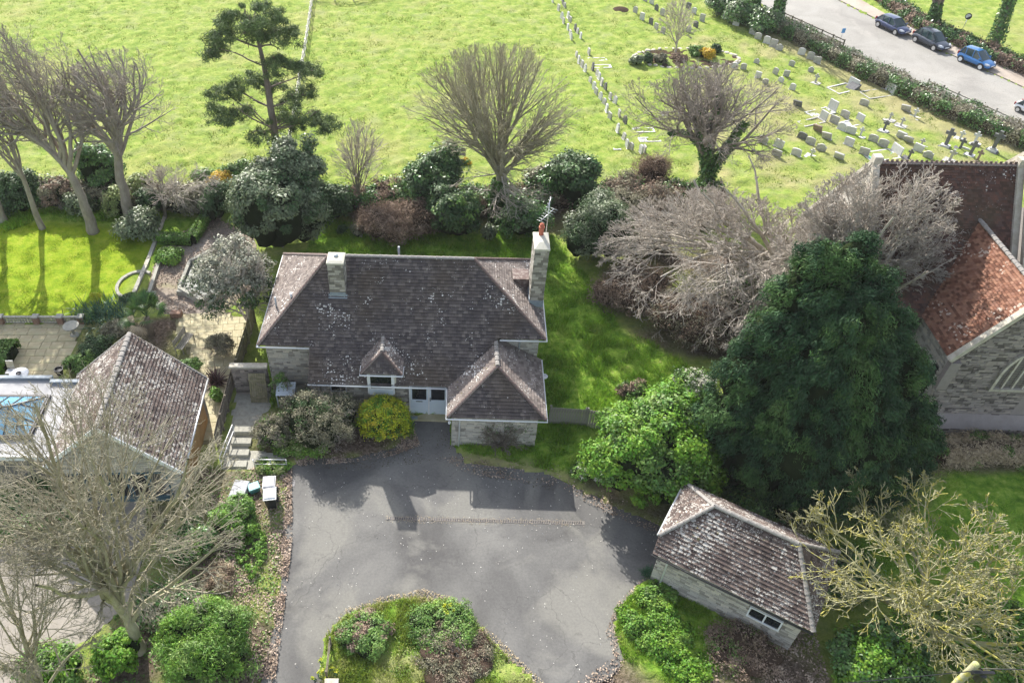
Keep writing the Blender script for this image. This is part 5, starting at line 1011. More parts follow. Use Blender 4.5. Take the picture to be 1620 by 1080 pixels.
# ================================================================== BUSHES
bush('laurel_tree', 'bright green glossy laurel spreading between the grass and the garage', 'tree', 1045, 706, 236, 5.0, M['lf_laurel'], n=40000, leaf=.085, lobes=9, cs=.34, m2=M['lf_mid'], m2f=.3, seed=2, rough=.25)
bush('yellow_shrub', 'rounded yellow green shrub growing against the wall by the front door', 'shrub', 607, 660, 82, 2.3, M['lf_yellow'], n=13000, leaf=.05, lobes=0, cs=.2, clumps=330, m2=M['lf_laurel'], m2f=.3, seed=3, rough=.06, depth=.95, hk=1.3)
bush('grey_shrub', 'large grey green twiggy shrub in the bed below the little front window', 'shrub', 506, 662, 120, 2.7, M['lf_grey'], n=16000, leaf=.055, lw=.018, lobes=6, cs=.3, stems=9, stemm=[M['twig'], M['twig']], m2=M['lf_dark'], m2f=.2, seed=4, flop=.9, rough=.3)
bush('grey_shrub', 'sprawling grey leaved shrub at the left end of the front bed', 'shrub', 435, 680, 70, 1.5, M['lf_grey'], n=8000, leaf=.06, lw=.02, lobes=4, cs=.28, stems=6, m2=M['lf_mid'], m2f=.2, seed=5, flop=.9)
bush('wall_shrub', 'sparse climbing shrub beside the pale blue log store', 'shrub', 445, 612, 36, 2.2, M['lf_mid'], n=900, leaf=.05, lobes=2, cs=.25, core=False, stems=5, seed=6, depth=.5)
bush('ground_ivy', 'low bright green ivy spilling round the front of the bed', 'ground cover', 470, 700, 130, .5, M['lf_lush'], n=8000, leaf=.06, lobes=5, cs=.25, seed=7, depth=.45, m2=M['lf_varie'], m2f=.15)
bush('ground_ivy', 'yellow green ivy patch between the railings and the bins', 'ground cover', 430, 738, 60, .35, M['lf_varie'], n=3500, leaf=.06, lobes=4, cs=.22, seed=8, depth=.45, m2=M['lf_lush'], m2f=.5)
bush('holm_oak', 'large round grey green evergreen tree behind the left end of the house', 'tree', 437, 328, 162, 6.4, M['lf_holm'], n=36000, leaf=.1, lobes=9, cs=.42, m2=M['lf_dark'], m2f=.25, seed=9, rough=.15, clumps=520)
BH = 'bushes in the hedge behind the house'
for a in (('shrub', 'dark glossy laurel bush beside the round grey green tree', 528, 322, 52, 2.6, 'lf_dark', 6000, .11, None, 0), ('shrub', 'big dark laurel left of the fan shaped tree', 682, 292, 110, 4.2, 'lf_dark', 16000, .12, 'lf_ivy', .4), ('shrub', 'dark glossy bush under the lower boughs of the fan shaped tree', 722, 340, 90, 3.4, 'lf_dark', 12000, .11, 'lf_mid', .2),
          ('shrub', 'dark bush with pale leaves right of the fan shaped tree trunk', 832, 345, 80, 2.8, 'lf_ivy', 8000, .1, 'lf_holm', .3), ('shrub', 'dark green dense evergreen bush beyond the chimney', 905, 288, 92, 3.6, 'lf_dark', 12000, .12, 'lf_ivy', .3), ('shrub', 'mid green bush between the fan shaped tree and the dark evergreen', 855, 300, 60, 2.6, 'lf_ivy', 6000, .1, 'lf_grey', .4)):
    bush('hedge_shrub', a[1], a[0], a[2], a[3], a[4], a[5], M[a[6]], n=a[7], leaf=a[8], m2=M[a[9]] if a[9] else None, m2f=a[10], seed=a[2], cs=.4, group=BH, rough=.28)
bush('bramble_heap', 'heap of russet brown dead bramble behind the house roof', 'brambles', 632, 348, 128, 2.2, M['lf_brown'], n=16000, leaf=.09, lw=.02, lobes=6, cs=.4, seed=40, corem=M['core_brown'], flop=.9, rough=.2, stems=8, stemm=[M['twig_brown'], M['twig_brown']])
bush('pale_shrub', 'small silvery leaved shrub at the foot of the russet heap', 'shrub', 565, 365, 26, .9, M['lf_silver'], n=1200, leaf=.06, lobes=3, seed=41, m2=M['lf_holm'], m2f=.5)
bush('pale_shrub', 'pale leaved shrub at the foot of the fan shaped tree', 'shrub', 775, 368, 30, 1.3, M['lf_holm'], n=1800, leaf=.08, lobes=3, seed=42)
bush('dark_shrub', 'little dark shrub alone in the bright grass behind the house', 'shrub', 541, 364, 17, .7, M['lf_dark'], n=900, leaf=.07, lobes=2, seed=43)
bush('grey_green_bush', 'big soft grey green bush right of the red potted chimney', 'shrub', 948, 362, 118, 4.4, M['lf_holm'], n=21000, leaf=.08, lw=.03, lobes=6, cs=.4, m2=M['lf_dark'], m2f=.5, seed=44, rough=.2)
bush('grey_green_bush', 'yellowish twiggy bush behind the soft grey green bush', 'shrub', 992, 335, 60, 3.2, M['lf_grey'], n=6000, leaf=.08, lw=.03, lobes=4, cs=.4, seed=45, stems=8, rough=.3)
bush('twiggy_bush', 'brown twiggy bush at the near end of the gravestone rows', 'shrub', 1030, 268, 58, 2.6, M['lf_brown'], n=4500, leaf=.07, lw=.02, lobes=4, cs=.4, seed=46, corem=M['core_brown'], stems=10, stemm=[M['twig_brown'], M['twig_brown']], flop=.9)
for i, (x, y, w_, h_, l) in enumerate(((985, 300, 70, 1.8, 'tangled grey brown scrub beside the dark evergreen'), (1045, 320, 80, 1.9, 'tangled scrub below the brown twiggy bush'), (1100, 335, 60, 1.6, 'tangled scrub at the foot of the ivy clad tree'), (1020, 375, 90, 1.8, 'tangled scrub behind the spreading bare tree'))):
    bush('scrub', l, 'scrub', x, y, w_, h_, M['lf_grey'], n=5000, leaf=.08, lw=.03, lobes=5, cs=.42, seed=50 + i, stems=9, m2=M['lf_brown'], m2f=.4, corem=M['core_brown'], flop=.9, group='tangled scrub behind the garden')
bush('beech_regrowth', 'low russet leaved thicket under the spreading branches', 'thicket', 1000, 455, 130, 2.0, M['lf_brown'], n=11000, leaf=.09, lw=.022, lobes=6, cs=.42, seed=56, corem=M['core_brown'], stems=10, stemm=[M['twig_pink'], M['twig_pink']], flop=.9, rough=.35)
bush('beech_regrowth', 'greyish thicket beneath the middle of the spreading bare tree', 'thicket', 1110, 500, 170, 2.0, M['lf_brown'], n=9000, leaf=.08, lw=.02, lobes=7, cs=.42, seed=57, corem=M['core_brown'], stems=12, stemm=[M['twig_pink'], M['twig_pink']], flop=.9, rough=.35, m2=M['lf_grey'], m2f=.5)
bush('thicket', 'greenish thicket under the upright bare tree by the church', 'thicket', 1200, 470, 150, 1.8, M['lf_grey'], n=9000, leaf=.08, lw=.03, lobes=6, cs=.42, seed=58, corem=M['core_brown'], stems=8, flop=.9, m2=M['lf_ivy'], m2f=.5)
bush('blossom_bush', 'pale flowering bush between the laurel and the conifer', 'shrub', 1098, 610, 70, 1.4, M['lf_mid'], n=6000, leaf=.07, lobes=4, cs=.3, seed=59, m2=M['lf_white'], m2f=.35)
bush('fern_clump', 'brown and green fern clump at the end of the board fence', 'fern', 1000, 618, 46, .9, M['lf_mid'], n=2500, leaf=.12, lw=.03, lobes=3, cs=.3, seed=60, m2=M['lf_brown'], m2f=.5, flop=.9)
bush('euphorbia', 'pale green spurge clump at the corner of the tarmac by the laurel', 'plant', 925, 742, 50, .7, M['lf_lush'], n=3200, leaf=.07, lw=.03, lobes=4, cs=.25, seed=61, m2=M['lf_white'], m2f=.15)
hedge_late = [('mixed_hedge', 'mixed evergreen understory hedge running behind the house garden', 'hedge', [(476, 322), (540, 330), (620, 322), (700, 328), (790, 330), (880, 325), (960, 325), (1060, 320), (1140, 325)], 1.9, 1.35, 'lf_ivy', 26000, .1, 'lf_brown', .3, 120), ('mixed_hedge', 'mixed scrubby hedge behind the windswept trees', 'hedge', [(-60, 318), (60, 316), (160, 322), (240, 325), (300, 325), (360, 325)], 1.9, 1.3, 'lf_ivy', 20000, .1, 'lf_grey', .4, 121)]
# left hedge line
LB = 'bushes behind the windswept trees'
for a in ((30, 305, 70, 2.4, 'lf_dark', 'dark ivy bush at the left edge behind the lawn'), (88, 308, 46, 2.2, 'lf_brown', 'brown twiggy bush between the two leaning trunks'), (158, 270, 60, 4.2, 'lf_ivy', 'tall ivy smothered stump bush between the two big trunks'), (128, 325, 44, 1.6, 'lf_holm', 'low grey green bush left of the tall ivy bush'), (187, 318, 46, 2.4, 'lf_varie', 'yellow variegated bush behind the straight forked trunk'), (218, 300, 40, 2.2, 'lf_varie', 'small variegated bush right of the forked trunk'),
          (236, 318, 40, 2.0, 'lf_dark', 'dark round bush by the low gnarled tree'), (218, 357, 66, 1.8, 'lf_holm', 'grey green rounded bush at the foot of the forked trunk'), (302, 315, 70, 1.9, 'lf_grey', 'pinkish grey twiggy shrub above the box hedge'), (343, 322, 48, 2.6, 'lf_dark', 'dark holly like bush left of the round grey green tree'), (352, 288, 44, 1.2, 'lf_gold', 'golden flowering bush behind the dark holly like bush'), (325, 280, 40, 1.0, 'lf_mid', 'low green bush left of the golden flowering bush'), (375, 275, 60, 1.3, 'lf_mid', 'low green bush in the field edge behind the round tree')):
    x, y, w_, h_, m_, l = a; bush('garden_shrub', l, 'shrub', x, y, w_, h_, M[m_], n=int(2500 + w_ * h_ * 28), leaf=.1, lobes=5, cs=.36, seed=x, group=LB, rough=.28, m2=M['lf_grey'] if m_ == 'lf_brown' else None, stems=5 if m_ in ('lf_grey', 'lf_brown') else 0)
bush('daffodil_clump', 'small clump of yellow flowers behind the hedge near the field bench', 'flowers', 736, 256, 20, .5, M['lf_gold'], n=900, leaf=.07, lobes=2, seed=70, m2=M['lf_mid'], m2f=.3)
# box hedge, U shaped
def hedge_run(name, label, cat, px, wid, h, m, n, leaf=.07, m2=None, m2f=.3, seed=1, rough=.1, kind=None, corem=None, lw=None, twigs=0, twm=None, group=None):
    pts = [G(x, y) for x, y in px]; base = pts[len(pts) // 2].copy(); o = thing(name, label, cat, base, 0, group); P, N = [], []; tot = sum((pts[i + 1] - pts[i]).length for i in range(len(pts) - 1)); mb = MB(); r = np.random.default_rng(seed); sg = Segs(); rd = random.Random(seed)
    for i in range(len(pts) - 1):
        a, b = pts[i], pts[i + 1]; L = (b - a).length; d = (b - a).normalized(); sd = Vector((-d.y, d.x, 0)); k = int(n * L / tot)
        t = r.random(k); ang = r.uniform(-.35, math.pi + .35, k); C0 = np.array(a)[None] + np.outer(t * L, np.array(d)); q = 1 - rough + 2 * rough * vn(np.stack([C0[:, 0], C0[:, 1], ang * 1.5], -1), 1.1, seed)
        ca, sa = np.cos(ang), np.sin(ang); ex = np.sign(ca) * np.abs(ca) ** .5; ez = np.sign(sa) * np.abs(sa) ** .5
        P.append(C0 + np.outer(ex * wid / 2 * q, np.array(sd)) + np.stack([0 * t, 0 * t, np.maximum(.03, h * .5 + ez * h * .5 * q)], -1)); N.append(np.outer(ca, np.array(sd)) + np.stack([0 * t, 0 * t, sa + .2], -1))
        w2 = wid * .36; e = Vector((0, 0, h * .84)); mb.hexa([a - sd * w2, b - sd * w2, b + sd * w2, a + sd * w2, a - sd * w2 * .9 + e, b - sd * w2 * .9 + e, b + sd * w2 * .9 + e, a + sd * w2 * .9 + e])
        for _ in range(int(twigs * L)):
            s0 = a.lerp(b, rd.random()) + sd * rd.uniform(-.35, .35) * wid + Vector((0, 0, h * .6)); grow(sg, s0, Vector((rd.gauss(0, .3), rd.gauss(0, .3), 1)).normalized(), h * rd.uniform(.4, .75), .02, 0, bare_params(3, (4, 3), rmin=.012, up=.02, crook=.12, n=(4, 3, 2)), None, rd)
    P = np.concatenate(P); N = np.concatenate(N); P += rng.normal(size=P.shape) * rough * .35; P[:, 2] = np.maximum(P[:, 2], .02)
    mi = (vn(P, 1.2, seed + 3) < m2f + .15).astype(int) if m2 else None
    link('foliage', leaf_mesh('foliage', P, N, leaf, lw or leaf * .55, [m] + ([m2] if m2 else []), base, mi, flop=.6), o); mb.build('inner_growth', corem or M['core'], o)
    if twigs: link('twigs', sg.mesh('twigs', twm or [M['twig'], M['twig']], base), o)
    return o
hedge_run('box_hedge', 'low clipped box hedge turning a corner at the back of the courtyard', 'hedge', [(252, 384), (305, 386), (330, 345)], .7, .7, M['lf_mid'], 7000, .06, M['lf_lush'], .3, 71)
bush('garden_shrub', 'bright green clump in front of the clipped box hedge', 'shrub', 268, 405, 50, .6, M['lf_lush'], n=2800, leaf=.08, lobes=4, seed=72)
hedge_run('clipped_hedge', 'broad clipped green hedge on the patio behind the flat roof', 'hedge', [(-60, 572), (22, 572)], 2.2, .8, M['lf_laurel'], 16000, .06, M['lf_mid'], .4, 73)
hedge_run('churchyard_hedge', 'long scruffy hedge between the churchyard and the road', 'hedge', [(1150, 14), (1205, 42), (1250, 60), (1290, 80), (1330, 103), (1390, 132), (1450, 160), (1500, 182), (1560, 208), (1640, 240), (1760, 295)], 2.0, 1.3, M['lf_grey'], 30000, .1, M['lf_ivy'], .4, 74, .35, corem=M['core_brown'], lw=.04, twigs=4, twm=[M['twig_brown'], M['twig_pink']])
hedge_run('roadside_hedge', 'dark low hedge behind the parked cars', 'hedge', [(1352, -30), (1400, 5), (1450, 40), (1500, 62), (1545, 82), (1600, 106), (1700, 150)], 1.8, .9, M['lf_ivy'], 12000, .12, M['lf_brown'], .3, 75, .35, twigs=1)
for i, (x, y, w_, h_, l) in enumerate(((1140, 8, 40, 2.0, 'dark bush where the roadside gravestones begin'), (1172, 20, 50, 2.2, 'glossy dark bush behind the roadside gravestones'), (1212, 35, 50, 2.0, 'dark bush between the two ivy covered trunks'))):
    bush('churchyard_shrub', l, 'shrub', x, y, w_, h_, M['lf_ivy'], n=5000, leaf=.13, lobes=4, cs=.5, seed=80 + i, m2=M['lf_holm'], m2f=.35)
hedge_run('bramble_hedge', 'straw coloured dead bramble hedge in front of the church', 'brambles', [(1478, 728), (1530, 722), (1580, 722), (1680, 728)], 1.3, .9, M['straw'], 16000, .1, M['lf_mid'], .15, 83, .4, corem=M['core_brown'], lw=.014, twigs=6, twm=[M['straw'], M['straw']])
for a in hedge_late: hedge_run(a[0], a[1], a[2], a[3], a[4], a[5], M[a[6]], a[7], a[8], M[a[9]], a[10], a[11], .45, twigs=3, twm=[M['twig_brown'], M['twig_pink']], corem=M['core_brown'], group=None)
# garden planting on the left
def sword_plant(name, label, cat, cx, cy, n, L, w_, m, seed, spread=1.0, dead=None, clump=.4, nseg=5, group=None):
    rd = random.Random(seed); c = G(cx, cy); o = thing(name, label, cat, c, 0, group); V, F, mi = [], [], []
    for i in range(n):
        a = rd.uniform(0, 6.283); e = rd.uniform(.15, 1.35); l = L * rd.uniform(.6, 1.1); p = Vector((rd.gauss(0, clump), rd.gauss(0, clump) * .7, .02)); d = Vector((math.cos(a) * math.cos(e), math.sin(a) * math.cos(e), math.sin(e))); s = Vector((-math.sin(a), math.cos(a), 0)); b = len(V)
        for k in range(nseg + 1):
            t = k / nseg; ww = w_ * (1 - t ** 2) * (.6 + .4 * math.sin(t * 3.1)); V += [p - s * ww, p + s * ww]; p = p + d * (l / nseg); d = (d + Vector((0, 0, -.16 * spread))).normalized()
        for k in range(nseg): F.append((b + 2 * k, b + 2 * k + 1, b + 2 * k + 3, b + 2 * k + 2)); mi.append(1 if dead and rd.random() < .15 else 0)
    link('leaves', np_mesh('leaves', V, F, [m] + ([dead] if dead else []), mi), o); return o
sword_plant('sword_leaved_clump', 'dark green sword leaved clump with yellow flowers at the end of the balustrade', 'plant', 165, 500, 420, 1.15, .03, M['lf_yucca'], 1, .6, clump=.85)
bush('yellow_blooms', 'yellow flower heads behind the sword leaved clump', 'flowers', 152, 472, 16, .9, M['lf_yellow'], n=350, leaf=.06, lobes=2, seed=84, core=False)
sword_plant('bronze_sword_plant', 'bronze red sword leaved plant by the corner of the lichened roof', 'plant', 342, 606, 130, 1.1, .035, M['lf_phormium'], 2, .5, clump=.15)
def fan_palm():
    c = G(240, 530); o = thing('fan_palm', 'bushy green fan palm above the neighbour\'s tiled roof', 'palm', c); rd = random.Random(3); MB().tube([Vector(c), Vector(c) + Vector((0, .1, 1.3))], [.22, .16], 8).build('trunk', M['bark_dark'], o)
    for f in range(34):
        V, F = [], []; a = rd.uniform(0, 6.283); e = rd.uniform(-.1, 1.3); d = Vector((math.cos(a) * math.cos(e), math.sin(a) * math.cos(e), math.sin(e))); st = Vector((0, .1, 1.35 + rd.uniform(-.2, .2))); tip = st + d * rd.uniform(.7, 1.1); side = d.cross(Vector((0, 0, 1))).normalized(); up = side.cross(d)
        V += [st - side * .015, st + side * .015, tip + side * .015, tip - side * .015]; F.append((0, 1, 2, 3))
        for k in range(19):
            t = -1.5 + 3.0 * k / 18; q = (d * math.cos(t) + side * math.sin(t)).normalized(); L = rd.uniform(.6, .78) * (1 - .15 * abs(t)); n_ = q.cross(up).normalized() * .032; m1 = tip + q * L * .55 + up * .03; e1 = tip + q * L + Vector((0, 0, -.14)); b = len(V)
            V += [tip, m1 - n_, e1, m1 + n_]; F.append((b, b + 1, b + 2, b + 3))
        link('frond', np_mesh('frond', V, F, M['straw'] if e < .05 else M['lf_palm']), o)
fan_palm()
for a in ((150, 552, 62, 1.0, 'lf_dark', 'dark green shrub below the sword leaved clump'), (185, 520, 50, .6, 'lf_grey', 'grey leaved low shrub by the fan palm'), (135, 500, 30, .5, 'lf_mid', 'small green shrub at the patio corner'), (130, 575, 50, .9, 'lf_mid', 'green shrub at the patio edge above the lichened roof'), (205, 472, 30, .5, 'lf_dark', 'little dark mound at the kerb ring'), (348, 545, 46, 1.3, 'lf_grey', 'thin twiggy bush on the yellow paving by the fence'), (300, 580, 40, .8, 'lf_mid', 'low fern below the wooden bench'), (344, 628, 20, .8, 'lf_lush', 'fresh green plant beside the bronze sword leaved plant')):
    x, y, w_, h_, m_, l = a; bush('border_shrub', l, 'shrub', x, y, w_, h_, M[m_], n=int(1400 + w_ * h_ * 45), leaf=.06, lobes=4, cs=.26, seed=x + 7, group='shrubs in the neighbouring garden', stems=6 if m_ == 'lf_grey' else 0, core=m_ != 'lf_grey')
# bottom left thickets
bush('bamboo_like_bush', 'large bright narrow leaved bush in the bottom left beside the tarmac', 'shrub', 330, 1015, 160, 2.2, M['lf_lush'], n=26000, leaf=.09, lw=.018, lobes=8, cs=.3, seed=90, m2=M['lf_mid'], m2f=.4, flop=.9, rough=.3)
bush('laurel_bush', 'small bright laurel at the foot of the large mossy trunk', 'shrub', 185, 1035, 80, 1.5, M['lf_laurel'], n=7000, leaf=.07, lobes=5, cs=.25, seed=91)
bush('laurel_bush', 'bright laurel under the bottom left corner tree', 'shrub', 75, 1060, 110, 1.4, M['lf_laurel'], n=7000, leaf=.07, lobes=5, cs=.25, seed=92, m2=M['lf_mid'], m2f=.5)
bush('undergrowth_bush', 'green leafy bush left of the wheelie bins', 'shrub', 370, 820, 74, 1.1, M['lf_mid'], n=8000, leaf=.07, lobes=6, cs=.26, seed=93, m2=M['lf_lush'], m2f=.5)
bush('undergrowth_bush', 'straggly green bush in front of the neighbouring gable window', 'shrub', 300, 850, 90, 1.2, M['lf_ivy'], n=5500, leaf=.07, lobes=6, cs=.26, seed=94, stems=8, stemm=[M['straw'], M['straw']], m2=M['lf_mid'], m2f=.3)
bush('undergrowth_bush', 'dark tangle between the mossy trunk and the narrow leaved bush', 'shrub', 260, 960, 100, 1.0, M['lf_ivy'], n=5000, leaf=.07, lobes=6, cs=.3, seed=95, stems=12, stemm=[M['straw'], M['bark_pale']], m2=M['lf_grey'], m2f=.4)
bush('dead_fern', 'orange brown dead ferns beside the leaf litter', 'fern', 345, 910, 60, .6, M['straw'], n=2600, leaf=.1, lw=.012, lobes=4, cs=.3, seed=96, core=False, m2=M['lf_brown'], m2f=.5, flop=.9)
bush('wall_climber', 'dark leafy bushes along the neighbouring gable foot', 'shrub', 60, 800, 150, 1.2, M['lf_ivy'], n=7000, leaf=.07, lobes=6, cs=.3, seed=97, stems=10, stemm=[M['bark_pale'], M['bark_pale']])
# island planting
bush('island_shrub', 'dark green and brown shrub on the left of the grass island', 'shrub', 578, 1003, 94, .65, M['lf_mid'], n=14000, leaf=.05, lobes=6, cs=.2, seed=100, m2=M['lf_brown'], m2f=.3, stems=6, rough=.3)
bush('island_shrub', 'dark green shrub in the middle of the grass island', 'shrub', 695, 990, 120, .5, M['lf_mid'], n=12000, leaf=.045, lobes=6, cs=.2, seed=101, m2=M['lf_mid'], m2f=.3, rough=.3)
bush('island_shrub', 'grey twiggy lavender like shrub on the right of the grass island', 'shrub', 722, 1038, 150, .5, M['lf_grey'], n=15000, leaf=.05, lw=.015, lobes=7, cs=.2, seed=102, m2=M['lf_brown'], m2f=.3, stems=14, stemm=[M['twig'], M['twig']], rough=.35, flop=.9, corem=M['core_brown'])
def spurge(x, y, lab, sd, k=9):
    c = G(x, y); o = thing('spurge', lab, 'plant', c, 0, 'spurges at the island edge'); rd = random.Random(sd)
    for i in range(k):
        p = Vector((rd.gauss(0, .22), rd.gauss(0, .16), 0)); q = p + Vector((rd.gauss(0, .06), rd.gauss(0, .06), rd.uniform(.35, .6))); P = []; N = []
        for j in range(50): t = rd.random(); a = rd.uniform(0, 6.28); P.append(p.lerp(q, t) + Vector((math.cos(a), math.sin(a), 0)) * .05); N.append(Vector((math.cos(a), math.sin(a), .5)))
        me = leaf_mesh('stalk', np.array(P), np.array(N), .05, .015, [M['lf_yucca']], (0, 0, 0)); s_ = link('stalk', me, o)
        P = [q + Vector((rd.gauss(0, .04), rd.gauss(0, .04), rd.gauss(0, .03))) for j in range(26)]; link('flower_head', leaf_mesh('flower_head', np.array(P), np.tile([0, 0, 1.], (26, 1)), .03, .022, [M['lf_yellow']], (0, 0, 0)), o)
spurge(716, 968, 'spurge with yellow green heads at the far corner of the island', 5, 10); spurge(515, 1068, 'spurge beside the square stone post', 6, 7)
# right hand ground cover and ivy under the lichened tree
bush('ground_cover', 'bright leafy weeds on the bank in front of the garage', 'ground cover', 1040, 990, 120, .4, M['lf_lush'], n=12000, leaf=.06, lobes=8, cs=.22, seed=110, depth=.9, m2=M['lf_laurel'], m2f=.4, core=False)
bush('ground_cover', 'leafy weeds by the downpipe corner of the garage', 'ground cover', 1045, 935, 60, .4, M['lf_lush'], n=4000, leaf=.06, lobes=5, cs=.2, seed=111, m2=M['lf_mid'], m2f=.4, core=False)
sword_plant('daylily_clump', 'blue green strappy clump at the left corner of the garage', 'plant', 1024, 908, 110, .45, .018, M['lf_yucca'], 7, .8, clump=.1)
bush('verge_weeds', 'straggly green weeds on the leafy verge left of the tarmac', 'ground cover', 400, 870, 46, .35, M['lf_lush'], n=2600, leaf=.06, lobes=5, cs=.2, seed=130, core=False, depth=2.2)
bush('ground_cover', 'bright weeds at the bottom right of the bank', 'ground cover', 1085, 1050, 90, .35, M['lf_laurel'], n=5000, leaf=.06, lobes=6, cs=.2, seed=112, core=False)
bush('bramble_patch', 'brown bramble tangle in front of the garage window', 'brambles', 1180, 1020, 130, .7, M['lf_brown'], n=9000, leaf=.06, lw=.015, lobes=7, cs=.28, seed=113, stems=14, stemm=[M['twig_brown'], M['straw']], m2=M['lf_mid'], m2f=.2, flop=.9, corem=M['core_brown'], rough=.35)
bush('ivy_thicket', 'bright ivy thicket under the lichened tree', 'thicket', 1400, 1045, 170, 1.6, M['lf_laurel'], n=16000, leaf=.08, lobes=7, cs=.32, seed=114, m2=M['lf_ivy'], m2f=.4, rough=.3)
bush('ivy_thicket', 'bright leafy thicket at the bottom right corner', 'thicket', 1570, 1010, 180, 1.6, M['lf_laurel'], n=16000, leaf=.08, lobes=7, cs=.32, seed=115, m2=M['lf_mid'], m2f=.4, rough=.3)
bush('ivy_thicket', 'dark undergrowth between the garage end and the lichened tree', 'thicket', 1330, 900, 130, 1.0, M['lf_ivy'], n=8000, leaf=.08, lobes=6, cs=.32, seed=116, m2=M['lf_mid'], m2f=.3, rough=.3)
bush('ivy_thicket', 'dark undergrowth behind the garage roof beneath the conifer', 'thicket', 1195, 790, 110, 1.6, M['lf_ivy'], n=8000, leaf=.08, lobes=6, cs=.32, seed=118, m2=M['lf_mid'], m2f=.3, rough=.3)
bush('climbing_shrub', 'bare dark climber on the wall below the annex eaves', 'climber', 800, 688, 118, 1.9, M['lf_ivy'], n=500, leaf=.035, lobes=1, core=False, stems=26, stemm=[M['bark_dark'], M['bark_dark']], seed=117, depth=.12)

# ================================================================== GARDEN STRUCTURES
# patio of separate slabs
pm = MB().prism(Z_PATIO, -.1, .0); patio = tag(link('patio', pm.mesh('patio', M['sand_joint'])), kind='structure')
_slab = {}
def slabs(parent, poly, ang, sx, sy, m, z=.0, nm='slab', seed=1, jit=.006):
    rd = random.Random(seed); xs = [p[0] for p in poly]; ys = [p[1] for p in poly]; cx, cy = sum(xs) / len(xs), sum(ys) / len(ys); R2 = max(max(xs) - min(xs), max(ys) - min(ys)); k = int(R2 / min(sx, sy)) + 2; n = 0
    for j in range(-k, k):
        x = -k * sx + (sx / 2 if j % 2 else 0)
        while x < k * sx:
            w_ = sx * rd.choice((.75, 1, 1, 1.4)); px_, py_ = x + w_ / 2, j * sy + sy / 2; x += w_; c, s = math.cos(ang), math.sin(ang); X, Y = cx + c * px_ - s * py_, cy + s * px_ + c * py_
            if not inp2(X, Y, poly): continue
            key = (nm, m.name, round(w_, 3), round(sy, 3))
            if key not in _slab: _slab[key] = MB().bbox(-w_ / 2 + .008, w_ / 2 - .008, -sy / 2 + .008, sy / 2 - .008, -.03, .03, .006).mesh(nm, m)
            o = link(nm, _slab[key], parent); o.location = (X, Y, z + rd.uniform(-jit, jit)); o.rotation_euler = (rd.uniform(-.004, .004), rd.uniform(-.004, .004), ang); n += 1
    return n
PM = [mat('sandstone_slab_a', [(.34, .29, .17), (.47, .41, .27), (.58, .53, .39)], 1.3, .85, .3, 30, big=(.6, (.3, .3, .14), .6)), M['sandstone']]
slabs(patio, Z_PATIO, .02, .75, .6, PM[0], .01, 'slab', 3)
pv = tag(link('garden_paving', MB().prism(Z_PAVE, -.1, 0).mesh('garden_paving', M['sand_joint'])), kind='structure'); slabs(pv, Z_PAVE, .1, .7, .6, PM[1], .01, 'slab', 4)
# balustrade: brick piers and lattice panels
b0, b1 = G(-40, 511), G(131, 511); o = thing('balustrade', 'low brick piered balustrade with white lattice panels between lawn and patio', 'balustrade', b0)
pier_px = (-40, 4, 60, 98, 131); pp = [G(x, 511) for x in pier_px]
for p in pp:
    MB().box(p.x - .17, p.x + .17, p.y - .17, p.y + .17, 0, .52).build('pier', M['brick'], o); MB().bbox(p.x - .2, p.x + .2, p.y - .2, p.y + .2, .52, .59).build('pier_cap', M['curb_stone'], o)
for a, b in zip(pp[:-1], pp[1:]):
    x0, x1, y = a.x + .18, b.x - .18, (a.y + b.y) / 2; mb = MB(); mb.box(x0, x1, y - .07, y + .07, .46, .53); mb.box(x0, x1, y - .05, y + .05, .05, .1); k = int((x1 - x0) / .16)
    for i in range(k):
        xa = x0 + (x1 - x0) * (i + .5) / k; mb.box(xa - .025, xa + .025, y - .02, y + .02, .1, .46)
    for zz in (.22, .34): mb.box(x0, x1, y - .025, y + .025, zz - .02, zz + .02)
    mb.build('lattice_panel', M['curb_stone'], o, 'stuff')
solo('birdbath_table', MB().lathe((0, 0, 0), [(.28, 0), (.22, .08), (.09, .12), (.07, .6), (.12, .66), (.44, .7), (.46, .74), (.44, .77), (.3, .775), (.28, .765), (0, .765)], 22), M['curb_stone'], 'round carved stone table on a pedestal at the balustrade end', 'table', G(118, 530))
t = thing('garden_table', 'round white garden table behind the flat roof parapet', 'table', G(37, 606)); c = G(37, 606)
MB().lathe(c, [(0, .7), (.5, .7), (.52, .72), (.5, .74), (0, .742)], 22).build('tabletop', M['white'], t); MB().lathe(c, [(.3, 0), (.05, .06), (.05, .7)], 10).build('pedestal', M['white'], t)
solo('dish', MB().lathe((0, 0, 0), [(.1, 0), (.14, .05), (.13, .06), (.09, .02), (0, .02)], 12), M['dark_metal'], 'dark dish on the round white garden table', 'dish', c + Vector((0, 0, .742)))
ct = thing('garden_chair', 'grey folding garden chair beside the white table', 'chair', G(20, 596)); c = G(20, 596)
MB().bbox(c.x - .2, c.x + .2, c.y - .2, c.y + .2, .42, .46, .01).build('seat', M['alu'], ct); MB().hexa([(c.x - .2, c.y + .2, .5), (c.x + .2, c.y + .2, .5), (c.x + .2, c.y + .23, .5), (c.x - .2, c.y + .23, .5), (c.x - .2, c.y + .3, .95), (c.x + .2, c.y + .3, .95), (c.x + .2, c.y + .33, .95), (c.x - .2, c.y + .33, .95)]).build('backrest', M['alu'], ct)
for sx in (-.18, .18):
    for sy in (-.18, .18): MB().tube([(c.x + sx, c.y + sy, 0), (c.x + sx, c.y + sy, .43)], .015, 5).build('leg', M['alu'], ct)
pt_ = thing('plant_pot', 'black plant pot at the patio edge by the gable', 'plant pot', G(96, 592)); c = G(96, 592)
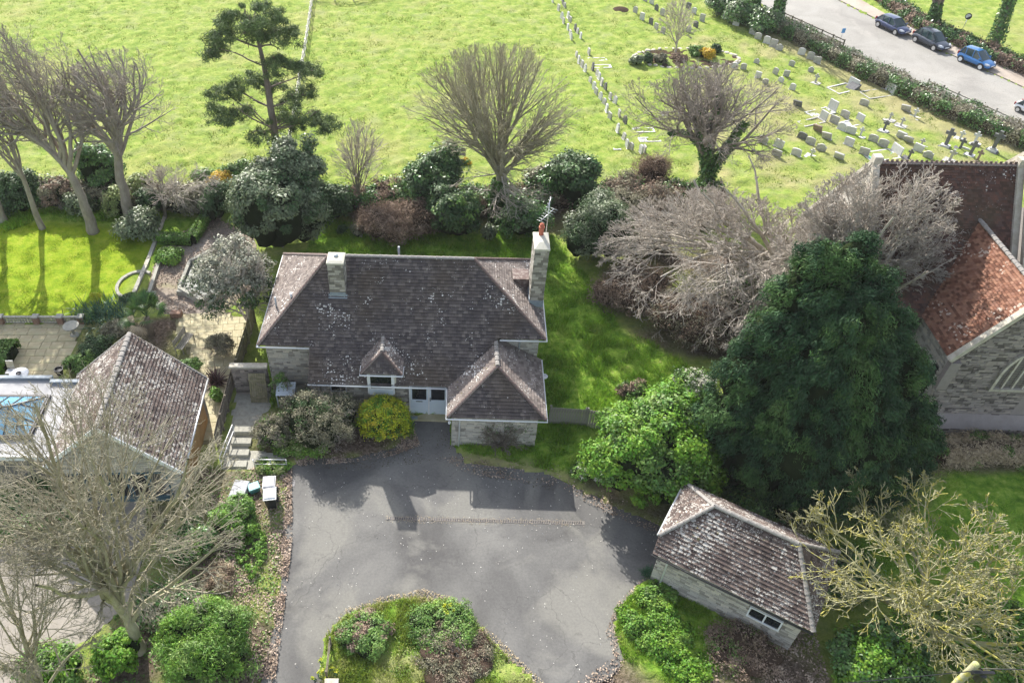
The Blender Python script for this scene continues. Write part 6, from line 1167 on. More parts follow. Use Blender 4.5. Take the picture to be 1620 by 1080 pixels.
MB().lathe(c, [(.16, 0), (.23, .36), (.25, .37), (.25, .42), (.2, .42), (.19, .34), (0, .34)], 14).build('pot', M['black'], pt_)
# pond
Pd = [G(285, 462), G(302, 420), G(330, 405), G(365, 410), G(385, 430), G(350, 470), G(318, 480)]
o = thing('garden_pond', 'raised stone edged pond with an angled end and still water', 'pond', G(320, 445)); mb = MB()
for i in range(len(Pd)): mb.bar(Pd[i] + Vector((0, 0, .2)), Pd[(i + 1) % len(Pd)] + Vector((0, 0, .2)), .2, .42)
mb.build('kerb', M['curb_stone'], o); MB().prism([tuple(p[:2]) for p in Pd], .05, .22).build('water', M['water'], o)
solo('wicker_dome', (lambda mb: [mb.tube([(.5 * math.cos(a), .5 * math.sin(a), 0), (.42 * math.cos(a + .5), .42 * math.sin(a + .5), .3), (.15 * math.cos(a + 1.1), .15 * math.sin(a + 1.1), .42), (-.2 * math.cos(a), -.2 * math.sin(a), .4)], .018, 4) for a in [6.283 * i / 26 for i in range(26)]] and mb)(MB()), M['twig_brown'], 'brown woven twig dome over the far end of the pond', 'plant cover', G(335, 424) + Vector((0, 0, .2)))
# kerb ring and long kerb in the lawn
c = G(216, 452); ring = [c + Vector((1.15 * math.cos(a), 1.35 * math.sin(a), .07)) for a in [R(60 + i * 15) for i in range(15)]]
o = thing('stone_kerb', 'curved stone kerb ring at the corner of the lawn', 'kerb', c); [MB().bar(ring[i], ring[i + 1], .2, .18).build('kerb_stone', M['curb_stone'], o) for i in range(len(ring) - 1)]
k0 = [G(*p) for p in ((206, 482), (222, 445), (236, 412), (252, 370), (262, 345))]; o = thing('garden_kerb', 'long pale kerb running up between lawn and courtyard', 'kerb', k0[2])
for a, b in zip(k0[:-1], k0[1:]):
    n_ = max(2, int((b - a).length / .6)); [MB().bar(a.lerp(b, i / n_) + Vector((0, 0, .1)), a.lerp(b, (i + .96) / n_) + Vector((0, 0, .1)), .24, .24).build('kerb_stone', M['coping'] if a.y > 38 else M['curb_stone'], o) for i in range(n_)]
k1 = [G(236, 470), G(252, 420), G(262, 400)]; o = thing('low_wall', 'low dark stone edging along the leaf strewn court', 'wall', k1[1])
for a, b in zip(k1[:-1], k1[1:]): MB().bar(a + Vector((0, 0, .12)), b + Vector((0, 0, .12)), .2, .26).build('edging_stone', M['curb_stone'], o)
for x, y, l in ((240, 470, 'small square stone block at the lower corner of the court'), (280, 500, 'brick block at the top of the yellow paving'), (290, 465, 'low stone block by the near end of the pond')):
    solo('stone_block', MB().bbox(-.32, .32, -.2, .2, 0, .34), M['curb_stone'] if x != 280 else M['brick'], l, 'stone block', G(x, y))
# bench
bc = G(294, 548); o = thing('wooden_bench', 'weathered wooden bench between the fan palm and the paving', 'bench', bc); q = Matrix.Rotation(R(75), 3, 'Z')
def lb(mb, x0, x1, y0, y1, z0, z1): return mb.hexa([bc + q @ Vector(v) for v in ((x0, y0, z0), (x1, y0, z0), (x1, y1, z0), (x0, y1, z0), (x0, y0, z1), (x1, y0, z1), (x1, y1, z1), (x0, y1, z1))])
for i in range(4): lb(MB(), -.7, .7, -.24 + i * .12, -.15 + i * .12, .42, .45).build('slat', M['wood_grey'], o)
for i in range(3): lb(MB(), -.7, .7, .25, .28, .55 + i * .13, .64 + i * .13).build('back_slat', M['wood_grey'], o)
for x in (-.66, .62):
    for y in (-.24, .24): lb(MB(), x, x + .05, y, y + .05, 0, .42 if y < 0 else .95).build('leg', M['wood_grey'], o)
# garden fence between the properties (boards) and the board fence right of the annex
def board_fence(name, label, pts, h, m, bw=.13, post=1.8, parts='board', rail=True, z0=0):
    o = thing(name, label, 'fence', pts[0]); V3_ = Vector
    for a, b in zip(pts[:-1], pts[1:]):
        L = (b - a).length; d = (b - a).normalized(); s = V3_((-d.y, d.x, 0)); n_ = int(L / bw); me = None
        for i in range(n_):
            if me is None: me = MB().hexa([(-bw / 2 + .006, -.011, 0), (bw / 2 - .006, -.011, 0), (bw / 2 - .006, .011, 0), (-bw / 2 + .006, .011, 0), (-bw / 2 + .006, -.011, h), (bw / 2 - .006, -.011, h), (bw / 2 - .006, .011, h), (-bw / 2 + .006, .011, h)]).mesh('board', m)
            ob = link('board', me, o); ob.location = a + d * ((i + .5) * L / n_) - off_of(o) + s * (.006 * (i % 2)) + V3_((0, 0, z0 + random.uniform(-.012, .012))); ob.rotation_euler = (0, 0, math.atan2(d.y, d.x))
        for i in range(int(L / post) + 1):
            p = a + d * min(L, i * post) + s * .07; MB().box(p.x - .05, p.x + .05, p.y - .05, p.y + .05, 0, h + .06).build('post', m, o)
        if rail:
            for zz in (.3, h - .2): MB().bar(a + s * .05 + V3_((0, 0, zz)), b + s * .05 + V3_((0, 0, zz)), .05, .08).build('rail', m, o)
    return o
board_fence('board_fence', 'grey close boarded fence running from the annex to the laurel', [G(868, 672), G(925, 676), G(1000, 688)], 1.35, M['wood_grey'])
board_fence('garden_fence', 'mossy wooden fence down the side of the house between the two gardens', [G(403, 512), G(388, 560), G(374, 605)], 1.3, M['wood_green'], .12)
board_fence('garden_fence', 'weathered wooden fence beside the narrow sloping alley', [G(370, 612), G(352, 680), G(345, 712)], 1.2, M['wood'], .12)
def rail_fence(name, label, pts, h=1.1, sp=2.0, m=None, rails=(.4, .75, 1.05), r=.04, group=None, postw=.1):
    o = thing(name, label, 'fence', pts[0], 0, group); m = m or M['wood_grey']; pm_ = MB().box(-postw / 2, postw / 2, -postw / 2, postw / 2, 0, h).mesh('post', m)
    for a, b in zip(pts[:-1], pts[1:]):
        L = (b - a).length; k = max(1, round(L / sp))
        for i in range(k + 1): p = link('post', pm_, o); p.location = a.lerp(b, i / k) - off_of(o); p.rotation_euler = (random.uniform(-.03, .03), random.uniform(-.03, .03), math.atan2(b.y - a.y, b.x - a.x))
        for z in rails: MB().bar(a + Vector((0, 0, z)), b + Vector((0, 0, z)), .04, .09).build('rail', m, o)
    return o
M['fence_pale'] = mat('bleached_fence', [(.5, .47, .42), (.64, .61, .57), (.72, .7, .66)], 3, .85)
rail_fence('field_fence', 'pale post and rail fence dividing the two fields behind the pine', [G(452, 275), G(466, 190), G(484, 80), G(500, -30)], 1.15, 1.6, M['fence_pale'], (.35, .7, 1.05), postw=.13)
rail_fence('field_fence', 'grey fence along the far top edge of the field', [G(500, 3), G(560, 5), G(640, -6)], 1.0, 2.5, M['wood_grey'])
rail_fence('garden_rail_fence', 'old wooden rail fence hidden in the hedge behind the house', [G(500, 322), G(600, 325), G(740, 328), G(880, 332)], 1.1, 2.2, M['wood'], (.55, .95))
rail_fence('roadside_fence', 'wooden rail fence in the scruffy hedge along the near side of the road', [G(1236, 40), G(1262, 52), G(1330, 84)], 1.3, 1.5, M['wood'], (.5, .9, 1.2)); rail_fence('roadside_fence', 'wooden rail fence showing above the hedge near the white car', [G(1460, 150), G(1530, 182), G(1600, 214)], 1.5, 1.6, M['twig_pink'], (.7, 1.25))
# low stone wall stretch behind churchyard hedge foot (none visible) ; alley wall with coping
a0, a1 = Vector((-10.45, 29.78, 0)), Vector((-8.62, 29.74, 0))
o = thing('alley_wall', 'dark garden wall with pale coping bridging the alley to the house', 'wall', (-9.5, 29.7, 0)); MB().box(-10.45, -8.6, 29.66, 29.86, 0, 1.95).build('wall_body', M['mortar'], o); MB().bbox(-10.55, -8.55, 29.58, 29.94, 1.95, 2.06).build('coping', M['coping'], o)
clad('wall_stones', o, M['church_stone'], (-10.45, 29.65, 0), (1, 0, 0), (0, -1, 0), [[(-10.45, 29.65, 0), (-8.6, 29.65, 0), (-8.6, 29.65, 1.95), (-10.45, 29.65, 1.95)]], .3, .12, .015, .015, .4, .01, .012, 61)
o = thing('timber_gate', 'weathered ledged timber gate leaning down the alley from the coped wall', 'gate', (-9.0, 29.2, 0))
for i in range(8): MB().hexa([(-9.55 + i * .115, 28.95, .05), (-9.45 + i * .115, 28.95, .05), (-9.45 + i * .115, 28.99, .05), (-9.55 + i * .115, 28.99, .05), (-9.55 + i * .115, 29.42, 1.75), (-9.45 + i * .115, 29.42, 1.75), (-9.45 + i * .115, 29.46, 1.75), (-9.55 + i * .115, 29.46, 1.75)]).build('plank', M['wood_green'], o)
for z, y in ((.4, 29.02), (1.4, 29.29)): MB().bar((-9.56, y, z), (-8.66, y, z), .04, .1).build('ledge', M['wood_green'], o)
# log store
ls = G(456, 640); o = thing('log_store', 'small open fronted store with pale blue slatted roof against the wall', 'store', ls)
for i in range(6): MB().hexa([ls + Vector(v) for v in ((-.5, -.3 + i * .12, 1.0 + i * .05), (.5, -.3 + i * .12, 1.0 + i * .05), (.5, -.19 + i * .12, 1.04 + i * .05), (-.5, -.19 + i * .12, 1.04 + i * .05), (-.5, -.3 + i * .12, 1.02 + i * .05), (.5, -.3 + i * .12, 1.02 + i * .05), (.5, -.19 + i * .12, 1.06 + i * .05), (-.5, -.19 + i * .12, 1.06 + i * .05))]).build('roof_slat', M['door_white'], o)
for x in (-.46, .46):
    for y in (-.25, .35): MB().box(ls.x + x - .03, ls.x + x + .03, ls.y + y - .03, ls.y + y + .03, 0, 1.0 + (y + .3) * .4).build('post', M['door_white'], o)
MB().box(ls.x - .44, ls.x + .44, ls.y + .3, ls.y + .33, .05, 1.1).build('back_panel', M['wood'], o); MB().box(ls.x - .44, ls.x + .44, ls.y - .2, ls.y + .3, .08, .12).build('shelf', M['wood'], o)
# handrails
def rails(name, label, posts, h, m, extra=.45):
    o = thing(name, label, 'handrail', posts[0])
    for p in posts: MB().tube([p, p + Vector((0, 0, h))], .022, 6).build('post', m, o)
    for z in (h, h - extra): MB().tube([p + Vector((0, 0, z)) for p in posts], .024, 6).build('rail', m, o)
rails('handrail', 'white tubular handrail going down the alley steps', [G(372, 690), G(362, 715), G(352, 742)], .9, M['white'])
rails('railing', 'grey metal railing over the pale slab step by the bins', [G(404, 742), G(430, 742), G(455, 742)], .75, M['alu'], .35)
solo('stone_step', MB().bbox(-.75, .75, -.28, .28, 0, .16), M['curb_stone'], 'pale stone slab step behind the grey railing', 'step', G(428, 726))
for i in range(4): solo('alley_step', MB().bbox(-.5, .5, -.2, .2, 0, .1 + .06 * i), M['curb_stone'], ('lowest', 'second', 'third', 'topmost')[i] + ' shallow stone step of the alley beside the white handrail', 'step', G(375 + i * 4, 735 - i * 17), group='steps of the alley')
solo('slate_topped_bunker', MB().bbox(-.36, .36, -.55, .55, 0, .42), M['slate'], 'low box with pale riven slate top left of the teal box', 'bunker', G(380, 782), R(-8))
o = thing('teal_recycling_box', 'teal plastic recycling box tilted beside the wheelie bins', 'recycling box', G(403, 776)); c = G(403, 776); mb = MB(); qq = Matrix.Rotation(R(25), 3, 'Z')
mb.hexa([c + qq @ Vector(v) for v in ((-.2, -.17, 0), (.2, -.17, 0), (.2, .17, 0), (-.2, .17, 0), (-.25, -.21, .34), (.25, -.21, .34), (.25, .21, .34), (-.25, .21, .34))]).build('box', M['teal'], o)
MB().hexa([c + qq @ Vector(v) for v in ((-.28, -.24, .343), (.28, -.24, .343), (.28, .24, .343), (-.28, .24, .343), (-.25, -.21, .39), (.25, -.21, .39), (.25, .21, .39), (-.25, .21, .39))]).build('lid', flat('pale_teal_lid', (.25, .5, .52), .5), o)
def bin_(label, loc, rz, lidm):
    o = thing('wheelie_bin', label, 'wheelie bin', loc, 0, 'wheelie bins by the tarmac'); q = Matrix.Rotation(rz, 3, 'Z'); P = lambda v: loc + q @ Vector(v)
    MB().hexa([P(v) for v in ((-.2, -.22, .06), (.2, -.22, .06), (.2, .2, .06), (-.2, .2, .06), (-.27, -.33, .95), (.27, -.33, .95), (.27, .3, .95), (-.27, .3, .95))]).build('body', M['black'], o)
    mb = MB(); mb.hexa([P(v) for v in ((-.3, -.38, .955), (.3, -.38, .955), (.3, .34, .955), (-.3, .34, .955), (-.3, -.38, .985), (.3, -.38, .985), (.3, .34, .985), (-.3, .34, .985))]); mb.hexa([P(v) for v in ((-.28, -.35, .987), (.28, -.35, .987), (.28, .3, .987), (-.28, .3, .987), (-.22, -.28, 1.04), (.22, -.28, 1.04), (.22, .24, 1.05), (-.22, .24, 1.05))]); mb.build('lid', lidm, o)
    MB().tube([P((-.27, .38, .96)), P((.27, .38, .96))], .018, 6).build('handle', M['black'], o)
    for x in (-.26, .26): MB().tube([P((x - .03, .24, .12)), P((x + .03, .24, .12))], .12, 12).build('wheel', M['black'], o)
bin_('black wheelie bin with pale grey lid, the nearer of the two', G(431, 800), R(8), M['white']); bin_('black wheelie bin with grey lid, standing behind the other bin', G(430, 782), R(5), flat('grey_lid', (.5, .5, .52), .5))
solo('manhole_cover', MB().bbox(-.3, .3, -.2, .2, 0, .012, .004), M['dark_metal'], 'rusty square manhole cover at the left edge of the tarmac', 'manhole cover', G(457, 764))
# channel slots
dc = bpy.data.objects['drainage_channel']; mb = MB(); a, b = G(614, 819.5), G(922, 827)
for i in range(110): p = a.lerp(b, i / 110); mb.box(p.x, p.x + .04, p.y - .07, p.y + .07, .013, .018)
mb.build('slots', M['dark_metal'], dc, 'stuff'); litter('channel_weeds', gp([(610, 815), (928, 822), (928, 834), (610, 826)]), 1300, .022, M['straw'], seed=31, z=.015)
# stone gate pier and rail on the island
p = G(527, 1098); o = thing('gate_pier', 'square pale capped stone pier at the left corner of the grass island', 'pier', p); MB().box(p.x - .17, p.x + .17, p.y - .17, p.y + .17, 0, .75).build('shaft', M['brick'], o); MB().bbox(p.x - .27, p.x + .27, p.y - .25, p.y + .25, .75, .87).build('cap', M['coping'], o)
o = thing('island_fence', 'short dark leaning timber rail fence on the left edge of the island', 'fence', G(522, 1060)); a, b = G(518, 1075), G(524, 1022); [MB().bar(q_, q_ + Vector((0, 0, .8)), .07).build('post', M['wood'], o) for q_ in (a, b)]; [MB().bar(a + Vector((0, 0, z)), b + Vector((0, 0, z)), .03, .1).build('rail', M['wood'], o) for z in (.35, .7)]
# field bench
fb = G(722, 252); o = thing('field_bench', 'plain wooden bench at the field edge behind the dark laurel', 'bench', fb)
for i in range(3): MB().box(fb.x - .7, fb.x + .7, fb.y - .2 + i * .14, fb.y - .08 + i * .14, .42, .46).build('slat', M['wood'], o)
MB().box(fb.x - .7, fb.x + .7, fb.y + .24, fb.y + .28, .5, .85).build('backrest', M['wood_grey'], o)
for x in (-.65, .6): MB().box(fb.x + x, fb.x + x + .05, fb.y - .2, fb.y + .26, 0, .42).build('leg', M['wood'], o)
# power pole and lines
pb_ = Vector((17.0, 11.35, 0)); o = thing('utility_pole', 'wooden utility pole top with grey transformer fitting at the bottom right', 'utility pole', pb_)
MB().tube([pb_, pb_ + Vector((0, 0, 7.0))], [.15, .11], 12).build('pole', M['bark_lichen'], o); MB().lathe(pb_, [(.11, 7.0), (.06, 7.04), (0, 7.05)], 12).build('pole_top', mat('algae_wood', [(.3, .32, .12), (.45, .46, .22)], 8, .9), o)
MB().bar(pb_ + Vector((-.1, -.16, 6.75)), pb_ + Vector((.6, -.16, 6.72)), .1, .12).build('bracket', M['dark_metal'], o); MB().lathe(pb_ + Vector((.28, -.16, 0)), [(.13, 6.3), (.13, 6.66), (.06, 6.7), (0, 6.71)], 12).build('insulator', M['dark_metal'], o)
def wire(a, b, sag, r=.016): return MB().tube([a.lerp(b, i / 14) - Vector((0, 0, sag * 4 * (i / 14) * (1 - i / 14))) for i in range(15)], r, 5)
tag(link('power_cable', wire(pb_ + Vector((0, -.16, 6.9)), Vector((-14, 9.2, 6.4)), .5).mesh('power_cable', M['black'])), 'black overhead cable running left from the utility pole', 'cable', 'overhead cables'); tag(link('power_cable', wire(pb_ + Vector((.1, -.1, 6.9)), Vector((45, 11.6, 6.9)), .5).mesh('power_cable', M['black'])), 'black overhead cable running right from the utility pole', 'cable', 'overhead cables')

# ================================================================== CHURCHYARD
def stone_mesh(kind, w_, h, t, m):
    mb = MB()
    if kind in ('round', 'flat', 'shoulder'):
        prof = [(-w_ / 2, 0), (w_ / 2, 0)]
        if kind == 'flat': prof += [(w_ / 2, h * .96), (w_ * .4, h), (-w_ * .4, h), (-w_ / 2, h * .96)]
        elif kind == 'round': prof += [(w_ / 2, h * .78)] + [(w_ / 2 * math.cos(a), h * .78 + h * .22 * math.sin(a)) for a in [R(20 * i) for i in range(1, 9)]] + [(-w_ / 2, h * .78)]
        else: prof += [(w_ / 2, h * .75), (w_ * .34, h * .8), (w_ * .2, h * .96), (0, h), (-w_ * .2, h * .96), (-w_ * .34, h * .8), (-w_ / 2, h * .75)]
        k = len(prof); vs = [(x, -t / 2, z) for x, z in prof] + [(x, t / 2, z) for x, z in prof]; mb.add(vs, [tuple(range(k)), tuple(reversed(range(k, 2 * k)))] + [(i, k + i, k + (i + 1) % k, (i + 1) % k) for i in range(k)])
        mb.box(-w_ * .56, w_ * .56, -t * .9, t * .9, -.05, .08)
    return mb.mesh('gravestone', m)
GM = {}
def grave(x, y, kind='round', w_=.62, h=.85, m='grave', rz=0., tilt=(0, 0), label='', group=None, name='gravestone'):
    w_ *= .88; h *= .85; key = (kind, w_, h, m)
    if key not in GM: GM[key] = stone_mesh(kind, w_, h, .12, M[m])
    o = link(name, GM[key]); p = G(x, y); o.location = (p.x, p.y, .02); o.rotation_euler = (tilt[0], tilt[1], rz); return tag(o, label, 'gravestone', group)
def cross_grave(x, y, h, label, rz=-.9, m='grave', steps=2, group=None, tilt=0.):
    p = G(x, y); o = thing('cross_gravestone', label, 'gravestone', (p.x, p.y, 0), 0, group); o.rotation_euler = (tilt, tilt * .5, rz)
    for i in range(steps): MB().box(p.x - .45 + i * .12, p.x + .45 - i * .12, p.y - .35 + i * .1, p.y + .35 - i * .1, i * .13, i * .13 + .13).build('step', M['grave_light'] if i else M[m], o)
    z = steps * .13; k = h * .09; mb = MB(); mb.box(p.x - k, p.x + k, p.y - k * .7, p.y + k * .7, z, z + h); mb.box(p.x - h * .26, p.x - k, p.y - k * .69, p.y + k * .69, z + h * .62, z + h * .62 + 2 * k); mb.box(p.x + k, p.x + h * .26, p.y - k * .69, p.y + k * .69, z + h * .62, z + h * .62 + 2 * k); mb.build('cross', M[m], o)
def kerb_grave(cx, cy, L, W, rz, label, fill=None, head=None, hm='grave_light', group=None, h=.14, extra=None):
    p = G(cx, cy); o = thing('kerbed_grave', label, 'grave', (p.x, p.y, 0), 0, group); o.rotation_euler = (0, 0, rz); mb = MB()
    mb.box(p.x - L / 2, p.x + L / 2, p.y - W / 2, p.y - W / 2 + .12, 0, h); mb.box(p.x - L / 2, p.x + L / 2, p.y + W / 2 - .12, p.y + W / 2, 0, h); mb.box(p.x - L / 2, p.x - L / 2 + .12, p.y - W / 2 + .12, p.y + W / 2 - .12, 0, h - .003); mb.box(p.x + L / 2 - .12, p.x + L / 2, p.y - W / 2 + .12, p.y + W / 2 - .12, 0, h - .003); mb.build('kerb', M[hm], o)
    if fill: MB().box(p.x - L / 2 + .12, p.x + L / 2 - .12, p.y - W / 2 + .12, p.y + W / 2 - .12, 0, h - .05).build('infill', M[fill], o)
    if head: MB().hexa([(p.x + L / 2 - .02, p.y - W * .36, 0), (p.x + L / 2 + .12, p.y - W * .36, 0), (p.x + L / 2 + .12, p.y + W * .36, 0), (p.x + L / 2 - .02, p.y + W * .36, 0), (p.x + L / 2 + .03, p.y - W * .36, head), (p.x + L / 2 + .15, p.y - W * .36, head), (p.x + L / 2 + .15, p.y + W * .36, head), (p.x + L / 2 + .03, p.y + W * .36, head)]).build('headstone', M['grave_light'], o)
    if extra: MB().hexa([(p.x + L * .2, p.y - W * .5, .1), (p.x + L * .5, p.y - W * .5, .1), (p.x + L * .5, p.y + W * .1, .1), (p.x + L * .2, p.y + W * .1, .1), (p.x + L * .5, p.y - W * .5, .5), (p.x + L * .6, p.y - W * .5, .5), (p.x + L * .6, p.y + W * .1, .5), (p.x + L * .5, p.y + W * .1, .5)]).build('fallen_slab', M[extra], o)
    return o
ORD = 'first second third fourth fifth sixth seventh eighth ninth tenth eleventh twelfth thirteenth fourteenth fifteenth sixteenth seventeenth eighteenth nineteenth twentieth last'.split()
rd = random.Random(8); kinds = ['round', 'flat', 'shoulder', 'round']
rowA = [(874, 6), (883, 18), (888, 32), (891, 38), (898, 50), (901, 59), (903, 65), (911, 92), (915, 101), (920, 107), (925, 115), (933, 133), (939, 143), (942, 151), (949, 160), (955, 167), (959, 178), (964, 190), (976, 210), (986, 222), (991, 235)]
rowB = [(888, 3), (890, 10), (893, 14), (898, 30), (901, 37), (909, 50), (913, 55), (918, 63), (931, 88), (937, 112), (944, 121), (947, 127), (951, 136), (957, 144), (965, 158), (972, 165), (979, 186), (988, 197), (998, 238), (1013, 243), (1018, 243)]
for i, (x, y) in enumerate(rowA): grave(x, y, kinds[i % 4], .62, (.9, .8, .95, .75)[i % 4], ('grave_light', 'grave', 'grave_light', 'grave')[(i * 3) % 4], R(-80 + rd.uniform(-8, 8)), (rd.uniform(-.05, .05), rd.uniform(-.06, .06)), ORD[i] + ' headstone from the far end of the long row nearest the field', 'headstones in the row nearest the field')
for i, (x, y) in enumerate(rowB): grave(x, y, kinds[(i + 1) % 4], .62, (.8, .9, .75, .85)[i % 4], ('grave', 'grave_light', 'grave', 'grave_dark')[(i * 3) % 4], R(-80 + rd.uniform(-8, 8)), (rd.uniform(-.05, .05), rd.uniform(-.06, .06)), ORD[i] + ' headstone from the far end of the second long row from the field', 'headstones in the second row from the field')
for x, y, l in ((945, 96, 'flat pale ledger grave beside the headstone rows, the farther of two'), (952, 107, 'flat pale ledger grave beside the headstone rows, the nearer of two'), (1018, 208, 'flat stone edged grave behind the ivy clad tree boughs'), (1027, 223, 'long pale ledger stone near the end of the headstone rows'), (1062, 182, 'low pale ledger stone left of the ivy clad trunk'), (976, 238, 'small pale slab lying flat in the grass')):
    s_ = .35 if x == 976 else 1.; kerb_grave(x, y, 1.75 * s_, .75 * s_, R(2), l, 'grave_light', None)
for i, (x, y) in enumerate(sorted([(1004, 22), (1015, 33), (1029, 40), (1037, 48), (1048, 54), (1088, 53), (1020, 4), (1030, 8), (1038, 18), (1047, 26), (1088, 16), (1097, 23), (1110, 35), (1100, 45)])):
    grave(x, y, kinds[i % 4], .62, (.85, .95, .8)[i % 3], ('grave', 'grave_light', 'grave', 'grave_dark')[(i * 5 + i // 4) % 4], R(-55 + rd.uniform(-12, 12)), (rd.uniform(-.08, .08), rd.uniform(-.06, .06)), ORD[i] + ' headstone counted from the left of the loose rows above the stone edged bed', 'headstones above the planted bed')
for i, (x, y) in enumerate([(1121, 11), (1131, 14), (1139, 24), (1147, 32), (1155, 37), (1163, 43), (1189, 56), (1198, 64), (1212, 70), (1222, 76), (1231, 82), (1266, 89), (1280, 96), (1291, 102)]):
    grave(x, y, kinds[i % 4], .75, (.95, .85, .9)[i % 3], ('grave', 'grave', 'grave_light')[i % 3], R(-35 + rd.uniform(-8, 8)), (rd.uniform(-.06, .06), rd.uniform(-.05, .05)), ORD[i] + ' headstone from the far end of the row along the roadside hedge', 'headstones along the roadside hedge')
for i, (x, y) in enumerate(sorted([(1251, 106), (1281, 116), (1195, 103), (1161, 109), (1242, 123), (1225, 119), (1234, 132), (1252, 144), (1198, 125), (1175, 112), (1210, 135)], reverse=True)):
    grave(x, y, kinds[(i + 2) % 4], .6, (.7, .8)[i % 2], ('grave', 'grave_light', 'grave')[i % 3], R(-40 + rd.uniform(-20, 20)), (rd.uniform(-.1, .1), rd.uniform(-.1, .1)), ORD[i] + ' headstone from the right of those scattered between planted bed and kerbed graves', 'scattered headstones right of the planted bed')
kg = R(-62 + 90)
kerb_grave(1332, 142, 2.3, 1.5, R(24), 'kerbed grave with pale headstone and fallen dark slab near the hedge', None, .8, 'grave_light', None, .14, 'grave_dark'); kerb_grave(1386, 150, 2.6, 1.5, R(16), 'kerbed grave with grey headstone beside the roadside hedge', None, .85, 'grave')
kerb_grave(1297, 180, 2.4, 1.2, R(24), 'kerbed grave with tall pale headstone in the middle of the rough graves', 'grave_light', .95); kerb_grave(1283, 195, 2.2, 1.0, R(22), 'kerbed grave with worn headstone just below the tall pale one', None, .85, 'grave'); kerb_grave(1346, 197, 1.6, 1.0, R(24), 'white slabbed grave with pale headstone on bright grass', 'grave_light', .75)
kerb_grave(1392, 248, 2.6, 1.5, R(14), 'kerbed grave filled with green glass chips behind the church ridge', 'chips_green', .8, 'grave_light')
big = [(1261, 170, 'grave_dark', 'flat', 'dark leaning headstone left of the tall pale headstone'), (1318, 196, 'grave', 'flat', 'grey headstone just left of the white slabbed grave'), (1335, 187, 'grave', 'round', 'narrow grey headstone above the white slabbed grave'), (1330, 207, 'grave_light', 'shoulder', 'pale headstone below the white slabbed grave'), (1345, 213, 'grave_light', 'flat', 'pale headstone with red foot below the white slabbed grave'), (1293, 209, 'grave_red', 'flat', 'brown leaning headstone in the rough graves'), (1307, 221, 'grave', 'flat', 'broad grey headstone below the brown leaning one'),
       (1267, 222, 'grave_dark', 'round', 'dark rounded headstone near the ivy clad tree'), (1230, 234, 'grave_light', 'flat', 'pale headstone under the right boughs of the ivy clad tree'), (1280, 230, 'grave', 'round', 'small rounded headstone right of the dark rounded one'), (1297, 240, 'grave', 'shoulder', 'pointed grey headstone in the near churchyard'), (1341, 231, 'grave_light', 'flat', 'large pale headstone with stepped foot near the church'), (1380, 226, 'grave', 'round', 'rounded headstone above the green chipped grave'), (1395, 233, 'grave', 'round', 'small rounded headstone just above the green chipped grave'), (1365, 169, 'grave', 'round', 'lone round topped headstone in open rough grass'),
       (1326, 252, 'grave_light', 'flat', 'large leaning headstone beside the church gable'), (1365, 247, 'grave', 'flat', 'grey headstone touching the green chipped grave'), (1258, 248, 'grave_light', 'round', 'squat pale stone near the twiggy crowns'), (1432, 177, 'grave', 'flat', 'leaning grey block headstone near the hedge'), (1424, 219, 'grave_light', 'flat', 'pale fallen headstone in the middle of the crosses'), (1436, 226, 'grave', 'round', 'fallen rounded headstone among the crosses'), (1450, 241, 'grave_light', 'flat', 'pale squat headstone above the nave ridge'), (1466, 252, 'grave', 'shoulder', 'headstone just over the nave ridge'), (1524, 238, 'grave_light', 'flat', 'little pale slab between the stone crosses'), (1226, 250, 'grave', 'flat', 'grey headstone low among the twigs'), (1205, 228, 'grave', 'round', 'grey headstone half hidden by the ivy clad tree')]
for i, (x, y, m_, k_, l) in enumerate(big):
    t_ = 'leaning' in l or 'fallen' in l; grave(x, y, k_, .85, .8 if x != 1524 else .3, m_, R(-48 + rd.uniform(-8, 8)), ((.35 if t_ else 0) + rd.uniform(-.08, .08), rd.uniform(-.1, .1)), l)
for x, y, h, l, m_, s_ in ((1289, 133, 1.0, 'stone cross left of the grave with the fallen dark slab', 'grave', 1), (1360, 217, .9, 'small pale cross right of the white slabbed grave', 'grave_light', 1), (1396, 211, 1.1, 'dark cross on a white stepped base in bright grass', 'grave_dark', 2), (1406, 192, .8, 'small grey cross above the dark stepped cross', 'grave', 1), (1282, 250, .9, 'thin pale cross near the church gable', 'grave_light', 1), (1445, 188, 1.0, 'pale cross nearest the roadside hedge', 'grave_light', 1), (1424, 201, .9, 'worn cross between the hedge cross and the stepped cross', 'grave', 1), (1455, 234, .9, 'grey cross with a shadowed base above the nave roof', 'grave', 1), (1494, 234, 1.7, 'tall dark cross on stepped white base, left of the big pair', 'grave_dark', 2), (1517, 223, 1.0, 'pale cross right of the tall dark cross', 'grave_light', 1),
                         (1540, 229, 1.2, 'tall pale cross in the middle right of the graves', 'grave_light', 1), (1568, 241, 1.8, 'tallest dark cross on three steps at the right', 'grave_dark', 3), (1517, 238, 1.2, 'thin dark cross just above the nave ridge', 'grave_dark', 1), (1532, 249, 1.5, 'dark cross with ring head just over the nave ridge', 'grave_dark', 2), (1545, 256, 1.1, 'brownish cross leaning over the nave ridge', 'grave_red', 1), (1501, 256, 1.2, 'grey cross with a pale head behind the nave ridge', 'grave', 1), (1436, 253, 1.0, 'dark little cross behind the nave ridge', 'grave_dark', 1)):
    cross_grave(x, y, h * .8, l, R(-45), m_, s_, tilt=rd.uniform(-.08, .08))
